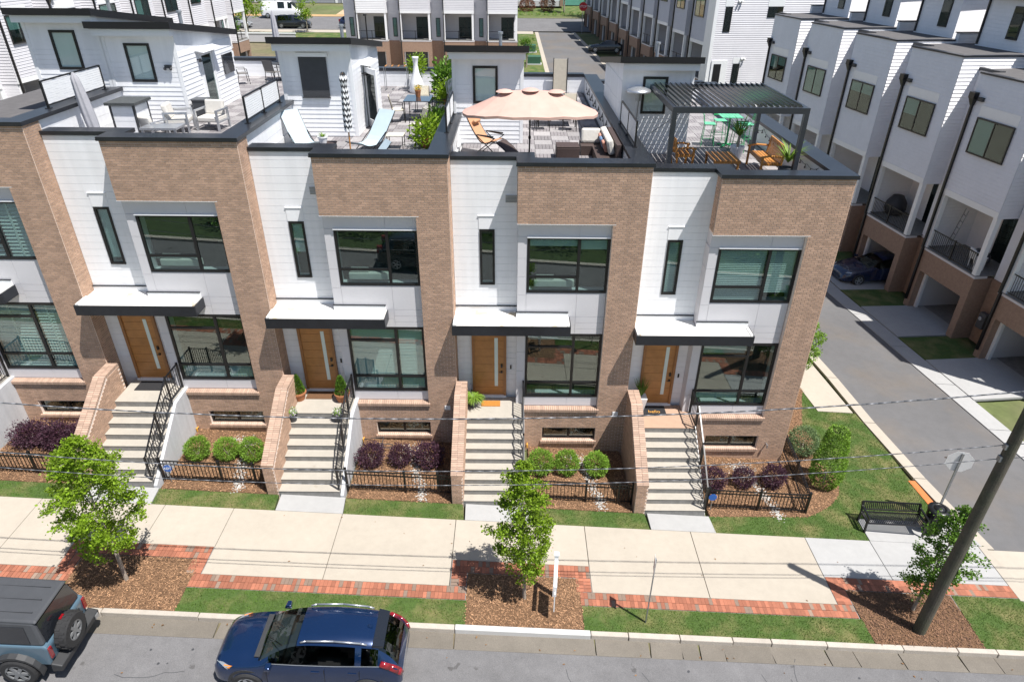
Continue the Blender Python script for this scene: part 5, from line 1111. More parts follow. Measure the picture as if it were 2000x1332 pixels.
def armchair(label, x, y, k, rz, group='aluminium lounge chairs'):
    T = thing('lounge_chair', label, 'chair', (x, y, DZ[k]), rz, group)
    for s_ in (-1, 1):
        q = MB()
        for yy in (-.33, .33): q.box(s_ * .36 - .03, s_ * .36 + .03, yy - .03, yy + .03, 0, .58)
        q.box(s_ * .36 - .03, s_ * .36 + .03, -.36, .36, .58, .63); q.box(s_ * .36 - .025, s_ * .36 + .025, -.33, .33, .24, .29); q.build('arm_frame', ALU, T)
    q = MB(); q.box(-.33, .33, -.34, .32, .26, .42); q.build('seat_cushion', CUSH, T, bevel=.04)
    q = MB(); q.obox((0, .27, .62), (.62, .16, .46), Matrix.Rotation(-.2, 3, 'X')); q.build('back_cushion', CUSH, T, bevel=.05)
    return T
armchair('aluminium lounge chair with cream cushions facing the parapet', -2.42, 4.35, 0, R(-8)); armchair('aluminium lounge chair seen from the side by the siding', -3.35, 4.05, 0, R(100)); armchair('low lounge chair heaped with white cushions behind the parapet', -3.95, 3.45, 0, R(160)).scale = (.9, .9, .72)
T = thing('fire_table', 'low grey metal table between the lounge chairs', 'table', (-3.35, 2.9, DZ[0])); q = MB(); q.box(-.55, .55, -.32, .32, .34, .40); q.build('top', ALU, T)
for x in (-.48, .48):
    for y in (-.26, .26): q = MB(); q.box(x - .03, x + .03, y - .03, y + .03, 0, .34); q.build('leg', ALU, T)
q = MB(); X = -3.45 + .02; q.box(X, X + .06, 8.45, 9.35, .35, 1.02); tv = q.build('wall_television', PAINTK, None); tag(tv, 'black television hung on the white bulkhead side wall', 'television')
def mesh_chair(label, x, y, k, rz, fab, group, fr=IRON, h=.92):
    T = thing('patio_chair', label, 'chair', (x, y, DZ[k]), rz, group)
    for s_ in (-1, 1):
        q = MB(); q.tube([(s_ * .25, -.24, 0), (s_ * .25, -.2, .44), (s_ * .27, -.18, .62), (s_ * .27, .18, .64)], .014, 6); q.tube([(s_ * .24, .24, 0), (s_ * .24, .18, .44), (s_ * .24, .30, h)], .014, 6); q.build('side_frame', fr, T)
    q = MB(); q.box(-.24, .24, -.22, .2, .42, .445); q.build('seat', fab, T); q = MB(); q.hexa([(-.24, .19, .47), (.24, .19, .47), (.24, .21, .47), (-.24, .21, .47), (-.24, .29, h), (.24, .29, h), (.24, .31, h), (-.24, .31, h)]); q.build('backrest', fab, T); return T
TAUPE = mat('taupe_sling', (.20, .19, .18), .85, n=(9, .1))
mesh_chair('taupe sling patio chair apart from the round roof table', -4.4, 12.6, 0, R(120), TAUPE, 'taupe sling patio chairs'); mesh_chair('taupe sling patio chair tucked at the round roof table', -3.2, 13.0, 0, R(160), TAUPE, 'taupe sling patio chairs'); mesh_chair('taupe sling patio chair right of the round roof table', -2.2, 12.6, 0, R(220), TAUPE, 'taupe sling patio chairs')
T = thing('round_table', 'round glass patio table at the back of the left roof', 'table', (-3.0, 13.7, DZ[0])); q = MB(); q.lathe([(.62, .70), (.62, .73), (0, .735)], n=24); q.build('top', CHARC, T)
for i in range(4): a = .785 + i * 1.571; q = MB(); q.cyl((.4 * math.cos(a), .4 * math.sin(a), 0), (.5 * math.cos(a), .5 * math.sin(a), .7), .02, n=6); q.build('leg', IRON, T)
closed_umbrella('closed pale striped parasol standing in the round glass table', -3.0, 13.7, 0, 2.75, .18, GREYC, IRON, (-.05, 0), name='closed_parasol')
# --- third house
closed_umbrella('closed black and white striped parasol on a wooden pole', 2.46, 2.05, 1, 2.45, .135, WHITE2, TEAK, (.03, 0), stripes=CHARC)
def sling_lounger(label, x, y, rz):
    T = thing('sling_lounger', label, 'lounger', (x, y, DZ[1]), rz, 'pale blue sling loungers'); P_ = [(0, -.95, .36), (0, -.55, .20), (0, 0, .24), (0, .55, .75), (0, .80, 1.02)]; q = MB()
    P2 = crom([p[1:] for p in P_], 4)
    for (a, b), (c, e) in zip(P2, P2[1:]): q.hexa([(-.3, a, b), (.3, a, b), (.3, c, e), (-.3, c, e), (-.3, a, b + .015), (.3, a, b + .015), (.3, c, e + .015), (-.3, c, e + .015)])
    q.build('sling', SLING, T)
    for s_ in (-1, 1): q = MB(); q.tube([(s_ * .31, a, b) for a, b in P2], .013, 6); q.tube([(s_ * .31, .35, 0), (s_ * .31, -.1, .22)], .013, 6); q.tube([(s_ * .31, -.55, 0), (s_ * .31, .25, .48)], .013, 6); q.build('side_frame', IRON, T)
    return T
sling_lounger('pale blue sling lounger by the left wall of the striped parasol terrace', .62, 3.5, R(38)); sling_lounger('pale blue sling lounger right of the striped parasol', 2.85, 3.6, R(-28)); sling_lounger('low pale blue footrest sling lounger peeking over the parapet', 3.2, 1.75, R(-60)).scale = (.8, .6, .62)
T = thing('side_table', 'brown cube side table behind the parapet', 'table', (1.72, 2.35, DZ[1])); q = MB(); q.box(-.24, .24, -.24, .24, .42, .46); q.build('top', WICK, T); q = MB(); q.box(-.21, .21, -.21, .21, 0, .42); q.build('body', WICK, T)
T = thing('succulent_bowl', 'white bowl of orange and green succulents on the cube table', 'potted plant', (1.62, 2.3, DZ[1] + .462)); pot(T, .14, .2, WHITE2); inst(fronds(60, .2, .1, 1.4, .012, 61, FERNL, .16), 'foliage', (0, 0, 0), T)
T = thing('dining_table', 'square dark glass topped table with flower pot on the roof', 'table', (3.75, 7.9, DZ[1])); q = MB(); q.box(-.48, .48, -.62, .62, .70, .73); q.build('top', mat('smoked_glass', (.03, .045, .06), .08, spec=.8, coat=1, n=(3, .1)), T)
for x in (-.44, .44):
    for y in (-.58, .58): q = MB(); q.cyl((x, y, 0), (x, y, .7), .018, n=6); q.build('leg', IRON, T)
T = thing('flower_vase', 'terracotta pot of yellow flowers on the glass table', 'potted plant', (3.72, 8.1, DZ[1] + .732)); pot(T, .11, .24, TERRA)
q = MB(); random.seed(62)
for _ in range(220): a = random.uniform(0, 6.28); rr = .16 * math.sqrt(random.random()); leaf(q, (rr * math.cos(a), rr * math.sin(a), .24 + random.uniform(0, .16)), random.uniform(.03, .06), random.uniform(.7, 1.2), None, 0 if random.random() < .45 else 1)
q.build('flowers', [BOXL, FLOWERY], T)
mesh_chair('cream woven chair on the near left of the glass table', 3.05, 7.35, 1, R(100), CREAM, 'cream woven chairs'); mesh_chair('cream woven chair behind the glass table', 3.75, 9.0, 1, R(0), CREAM, 'cream woven chairs'); mesh_chair('cream woven chair on the right of the glass table', 4.55, 7.9, 1, R(-90), CREAM, 'cream woven chairs'); mesh_chair('cream woven chair in front by the leafy planters', 4.1, 4.9, 1, R(-60), CREAM, 'cream woven chairs')
T = thing('woven_stool', 'cream woven stool just behind the coping', 'stool', (3.55, 3.6, DZ[1])); q = MB(); q.box(-.27, .27, -.22, .22, .40, .44); q.build('seat', CREAM, T, bevel=.02)
for x in (-.24, .24):
    for y in (-.2, .2): q = MB(); q.cyl((x, y, 0), (x, y, .4), .014, n=6); q.build('leg', IRON, T)
def planter(label, x, y, k, r, h, m, fol, s=1.0, fname='foliage', rz=0):
    T = thing('planter', label, 'potted plant', (x, y, DZ[k]), rz); pot(T, r, h, m); f = inst(fol, fname, (0, 0, h - .25 * s), T); f.scale = (s, s, s); return T
BUSHM = shrub_mesh('b', .34, .7, 900, .10, .35, LEAF, 63, .3); BUSHD = shrub_mesh('bd', .34, .8, 1000, .12, .35, LEAFD, 64, .4)
planter('terracotta pot of arching grass by the terrace wall', 4.62, 6.4, 1, .2, .35, CHARC, GRASSY, 1.9); planter('terracotta pot of bright leafy plant behind the coping', 4.52, 3.75, 1, .2, .3, TERRA, BUSHM, 1.25); planter('low planter of mixed herbs in the terrace corner', 4.75, 5.2, 1, .2, .28, CHARC, BUSHD, 1.0)
planter('terracotta pot with a tall dark citrus plant at the terrace wall', 4.55, 11.2, 1, .25, .5, TERRA, BUSHD, 1.7); planter('pot with broad green leaves beside the citrus', 4.65, 9.9, 1, .22, .4, TERRA, BUSHM, 1.25); planter('white urn with a leafy plant against the rear parapet', 2.95, 13.9, 1, .2, .9, WHITE2, BUSHM, 1.1)
T = thing('trellis', 'white crossed lattice trellis by the terrace wall', 'trellis', (4.85, 8.7, DZ[1]), R(80)); 
for i in range(5):
    q = MB(); q.beam((-.5 + i * .2, 0, .2), (-.1 + i * .2, 0, 1.25), .02, .015); q.build('lath', WHITE2, T); q = MB(); q.beam((-.1 + i * .2, .02, .2), (-.5 + i * .2, .02, 1.25), .02, .015); q.build('lath', WHITE2, T)
T = thing('white_urn', 'tall white bottle shaped urn on the rear of the roof deck', 'urn', (3.0, 13.1, DZ[1])); q = MB(); q.lathe([(.30, 0), (.34, .1), (.28, .45), (.14, .8), (.09, 1.15), (.13, 1.4), (.15, 1.45), (.1, 1.46)], n=20); q.build('vessel', WHITE2, T, smooth=True)
T = thing('bar_rack', 'thin metal bar table with wooden slats at the rear parapet', 'rack', (2.05, 13.6, DZ[1])); 
for x in (-.5, .5):
    for y in (-.2, .2): q = MB(); q.cyl((x, y, 0), (x, y, 1.0), .015, n=6); q.build('leg', STEEL, T)
q = MB(); q.beam((-.5, -.2, 1.0), (.5, -.2, 1.0), .02, .02); q.beam((-.5, .2, 1.0), (.5, .2, 1.0), .02, .02); q.build('rail', STEEL, T)
for i in range(4): q = MB(); q.box(-.45 + i * .28, -.40 + i * .28, -.22, .22, 1.01, 1.03); q.build('slat', TEAK, T)
# --- fourth house
def open_parasol(x, y, k):
    T = thing('double_parasol', 'wide blush pink double parasol with three vented tops', 'parasol', (x, y, DZ[k])); h = 2.28; q = MB(); q.cyl((0, 0, 0), (0, 0, h), .024, n=10); q.cyl((0, -.03, .95), (0, .03, 1.0), .04, n=8); q.build('pole', IRON, T)
    q = MB(); q.lathe([(.3, 0), (.3, .06), (.05, .1)], n=18); q.build('base', CHARC, T)
    RX, RY = 1.92, 1.15; ridge = [(-.72, 0, h - .04), (0, 0, h), (.72, 0, h - .04)]; n = 28; rim = []
    for i in range(n):
        a = 2 * math.pi * i / n; c, s_ = math.cos(a), math.sin(a); e = .92; rx = RX * math.copysign(abs(c) ** e, c); ry = RY * math.copysign(abs(s_) ** e, s_); rim.append((rx, ry, h - .50 - (.02 if i % 2 == 0 else 0) - .10 * max(0, abs(rx) - 1.0)))
    q = MB(); L = []
    for lev in range(5):
        f = lev / 4; ring_ = []
        for (rx, ry, rz_) in rim:
            tx = max(-.72, min(.72, rx * .5)); tz = h - .05 * abs(tx); sag = -.018 * math.sin(f * math.pi); ring_.append((tx + (rx - tx) * f, ry * f, tz + (rz_ - tz) * f + sag))
        L.append(ring_)
    P_ = [p for r_ in L for p in r_] + [(p[0], p[1], p[2] - .07) for p in rim]; F = []
    for lev in range(5): F += [(lev * n + i, lev * n + (i + 1) % n, (lev + 1) * n + (i + 1) % n, (lev + 1) * n + i) for i in range(n)]
    q.add(P_, F); cn = q.build('canopy', PINK, T)
    for rx, _, rz_ in ridge:
        q = MB(); q.lathe([(.25, -.045), (.17, -.005), (.05, .02), (.0, .022)], (rx, 0, rz_ + .03), 14); q.build('vent_top', PINK, cn)
    for i in range(0, n, 2): q = MB(); p = rim[i]; q.cyl((max(-.72, min(.72, p[0] * .5)), 0, h - .12), (p[0] * .97, p[1] * .97, p[2] - .05), .008, n=5); q.build('rib', IRON, T)
    return T
open_parasol(7.72, 1.85, 2)
T = thing('zero_gravity_recliner', 'tan reclining sun chair with black tube frame', 'recliner', (6.55, 3.55, DZ[2]), R(62)); P2 = crom([(.75, 1.22), (.45, .72), (.15, .42), (-.25, .50), (-.55, .36), (-.85, .12)], 4); q = MB()
for (a, b), (c, e) in zip(P2[:13], P2[1:13]): q.hexa([(-.26, a, b), (.26, a, b), (.26, c, e), (-.26, c, e), (-.26, a, b + .02), (.26, a, b + .02), (.26, c, e + .02), (-.26, c, e + .02)])
q.build('sling', TANF, T); q = MB()
for (a, b), (c, e) in zip(P2[13:], P2[14:]): q.hexa([(-.26, a, b), (.26, a, b), (.26, c, e), (-.26, c, e), (-.26, a, b + .02), (.26, a, b + .02), (.26, c, e + .02), (-.26, c, e + .02)])
q.build('foot_sling', WICK, T)
for s_ in (-1, 1): q = MB(); q.tube([(s_ * .28, a, b) for a, b in P2], .014, 6); q.tube([(s_ * .30, .5, 0), (s_ * .30, -.3, .62), (s_ * .3, .35, .66)], .015, 6); q.tube([(s_ * .30, -.5, 0), (s_ * .30, .35, .64)], .015, 6); q.box(s_ * .31 - .03, s_ * .31 + .03, -.25, .32, .65, .68); q.build('side_frame', IRON, T)
q = MB(); q.obox((0, .55, .98), (.36, .1, .2), Matrix.Rotation(.9, 3, 'X')); q.build('head_pillow', TANF, T, bevel=.04)
T = thing('corner_sofa', 'dark wicker corner sofa with white and coral cushions', 'sofa', (9.95, 3.35, DZ[2]))
q = MB(); q.box(-.55, .42, .25, 1.05, 0, .30); q.box(-.20, .42, -1.3, .25, 0, .30); q.build('base', WICK, T)
q = MB(); q.box(.34, .48, -1.3, 1.05, .30, .72); q.build('backrest', WICK, T)
q = MB(); q.obox((-.22, .72, .52), (.62, .20, .46), Matrix.Rotation(-.25, 3, 'X')); q.build('cushion', CUSH, T, bevel=.07)
for i, (yy, mm) in enumerate(((.62, CUSH), (.2, CUSH), (-.25, CUSH), (-.7, CUSH))): q = MB(); q.obox((.22, yy, .56), (.20, .50, .46), Matrix.Rotation(-.25, 3, 'Y')); q.build('cushion', mm, T, bevel=.06)
for (x, y, mm) in ((.08, .38, CUSHP), (.06, -.05, CUSHB), (.08, -.52, CUSHP)): q = MB(); q.obox((x, y, .50), (.10, .34, .34), Matrix.Rotation(-.35, 3, 'Y')); q.build('cushion', mm, T, bevel=.045)
T = thing('ottoman', 'dark wicker cube ottoman before the corner sofa', 'ottoman', (8.95, 3.4, DZ[2])); q = MB(); q.box(-.36, .36, -.30, .30, 0, .36); q.build('body', WICK, T, bevel=.02); q = MB(); q.box(-.36, .36, -.3, .3, .365, .40); q.build('top', WICK, T, bevel=.015)
T = thing('patio_dining_table', 'dark patio dining table in the shade of the pink parasol', 'table', (8.85, 7.9, DZ[2])); q = MB(); q.box(-.75, .75, -.45, .45, .70, .73); q.build('top', CHARC, T)
for x in (-.68, .68):
    for y in (-.38, .38): q = MB(); q.box(x - .02, x + .02, y - .02, y + .02, 0, .7); q.build('leg', IRON, T)
BEIGE = mat('beige_sling', (.52, .47, .38), .85, n=(9, .08))
for i, (x, y, r_, l) in enumerate(((8.3, 7.2, 185, 'beige sling chair at the left front of the shaded table'), (9.3, 7.15, 175, 'beige sling chair at the right front of the shaded table'), (8.4, 8.7, 5, 'beige sling chair behind the left of the shaded table'), (9.4, 8.75, -5, 'beige sling chair behind the right of the shaded table'))): mesh_chair(l, x, y, 2, R(r_), BEIGE, 'beige sling chairs round the shaded table')
T = thing('folded_lounger', 'beige folding lounger stood upright against the rear parapet', 'lounger', (9.35, 14.2, DZ[2])); q = MB(); q.box(-.3, .3, .1, .13, .1, 1.45); q.build('sling', BEIGE, T); q = MB(); q.box(-.33, -.3, .08, .15, 0, 1.5); q.box(.3, .33, .08, .15, 0, 1.5); q.build('side_frame', IRON, T)
def string_lights(label, pts, n):
    T = thing('string_lights', label, 'string lights', pts[0], local=False); P_ = []
    for a, b in zip(pts, pts[1:]):
        a = Vector(a); b = Vector(b)
        for j in range(6): t_ = j / 6; P_.append(a.lerp(b, t_) + Vector((0, 0, -.22 * (b - a).length * 4 * t_ * (1 - t_) * .5)))
    P_.append(Vector(pts[-1])); q = MB(); q.tube(P_, .008, 4); q.build('cable', IRON, T)
    for i in range(1, len(P_), 3): q = MB(); p = P_[i]; q.cyl(p, p + Vector((0, 0, -.06)), .012, n=5); q.ball(p + Vector((0, 0, -.09)), .028, n=6); q.build('bulb', BULB, T)
    return T
xw = 11.0 - .52; zt = -.58
string_lights('dangling string lights on the inner wall of the pink parasol terrace', [(xw - .02, y, -.58 - .06 - (.28 if i % 2 else 0)) for i, y in enumerate([2.2 + .62 * j for j in range(19)])], 1)
xw = 16.5 - .52
string_lights('string lights on the outer wall of the pergola terrace', [(xw - .02, y, -.865 - .04 - (.12 if i % 2 else 0)) for i, y in enumerate([1.2 + .8 * j for j in range(12)])], 1)
# --- end house
T = thing('pergola', 'charcoal louvred pergola over the end roof terrace', 'pergola', (13.58, 3.45, DZ[3])); wx, wy, h = 1.84, 1.86, 2.19
PG = mat('pergola_aluminium', (.040, .045, .055), .35, metal=.3, n=(4, .12))
for x in (-wx, wx):
    for y in (-wy, wy): q = MB(); q.box(x - .065, x + .065, y - .065, y + .065, 0, h - .16); q.build('post', PG, T)
for y in (-wy, wy): q = MB(); q.box(-wx - .065, wx + .065, y - .065, y + .065, h - .16, h); q.build('beam', PG, T)
for x in (-wx, wx): q = MB(); q.box(x - .063, x + .063, -wy + .065, wy - .065, h - .158, h - .002); q.build('beam', PG, T)
for i in range(22):
    x = -wx + .12 + i * (2 * wx - .24) / 21; q = MB(); q.obox((x, 0, h + .01), (.15, 2 * wy - .14, .018), Matrix.Rotation(R(52), 3, 'Y')); q.build('louvre', PG, T)
for (a, b) in (((-wx, wy, .5), (-wx + .9, -wy * .2, h - .2)),): q = MB(); q.cyl(a, b, .008, n=5); q.build('guy_wire', IRON, T)
T = thing('patio_heater', 'patio heater with a round silver dome', 'heater', (11.27, 4.8, DZ[3])); q = MB(); q.cyl((0, 0, 0), (0, 0, 1.9), .03, n=10); q.lathe([(.24, 0), (.22, .5), (.05, .55)], n=16); q.cyl((0, 0, 1.75), (0, 0, 2.02), .08, n=12); q.build('stand', STEEL, T); q = MB(); q.lathe([(.42, 2.02), (.36, 2.09), (.2, 2.15), (.02, 2.18)], n=28); q.build('dome', ALU, T, smooth=True)
T = thing('bar_table', 'green square bar table on the end terrace', 'table', (14.75, 6.1, DZ[3])); q = MB()
for i in range(6): q.box(-.36 + i * .12, -.25 + i * .12, -.36, .36, 1.02, 1.045)
q.build('top', GREENT, T); q = MB(); q.cyl((0, 0, .05), (0, 0, 1.02), .035, n=10); q.build('pedestal', GREENP, T)
for i in range(4): a = .785 + i * 1.571; q = MB(); q.beam((0, 0, .08), (.34 * math.cos(a), .34 * math.sin(a), .02), .05, .04); q.build('foot', GREENP, T)
def bar_stool(label, x, y, rz):
    T = thing('bar_stool', label, 'bar stool', (x, y, DZ[3]), rz, 'green bar stools')
    for s_ in (-1, 1):
        for t_ in (-1, 1): q = MB(); q.cyl((s_ * .22, t_ * .22, 0), (s_ * .16, t_ * .16, .74), .012, n=6); q.build('leg', GREENP, T)
    q = MB()
    for a, b in (((-.2, -.2), (.2, -.2)), ((.2, -.2), (.2, .2)), ((.2, .2), (-.2, .2)), ((-.2, .2), (-.2, -.2))): q.cyl((*a, .28), (*b, .28), .009, n=5)
    q.build('footrest', GREENP, T); q = MB(); q.box(-.20, .20, -.19, .19, .74, .765); q.build('seat', GREENT, T, bevel=.01)
    q = MB()
    for s_ in (-1, 1): q.cyl((s_ * .19, .18, .75), (s_ * .19, .24, 1.06), .01, n=5)
    q.build('back_frame', GREENP, T)
    for i in range(3): q = MB(); q.box(-.19, .19, .20 + i * .015, .215 + i * .015, .88 + i * .065, .93 + i * .065); q.build('slat', GREENP, T)
    return T
bar_stool('green bar stool left of the bar table', 14.1, 6.2, R(80)); bar_stool('green bar stool behind the bar table', 14.62, 6.75, R(0)); bar_stool('green bar stool in front of the bar table', 14.9, 5.4, R(175)); bar_stool('green bar stool draped with a pale towel', 15.45, 6.15, R(-80))
def slat_seat(T, w, dp, n, back=True, arms=True, axis='x', hb=.92):
    for s_ in (-1, 1):
        q = MB(); q.box(s_ * (w / 2) - .03, s_ * (w / 2) + .03, -dp / 2, -dp / 2 + .06, 0, .62); q.build('leg', TEAK, T); q = MB(); q.beam((s_ * w / 2, dp / 2 - .05, 0), (s_ * w / 2, dp / 2 + .10, hb), .06, .05); q.build('leg', TEAK, T)
        if arms: q = MB(); q.tube([(s_ * w / 2, -dp / 2 - .04, .60), (s_ * w / 2, -.05, .65), (s_ * w / 2, dp / 2 + .05, .62)], .03, 8); q.build('arm', TEAK, T)
        q = MB(); q.box(s_ * (w / 2) - .02, s_ * (w / 2) + .02, -dp / 2, dp / 2, .36, .42); q.build('rail', TEAK, T)
    for i in range(6): q = MB(); y = -dp / 2 + i * dp / 6; q.box(-w / 2, w / 2, y, y + dp / 6 * .8, .42, .445); q.build('slat', TEAK, T)
    if back:
        q = MB(); q.box(-w / 2, w / 2, dp / 2 + .07, dp / 2 + .11, hb - .08, hb); q.build('top_rail', TEAK, T)
        for i in range(n): x = -w / 2 + .06 + i * (w - .12) / (n - 1); q = MB(); q.beam((x, dp / 2 - .0, .45), (x, dp / 2 + .09, hb - .07), .045, .015, up=(0, 1, 0)); q.build('slat', TEAK, T)
T = thing('teak_armchair', 'orange brown wooden armchair under the pergola', 'chair', (12.62, 3.55, DZ[3]), R(95)); slat_seat(T, .62, .55, 6)
T = thing('teak_bench', 'orange brown wooden bench under the pergola facing left', 'bench', (15.02, 3.05, DZ[3]), R(-92)); slat_seat(T, 1.45, .58, 14)
T = thing('teak_coffee_table', 'slatted orange brown wooden coffee table under the pergola', 'table', (13.78, 3.15, DZ[3]))
for i in range(9): q = MB(); x = -.42 + i * .094; q.box(x, x + .075, -.55, .55, .40, .425); q.build('slat', TEAK, T)
for s_ in (-1, 1): q = MB(); q.box(-.40, .42, s_ * .5 - .03, s_ * .5 + .03, .33, .40); q.build('rail', TEAK, T)
for x in (-.36, .36):
    for y in (-.48, .48): q = MB(); q.box(x - .03, x + .03, y - .03, y + .03, 0, .33); q.build('leg', TEAK, T)
T = thing('palm_pot', 'palm in a pale square pot behind the wooden bench', 'potted plant', (14.62, 4.45, DZ[3])); pot(T, .22, .42, WHITE2); q = MB(); q.cyl((0, 0, .3), (.02, 0, .75), .05, .04, n=8); q.build('stem', BARK, T); f = inst(PALM, 'fronds', (0, 0, .28), T)
T = thing('palm_pot', 'bushy yellow-green palm at the corner of the end parapet', 'potted plant', (15.35, 1.95, DZ[3])); pot(T, .22, .42, CHARC); f = inst(fronds(70, .8, .16, 1.5, .022, 55, FERNL, .45), 'fronds', (0, 0, .12), T)
# ================================================================== BACKGROUND
# rows of pale townhouses with brick garages; local frame: facade faces -x at x = 0, unit runs along +y from 0 (near) to pitch
def lap_face(mb, o, u, n, w, z0, z1, pitch=.165, lip=.016, m=0):
    o = Vector(o); u = Vector(u); n = Vector(n); k_ = int((z1 - z0) / pitch)
    for i in range(k_):
        a = z0 + i * (z1 - z0) / k_; b = z0 + (i + 1) * (z1 - z0) / k_; P = [o + n * .004, o + u * w + n * .004]
        p = [P[0] + n * lip + Vector((0, 0, a)), P[1] + n * lip + Vector((0, 0, a)), P[1] + Vector((0, 0, b)), P[0] + Vector((0, 0, b)), P[0] + Vector((0, 0, a)), P[1] + Vector((0, 0, a))]
        mb.add(p, [(0, 1, 2, 3), (4, 5, 1, 0)], m)
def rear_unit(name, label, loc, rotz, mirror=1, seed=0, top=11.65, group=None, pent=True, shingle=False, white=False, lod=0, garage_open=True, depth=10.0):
    random.seed(seed * 7919 + 13); T = thing(name, label, 'townhouse', loc, rotz, group); lap = LAPW if white else (LAP_SHADE if name == 'garage_townhouse' else LAP_SUN); P = 5.02; b0, b1 = 0.0, 3.62; zf = 3.10; zc = 5.90; zt = top - 11.65
    if mirror < 0: T.scale = (1, 1, 1)
    # brick ground floor with garage opening
    q = MB(); q.box(.02, .55, b0, b0 + .36, 0, zf); q.box(.02, .55, b1 - .36, b1, 0, zf); q.box(.02, .55, b0 + .36, b1 - .36, 2.05, zf); q.box(.9, 1.3, b1, P, 0, zf); q.box(.55, 1.0, b0 - .0, b0 + .30, 0, zf); q.box(.55, 1.0, b1 - .3, b1, 0, zf); q.build('brick_base', FARBRICK, T)
    q = MB(); q.box(.0, .62, b0 - .03, b1 + .03, zf, zf + .10); q.build('ledge', PANEL, T)
    q = MB(); q.box(.35, .50, b1 - .50, b1 - .36, 0, 2.05); q.box(.35, .50, b0 + .36, b0 + .50, 0, 2.05); q.build('garage_trim', WHITE2, T)
    q = MB(); q.box(5.5, 5.6, b0 + .3, b1 - .3, 0, 2.1); q.box(.6, 5.5, b0 + .3, b0 + .36, 0, 2.1); q.box(.6, 5.5, b1 - .36, b1 - .3, 0, 2.1); q.box(.6, 5.5, b0 + .36, b1 - .36, 2.06, 2.2); q.build('garage_wall', PANEL, T)
    if not garage_open: q = MB(); q.box(.5, .56, b0 + .36, b1 - .36, 0, 2.05); q.build('garage_door', CHARC, T)
    # balcony
    q = MB(); q.box(.0, 2.2, b0, b1, zf + .10, zf + .14); q.build('balcony_floor', STEPR, T)
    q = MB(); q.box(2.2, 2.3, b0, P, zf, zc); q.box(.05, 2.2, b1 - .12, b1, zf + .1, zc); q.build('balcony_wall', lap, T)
    for y in (b0 + .02, b1 - .30): q = MB(); q.box(.02, .24, y, y + .22, zf + .1, zc); q.build('balcony_post', WHITE2, T)
    if lod < 2:
        q = MB(); q.box(.08, .12, b0 + .24, b1 - .3, zf + 1.02, zf + 1.06); q.box(.08, .12, b0 + .24, b1 - .3, zf + .2, zf + .23); q.box(.07, .13, (b0 + b1) / 2 - .03, (b0 + b1) / 2 + .03, zf + .14, zf + 1.1); r_ = q.build('balcony_rail', IRON, T)
        if lod == 0:
            pk = MB(); pk.box(-.008, .008, -.008, .008, 0, .8); o = pk.build('tmp', IRON, None, center=(0, 0, 0)); me = o.data; bpy.data.objects.remove(o)
            for i in range(26): inst(me, 'baluster', (.10, b0 + .30 + i * .116, zf + .22), r_)
    q = MB(); q.box(2.17, 2.21, b0 + .4, b0 + 1.9, zf + .14, zf + 2.3); dr_ = q.build('balcony_door', BLACK, T); q = MB(); q.box(2.15, 2.17, b0 + .46, b0 + 1.12, zf + .2, zf + 2.24); q.box(2.15, 2.17, b0 + 1.18, b0 + 1.84, zf + .2, zf + 2.24); q.build('pane', GLASSF, dr_)
    # upper wall and recess strip
    q = MB(); q.box(.0, depth, b0, b1, zc, top)
    if name in ('garage_townhouse', 'left_townhouse', 'middle_townhouse') or lod < 2:
        lap_face(q, (0, b1, 0), (0, -1, 0), (-1, 0, 0), b1 - b0, zc + .3, top); lap_face(q, (0, b0, 0), (1, 0, 0), (0, -1, 0), 3.0, zc, top); lap_face(q, (0, b1, 0), (1, 0, 0), (0, 1, 0), 1.0, zc, top)
    q.build('upper_wall', lap, T)
    q = MB(); q.box(.95, depth, b1, P, zf, top - .05); q.box(2.3, depth, b0, b1, zf, zc); q.build('side_strip', lap, T)
    q = MB(); q.box(-.022, 0, b0, b1, zc, zc + .28); q.build('trim_panel', WHITE2, T); q = MB(); q.box(-.026, 0, b0 + .74, b0 + 2.96, 9.54, 10.0); q.build('head_panel', WHITE2, T)
    q = MB(); q.box(-.05, .22, b0 - .04, b1 + .04, top, top + .07); q.box(.22, depth, b0 - .04, b0 + .2, top, top + .07); q.box(.9, 1.12, b1, P, top - .05, top + .07); q.build('coping', COPING, T)
    def win(y0, y1, z0, z1, vert, x=-.088, bl=None):
        f = MB(); w = .06; f.box(x, x + .05, y0, y0 + w, z0, z1); f.box(x, x + .05, y1 - w, y1, z0, z1); f.box(x, x + .05, y0 + w, y1 - w, z0, z0 + w); f.box(x, x + .05, y0 + w, y1 - w, z1 - w, z1)
        cs = [y0 + w] + ([(y0 + y1) / 2 - w * .5, (y0 + y1) / 2 + w * .5] if vert else []) + [y1 - w]
        if vert: f.box(x + .002, x + .05, cs[1], cs[2], z0 + w, z1 - w)
        fo = f.build('window', BLACK, T)
        for i in range(0, len(cs), 2):
            p = MB(); p.box(x + .02, x + .026, cs[i], cs[i + 1], z0 + w, z1 - w); p.build('pane', GLASSF, fo)
            zz = z0 + w + (z1 - z0) * random.choice((0, .45, .6, 1, 1)); p = MB(); p.box(x + .042, x + .047, cs[i], cs[i + 1], z0 + w, z1 - w); p.build('interior', ROOM, fo)
            if zz < z1 - .2: p = MB(); p.box(x + .034, x + .038, cs[i], cs[i + 1], zz, z1 - w); p.build('blind', SHADE, fo)
    win(b0 + .78, b0 + 2.92, 8.0, 9.52, True)
    if lod < 2: win(b1 + .35, b1 + .85, zf + .4, zf + 2.3, False, x=.91)
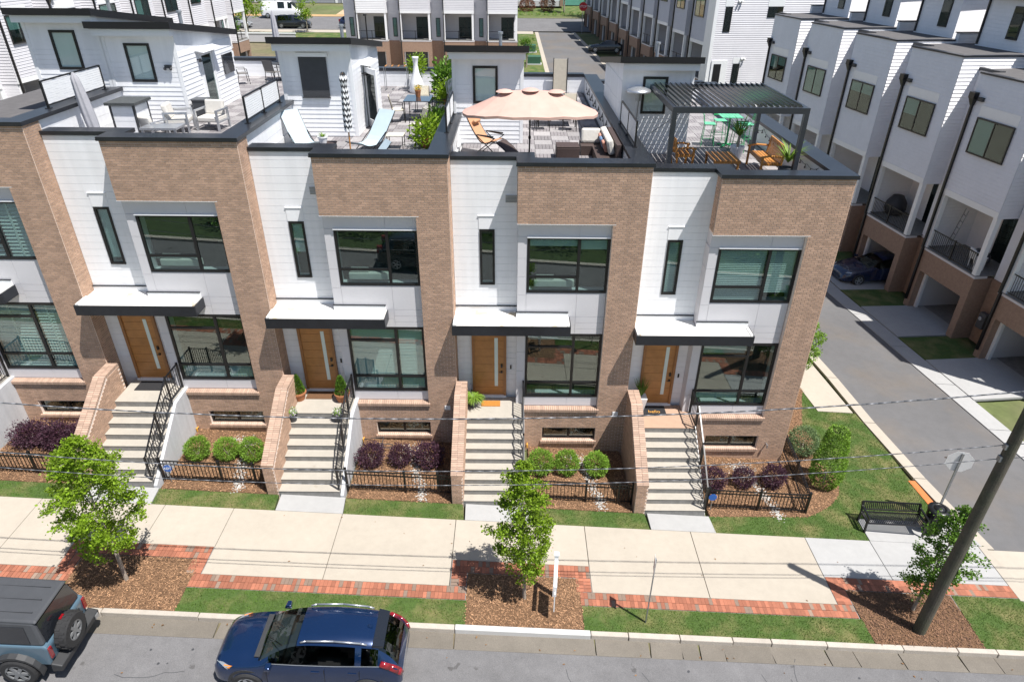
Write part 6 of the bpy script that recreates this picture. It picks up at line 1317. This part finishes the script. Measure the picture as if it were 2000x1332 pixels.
    # downspout with conductor head
    q = MB(); yd = b1 - .15; q.box(-.13, -.03, yd - .05, yd + .05, 4.0, 9.9); q.hexa([(-.14, yd - .06, 9.9), (-.02, yd - .06, 9.9), (-.02, yd + .06, 9.9), (-.14, yd + .06, 9.9), (-.24, yd - .15, 10.2), (-.02, yd - .15, 10.2), (-.02, yd + .15, 10.2), (-.24, yd + .15, 10.2)]); q.box(-.26, -.02, yd - .16, yd + .16, 10.2, 10.46)
    q.beam((-.08, yd, 4.0), (-.08, yd + .02, 3.2), .1, .1); q.box(-.10, .0, yd - .05, yd + .05, .4, 3.2); q.build('downspout', IRON, T)
    if lod < 2: q = MB(); q.box(-.14, -.0, yd - .55, yd - .28, 10.14, 10.30); q.build('flood_light', CHARC, T)
    q = MB(); q.box(.22, depth, b0 + .2, b1, top + .002, top + .03); q.box(1.12, depth, b1, P - .28, top + .002, top + .03); q.build('roof_deck', DECKB, T)
    if pent:
        q = MB(); q.box(3.6, depth - .6, b0 + .8, b1 + .4, top, top + 2.3); q.build('bulkhead', lap, T)
        if shingle:
            q = MB(); q.hexa([(3.3, b0 + .5, top + 2.25), (depth - .3, b0 + .5, top + 2.6), (depth - .3, b1 + .7, top + 2.6), (3.3, b1 + .7, top + 2.25), (3.3, b0 + .5, top + 2.4), (depth - .3, b0 + .5, top + 3.1), (depth - .3, b1 + .7, top + 3.1), (3.3, b1 + .7, top + 2.4)]); q.build('bulkhead_roof', SHINGLE, T)
            q = MB(); q.box(3.25, 3.3, b0 + .45, b1 + .75, top + 2.2, top + 2.42); q.box(3.5, 3.58, b1 + .2, b1 + .28, top + .1, top + 2.2); q.build('gutter', IRON, T)
            f = MB(); f.box(3.55, 3.6, b0 + 1.5, b0 + 2.2, top + .5, top + 1.9); fo = f.build('window', BLACK, T); p = MB(); p.box(3.53, 3.55, b0 + 1.56, b0 + 2.14, top + .56, top + 1.84); p.build('pane', GLASSF, fo)
        else: q = MB(); q.box(3.3, depth - .3, b0 + .5, b1 + .7, top + 2.3, top + 2.5); q.build('bulkhead_roof', ROOFK, T)
        q = MB(); q.box(1.13, depth, P - .24, P - .06, top - .05, top + .02); q.build('roof_edge', WHITE2, T); q = MB(); q.box(3.2, depth, P - .24, P, top + .02, top + .5); pa = q.build('party_parapet', LAPW, T); q = MB(); q.box(3.15, depth, P - .28, P + .04, top + .5, top + .55); q.build('parapet_coping', COPING, pa)
    return T
RD = Vector((-.12, 1)).normalized(); RROT = math.atan2(.12, 1)
def row_pt(y): return 27.9 - .12 * (y - 10)
yn = [9.55, 14.28, 19.25, 24.32, 29.4]
rl = ['grey sided garage house at the right edge, nearest the street', 'grey sided garage house with a ladder on its balcony', 'grey sided garage house with the dark car in its garage', 'grey sided garage house opposite the pergola', 'grey sided garage house farthest up the alley on the right']
RT = [.0, .4, .5, .6, .65]
tops = [-.08, .40, .52, .62, .70]
yy0 = [4.55] + yn[:]
for i, y in enumerate([4.45, 9.5, 14.4, 19.3, 24.3, 29.3]):
    tz = [-.35, -.08, .40, .52, .62, .70][i]; zg = gz(row_pt(y), min(y, 15)) - .0; zg = max(zg, -11.27)
    lab = ['grey sided garage house cut by the right edge of the photo', 'grey garage house with a ladder on its balcony, above the open garage', 'grey garage house with the dark car half out of its garage', 'grey garage house straight behind the pergola corner', 'grey garage house second from the far end of the alley row', 'grey garage house at the far end of the alley row'][i]
    rear_unit('garage_townhouse', lab, (row_pt(y), y, zg), RROT, seed=100 + i, top=tz - zg, group='grey garage townhouses along the alley', shingle=True, lod=0 if i < 4 else 1)
    # drive and lawn before each garage
    ca, sa = math.cos(RROT), math.sin(RROT)
    def lp(a, b): return (row_pt(y) + a * ca - b * sa, y + a * sa + b * ca)
    if y < 16:
        m_ = MB(); sheet(m_, [lp(-2.5, .30), lp(.9, .30), lp(.9, 3.32), lp(-2.5, 3.32)], .015, .1); struct(m_.build('driveway', CONCN)); m_ = MB(); sheet(m_, [lp(.9, .3), lp(5.6, .3), lp(5.6, 3.32), lp(.9, 3.32)], .015, .1); struct(m_.build('garage_floor', STEPR))
        m_ = MB(); sheet(m_, [lp(-2.5, 3.34), lp(.05, 3.34), lp(1.0, 5.28), lp(-2.5, 5.28)], -.0, .1); struct(m_.build('lawn', LAWN))
T_ = thing('ladder', 'tall black ladder leaning on the balcony wall', 'ladder', (28.3, 12.45, gz(28, 12) + 3.2)); 
for s_ in (-.2, .2): q = MB(); q.cyl((s_ * .3, s_, 0), (s_ * .3 + .35, s_, 2.1), .02, n=6); q.build('rail', STEEL, T_)
for i in range(6): q = MB(); f = .12 + i * .15; q.cyl((.35 * f - .06, -.2, 2.1 * f), (.35 * f + .06, .2, 2.1 * f), .015, n=5); q.build('rung', STEEL, T_)
# drums of furniture on the balconies
for (x, y, l, m_c, r_, h_) in ((28.3, 17.6, 'black domed grill cover on the balcony above the dark car', CHARC, .55, 1.1), (28.9, 10.9, 'round grey covered thing on the near balcony', GREYM, .45, .7)):
    q = MB(); q.lathe([(r_ * .7, 0), (r_, h_ * .3), (r_ * .95, h_ * .6), (r_ * .5, h_ * .95), (0, h_)], (x, y, gz(28, 12) + 3.26), 18); tag(q.build('covered_grill', m_c, None, smooth=True), l, 'grill')
T_ = thing('balcony_chair', 'white slatted chair behind the near balcony rail', 'chair', (28.45, 10.35, gz(28, 12) + 3.26), R(80)); slat_seat(T_, .5, .45, 5)
for o_ in T_.children: o_.data.materials.clear(); o_.data.materials.append(WHITE2)
for (x, y, l) in ((28.85, 8.95, 'grey electric meter box on the brick wall by the near garage'),):
    T_ = thing('meter_box', l, 'meter box', (x - .15, y, gz(27, 0) + .9), RROT); q = MB(); q.box(-.12, .12, -.2, .2, 0, .75); q.build('box', GREYM, T_, bevel=.03); q = MB(); q.cyl((-.12, 0, .5), (-.19, 0, .5), .09, n=14); q.build('meter', ALU, T_)
# dark car nosing out of a garage
TS = [(2.28, .50, .50, .52, .4, .22), (2.2, .70, .60, .66, .55, .2), (1.95, .82, .72, .80, .62, .2), (1.4, .88, .84, .90, .66, .2), (.95, .90, .92, .98, .68, .2), (.1, .90, .95, 1.36, .58, .2), (-.5, .90, .97, 1.45, .56, .2), (-1.3, .90, 1.0, 1.36, .55, .22), (-2.0, .86, .98, 1.05, .6, .28), (-2.25, .7, .7, .78, .5, .34)]
T = thing('garage_car', 'dark navy car with its nose out of the shaded garage', 'car', (27.35, 16.15, gz(27, 0) + .02), math.pi + RROT); loft_car(T, TS, PAINTN, [(.6, -.45), (-.52, -1.4)], (.95, .12), (-1.35, -1.95), W=.85)
for s_ in (1, -1):
    for x in (1.42, -1.42): wheel(T, x, s_ * .82, .34, .23, s_, ALU)
    q = MB(); q.hexa([(2.16, s_ * .45, .62), (1.90, s_ * .78, .66), (1.92, s_ * .79, .72), (2.17, s_ * .48, .68), (2.12, s_ * .45, .66), (1.84, s_ * .75, .74), (1.82, s_ * .76, .77), (2.1, s_ * .48, .70)]); q.build('headlight', LENS, T)
    q = MB(); q.box(.55, .72, s_ * .90 - .02, s_ * .90 + .12 * s_, .95, 1.06); q.build('mirror', PAINTN, T)
# closed parasol and canopy on the right roofs
closed_umbrella('closed dusty pink parasol on a grey garage house roof', 31.0, 28.2, 3, 2.9, .24, PINK, IRON, z=.75, base=False)
# far row facing the alley behind (continues the right row), with its end wall towards the street
for i in range(10):
    y = 45 + i * 5.02 * .993; x = row_pt(y); zg = gz(x, y)
    rear_unit('far_townhouse', 'pale far townhouse in the row beyond the pergola, number %s from its end wall' % ['one', 'two', 'three', 'four', 'five', 'six', 'seven', 'eight', 'nine', 'ten'][i], (x, y, zg), RROT, seed=200 + i, top=11.65, group='far pale townhouses beyond the pergola', pent=False, lod=1 if i < 4 else 2, garage_open=False, depth=11)
x = row_pt(45); zg = gz(x, 45); T = thing('end_wall_house', 'white lapped end wall house beyond the pergola', 'townhouse', (x + .2, 43.2, zg), RROT)
q = MB(); q.box(0, 12, .3, 1.75, 0, 12.5); lap_face(q, (.25, .3, 0), (1, 0, 0), (0, -1, 0), 11.7, 2, 12.5); q.build('wall', LAP_SUN, T); q = MB(); q.box(-.03, .25, .25, 1.8, 0, 12.6); q.build('corner_board', WHITE2, T)
def ew(x0, x1, z0, z1, frame=True):
    q = MB(); q.box(x0, x1, .25, .30, z0, z1); f = q.build('window', BLACK, T); q = MB(); q.box(x0 + .06, x1 - .06, .235, .25, z0 + .06, z1 - .06); q.build('pane', GLASSF, f); q = MB(); q.box(x0 - .06, x1 + .06, .27, .299, z1 + .02, z1 + .5); q.build('head_panel', WHITE2, f)
ew(.9, 1.5, 7.1, 9.0); ew(4.6, 5.9, 8.2, 9.0); ew(2.3, 2.9, 2.5, 4.6)
q = MB(); q.box(.35, 1.75, .2, .3, 2.2, 4.9); q.build('porch_surround', WHITE2, T); q = MB(); q.box(.55, 1.2, .17, .2, 2.2, 4.6); q.build('door', BLACK, T)
for xx, zz in ((1.9, 9.4), (2.9, 5.0)): q = MB(); q.box(xx, xx + .35, .2, .3, zz, zz + .12); q.ball((xx + .05, .15, zz - .02), .09); q.ball((xx + .3, .15, zz - .02), .09); q.build('flood_light', WHITE2, T)
# row on the far left, facing right
LROT = math.pi
for i in range(10):
    y = 17.5 + i * 5.02; x = -22.2; zg = gz(x, y)
    rear_unit('left_townhouse', 'pale garage townhouse behind the left roofs, number %s away from the street' % ['one', 'two', 'three', 'four', 'five', 'six', 'seven', 'eight', 'nine', 'ten'][i], (x, y, zg), LROT, seed=300 + i, top=11.65 + .1 * i, group='pale garage townhouses behind the left roofs', pent=(i < 3), lod=1 if i > 2 else 1, garage_open=False)
# middle row facing the street, far behind the roofs
MROT = math.pi / 2
for i in range(4):
    x = -11.4 + (i + 1) * 4.75; zg = gz(-2, 62)
    T = rear_unit('middle_townhouse', 'pale far townhouse between the roof bulkheads, %s from the left' % ['first', 'second', 'third', 'fourth'][i], (x, 62, zg), MROT, seed=400 + i, top=11.2, group='pale far townhouses facing the roofs', pent=False, lod=1, garage_open=False, white=(i == 0), depth=10)
    T.scale = (1, .946, 1)
# far streets, lawns, alley behind
def flat(name, poly, h, m): q = MB(); sheet(q, poly, h, .05); return struct(q.build(name, m))
def fpoly(name, x0f, x1f, y0, y1, n, h, m):
    q = MB()
    for i in range(n): a = y0 + (y1 - y0) * i / n; b = y0 + (y1 - y0) * (i + 1) / n; sheet(q, [(x0f(a), a), (x1f(a), a), (x1f(b), b), (x0f(b), b)], h, .05)
    return struct(q.build(name, m))
fpoly('far_alley', lambda y: 11.2 - .03 * (y - 66) * 0 - (y - 66) * .02, lambda y: 18.4 - (y - 60) * .10, 46, 88, 8, .0, ASPH2); fpoly('far_alley_kerb', lambda y: 10.7 - (y - 66) * .02, lambda y: 11.19 - (y - 66) * .02, 46, 88, 8, .04, CONC); fpoly('far_alley_kerb', lambda y: 18.41 - (y - 60) * .10, lambda y: 18.9 - (y - 60) * .10, 46, 88, 8, .04, CONC)
fpoly('far_lawn', lambda y: 7.8, lambda y: 10.69 - (y - 66) * .02, 60, 87, 4, .02, LAWN); fpoly('rear_court', lambda y: -21, lambda y: 10.6, 20, 61, 8, .0, CONC)
q = MB()
for i in range(9): a = -62 + i * 15; sheet(q, [(a, 89), (a + 15, 89), (a + 15, 101), (a, 101)], .0, .05)
struct(q.build('far_road', ASPH))
flat('far_pavement', [(-70, 86.5), (10, 86.5), (10, 88.6), (-70, 88.6)], .03, CONC); flat('far_verge', [(-70, 82.5), (-14, 82.5), (-14, 86.3), (-70, 86.3)], .03, LAWN); flat('far_verge', [(-70, 101.2), (70, 101.2), (70, 128), (-70, 128)], .02, EARTH); flat('far_lawn', [(6, 103), (60, 103), (60, 128), (6, 128)], .05, LAWN); flat('far_verge', [(-60, 101.1), (5, 101.1), (5, 103), (-60, 103)], .04, mat('straw', (.42, .27, .13), 1.0, n=((3, .25), (20, .3))))
flat('far_dirt', [(-22, 103), (-5, 103), (-5, 120), (-22, 120)], .06, mat('dirt_pile', (.46, .32, .2), 1.0, n=((3, .3), (12, .3)), bump=(4, .8, .1)))
# cars on the far street
def far_car(label, x, y, st, paint, wins, ws, rw, rot, s=1.0, name='far_car', wr=.34, rim=ALU):
    T = thing(name, label, 'car', (x, y, gz(x, y) + .0), rot); loft_car(T, st, paint, wins, ws, rw, W=.85, nx=3)
    for s_ in (1, -1):
        for xx in (st[0][0] - .95, st[-1][0] + .9): wheel(T, xx, s_ * (st[4][1] - .1), wr, .23, s_, rim)
        q = MB(); q.box(st[-1][0] - .0, st[-1][0] + .22, s_ * (st[-2][1] - .12) - .08, s_ * (st[-2][1] - .12) + .08, .8, 1.15); q.build('tail_light', REDLAMP, T)
        q = MB(); q.box(st[1][0] - .25, st[1][0] + .02, s_ * (st[1][1] - .1) - .1, s_ * (st[1][1] - .1) + .1, .62, .76); q.build('headlight', LENS, T)
    T.scale = (s, s, s); return T
MINI = [(2.5, .55, .55, .6, .45, .24), (2.42, .78, .7, .8, .6, .22), (2.1, .92, .9, .98, .7, .2), (1.6, .96, 1.0, 1.1, .74, .2), (.9, .97, 1.05, 1.62, .72, .2), (0, .97, 1.05, 1.75, .74, .2), (-1.8, .97, 1.05, 1.72, .74, .2), (-2.3, .95, 1.05, 1.6, .7, .24), (-2.52, .85, .95, 1.0, .65, .3)]
VAN = [(2.9, .6, .7, .75, .5, .3), (2.8, .85, .85, .95, .65, .3), (2.3, .98, 1.1, 1.2, .78, .28), (1.9, 1.0, 1.2, 1.4, .8, .28), (1.3, 1.0, 1.25, 2.05, .82, .28), (.5, 1.0, 1.25, 2.15, .85, .28), (-2.6, 1.0, 1.25, 2.15, .85, .28), (-2.85, .98, 1.25, 2.1, .85, .3), (-2.9, .9, 1.2, 2.0, .8, .35)]
far_car('black minivan parked on the far street behind the small tree', -25.3, 90.3, MINI, PAINTK, [(1.2, .2), (.1, -1.0), (-1.1, -2.1)], (1.65, .85), (-2.28, -2.5), 0); far_car('dark blue suv parked on the far street beside the left edge of the far houses', -16.3, 90.6, [tuple(q) for q in NIRO], PAINTN, [(.78, -.36), (-.44, -1.12), (-1.19, -1.56)], (1.04, .22), (-1.56, -1.97), 0, 1.08)
T = far_car('white cargo van with roof rack on the far street', -29.5, 99.6, VAN, PAINTW, [(1.5, .75), (.35, -.25), (-.45, -.95)], (2.0, 1.32), (-2.84, -2.88), 0, 1.12)
q = MB()
for x in (-2.2, -.8, .6): q.box(x - .04, x + .04, -.8, .8, 2.28, 2.34)
q.box(-2.6, 1.0, -.8, -.74, 2.34, 2.40); q.box(-2.6, 1.0, .74, .8, 2.34, 2.40); q.build('roof_rack', STEEL, T)
far_car('silver car half hidden by the left townhouses', -34.0, 90.3, [tuple(q) for q in TS], PAINTS, [(.6, -.45), (-.52, -1.4)], (.95, .12), (-1.35, -1.95), 0, 1.05)
far_car('dark car parked by the far alley garages', 19.0, 74, [tuple(q) for q in TS], PAINTK, [(.6, -.45), (-.52, -1.4)], (.95, .12), (-1.35, -1.95), math.pi * .95, 1.0)
# industrial shed beyond the street
z = gz(-40, 118); T = thing('grey_warehouse', 'grey metal warehouse with a dark open bay beyond the far street', 'warehouse', (-34, 116, z)); q = MB(); q.box(-20, 16, 0, 20, 0, 10); q.build('wall', GREYB, T); q = MB(); q.box(-12, -6.5, -.06, 0, 0, 6); q.build('loading_bay', BLACK, T); q = MB(); q.box(-4.6, -3.4, -.06, 0, 1.4, 3.0); q.build('window', BLACK, T); q = MB(); q.box(-13, -12, -.1, 0, 0, 10); q.box(-5.6, -5.1, -.1, 0, 0, 10); q.box(-1.8, -1.0, -.1, 0, 0, 10); q.build('pillar', PANEL, T)
for i in range(6): q = MB(); q.box(9 + i * 1.2, 9.4 + i * 1.2, -.12, 0, 0, 10); q.build('cladding_rib', WHITE2, T)
# green porch house, hedge, stop sign at the end of the far alley
z = gz(9, 118); T = thing('green_house', 'green house with a white porch rail and brick piers', 'house', (8.5, 112, z)); q = MB(); q.box(-4, 12, 3, 12, 0, 8); q.build('wall', GREENH, T); q = MB(); q.box(-3, 7.2, 0, 3, 0, .9); q.build('porch', PANEL, T)
for x in (-2.8, 1.0, 4.3, 7.0): q = MB(); q.box(x - .3, x + .3, -.1, .5, 0, 2.9); q.build('pier', FARBRICK, T); q = MB(); q.box(x - .36, x + .36, -.16, .56, 2.9, 3.1); q.build('pier_cap', WHITE2, T)
for x in (-2.5, 1.3, 4.6):
    w_ = 3.2 if x < 4 else 2.1; q = MB(); q.box(x, x + w_, .1, .2, 2.4, 2.5); q.box(x, x + w_, .1, .2, 1.1, 1.2); n_ = 14; 
    for i in range(n_): q.box(x + (i + .2) * w_ / n_, x + (i + .62) * w_ / n_, .12, .18, 1.2, 2.4)
    q.build('porch_rail', WHITE2, T)
q = MB(); q.box(-1.6, -.5, 2.94, 3, 1.0, 3.6); q.box(1.5, 2.6, 2.94, 3, 1.4, 3.4); q.build('window', BLACK, T)
HEDGE = shrub_mesh('h', 1.25, 2.1, 1500, .18, .15, REDL, 71)
for i, x in enumerate((6.0, 9.4, 12.9)): shrub('russet_bush', ['leftmost rounded russet bush before the porch', 'middle rounded russet bush before the porch', 'rightmost rounded russet bush before the porch'][i], HEDGE, x, 108.5, 'russet bushes before the far porch')
SMALLB = shrub_mesh('sb', .35, .55, 160, .12, .2, BOXL, 72)
for i in range(12): shrub('low_bush', 'one of a row of low clipped bushes along the far street', SMALLB, 4.5 + i * 1.35, 104.2, 'row of low bushes along the far street', .1)
x, y = 17.0, 87.2; z = gz(x, y); S = thing('far_stop_sign', 'small red stop sign at the end of the far alley', 'street sign', (x, y, z)); q = MB(); q.cyl((0, 0, 0), (0, 0, 4.1), .05, n=8); q.build('post', STEEL, S); q = MB(); oc = [(.6 * math.cos(R(22.5 + 45 * i)), 3.5 + .6 * math.sin(R(22.5 + 45 * i))) for i in range(8)]; q.prism(oc, lambda a, b, c: (a, c, b), -.08, -.05); pl_ = q.build('plate', SIGNR, S); text_mesh('STOP', 'lettering', .42, SIGNW, pl_, (0, -.09, 3.5), (R(90), 0, 0))
for (x, y, l) in ((9.6, 66.5, 'green utility box on the strip of lawn beside the far alley'), (9.2, 73.5, 'smaller green utility box farther along the far lawn')):
    T = thing('utility_box', l, 'utility box', (x, y, gz(x, y))); q = MB(); q.box(-.8, .8, -.6, .6, 0, .9); q.build('cabinet', UTIL, T, bevel=.05); q = MB(); q.box(-.9, .9, -.7, .7, 0, .1); q.build('plinth', PANEL, T)
x, y = -37.5, 88.2; T = thing('far_utility_pole', 'pale wooden pole at the far street, left of the van', 'utility pole', (x, y, gz(x, y))); q = MB(); q.cyl((0, 0, 0), (-.5, 0, 13), .2, .15, n=10); q.build('pole', BARK, T)
x, y = -8.2, 58.5; T = thing('lamp_post', 'thin black lamp post before the far houses', 'lamp post', (x, y, gz(x, y))); q = MB(); q.cyl((0, 0, 0), (0, 0, 6.2), .07, n=8); q.build('post', IRON, T); q = MB(); q.box(-.12, .12, -.5, .12, 6.15, 6.3); q.build('lamp', IRON, T)
# far trees
def far_tree(label, x, y, h, rad, n, lm, seed, size=.35):
    random.seed(seed); z = gz(x, y); T = thing('far_tree', label, 'tree', (x, y, z), group='trees beyond the far street'); q = MB(); q.cyl((0, 0, 0), (.1, 0, h * .6), .05 * rad + .05, .05, n=8)
    for i in range(8): a = i * 2.4; q.cyl((0, 0, h * (.3 + .04 * i)), (rad * .7 * math.cos(a), rad * .7 * math.sin(a), h * (.5 + .05 * i)), .03 * rad, .01, n=5)
    q.build('trunk', BARK, T); c = MB(); cl = [Vector((random.gauss(0, rad * .42), random.gauss(0, rad * .42), h * random.uniform(.42, .92))) for _ in range(26)]
    for _ in range(n): b = random.choice(cl); p = b + Vector((random.gauss(0, 1), random.gauss(0, 1), random.gauss(0, .8))) * rad * .22; leaf(c, p, size * random.uniform(.6, 1.3), random.uniform(.55, 1.35))
    c.build('crown', lm, T); return T
far_tree('small bright green tree before the black minivan', -22.3, 86.2, 4.6, 1.1, 900, LEAF, 81, .26); far_tree('pale willowy tree beside the green house', 15.6, 106.5, 7.5, 1.9, 1400, GREYL, 82); far_tree('bright green tree behind the far stop sign', 20.5, 102, 7.0, 2.6, 1800, LEAF, 83); far_tree('green tree seen through the far left balconies', -30, 84, 6.5, 2.0, 1400, LEAF, 84); far_tree('dark green conifer on the far left verge', -30.6, 80.5, 2.6, .8, 700, LEAFD, 85, .22); far_tree('green bush tree by the lawn of the far alley', 8.7, 64.5, 3.4, .8, 700, LEAFD, 86, .2); far_tree('tall tree in the grounds right of the green house', 27, 112, 9, 3.2, 1600, LEAF, 87)
# garden wall behind the far verge
T = thing('far_wall', 'low pale garden wall below the far left verge', 'wall', (-30, 79, gz(-30, 79))); q = MB(); q.box(-8, 8, 0, .3, 0, 1.0); q.build('wall', PANEL, T); q = MB(); q.box(-8.1, 8.1, -.05, .35, 1.0, 1.1); q.build('coping', WHITE2, T)

# ================================================================== OPPOSITE SIDE OF THE STREET (seen in the window panes)
q = MB(); sheet(q, rect(-14, 27, -15.5, -15.2), .02, .2); struct(q.build('opposite_kerb', KERB)); q = MB(); sheet(q, rect(-14, 27, -40, -15.5), .0, .1); struct(q.build('opposite_lawn', mat('shade_darkened_lawn', (.045, .070, .022), 1.0, n=((3, .4), (14, .4)))))  # lawn colour darkened as if shaded, to deepen the reflections in the panes
HB = shrub_mesh('hb', 1.3, 2.0, 700, .22, .3, LEAFD, 91, .3)
for i, x in enumerate([-9 + 1.9 * j for j in range(17)]): shrub('hedge_shrub', 'one of the leafy hedge shrubs across the street', HB, x + random.uniform(-.4, .4), -18.2 - 1.6 * (i % 2), 'hedge across the street', .3)
for i, x in enumerate((-12, -3, 16, 25)): far_tree(['leafy tree across the street, far left', 'leafy tree across the street, left of centre', 'leafy tree across the street, right of centre', 'leafy tree across the street, far right'][i], x, -26, 8, 2.6, 1500, LEAFD, 95 + i)
T = far_car('black suv parked across the street', 2.6, -14.0, [tuple(q) for q in NIRO], PAINTK, [(.78, -.36), (-.44, -1.12), (-1.19, -1.56)], (1.04, .22), (-1.56, -1.97), 0, 1.1); T.location.z -= .1; T.rotation_euler = (0, R(3.4), 0)
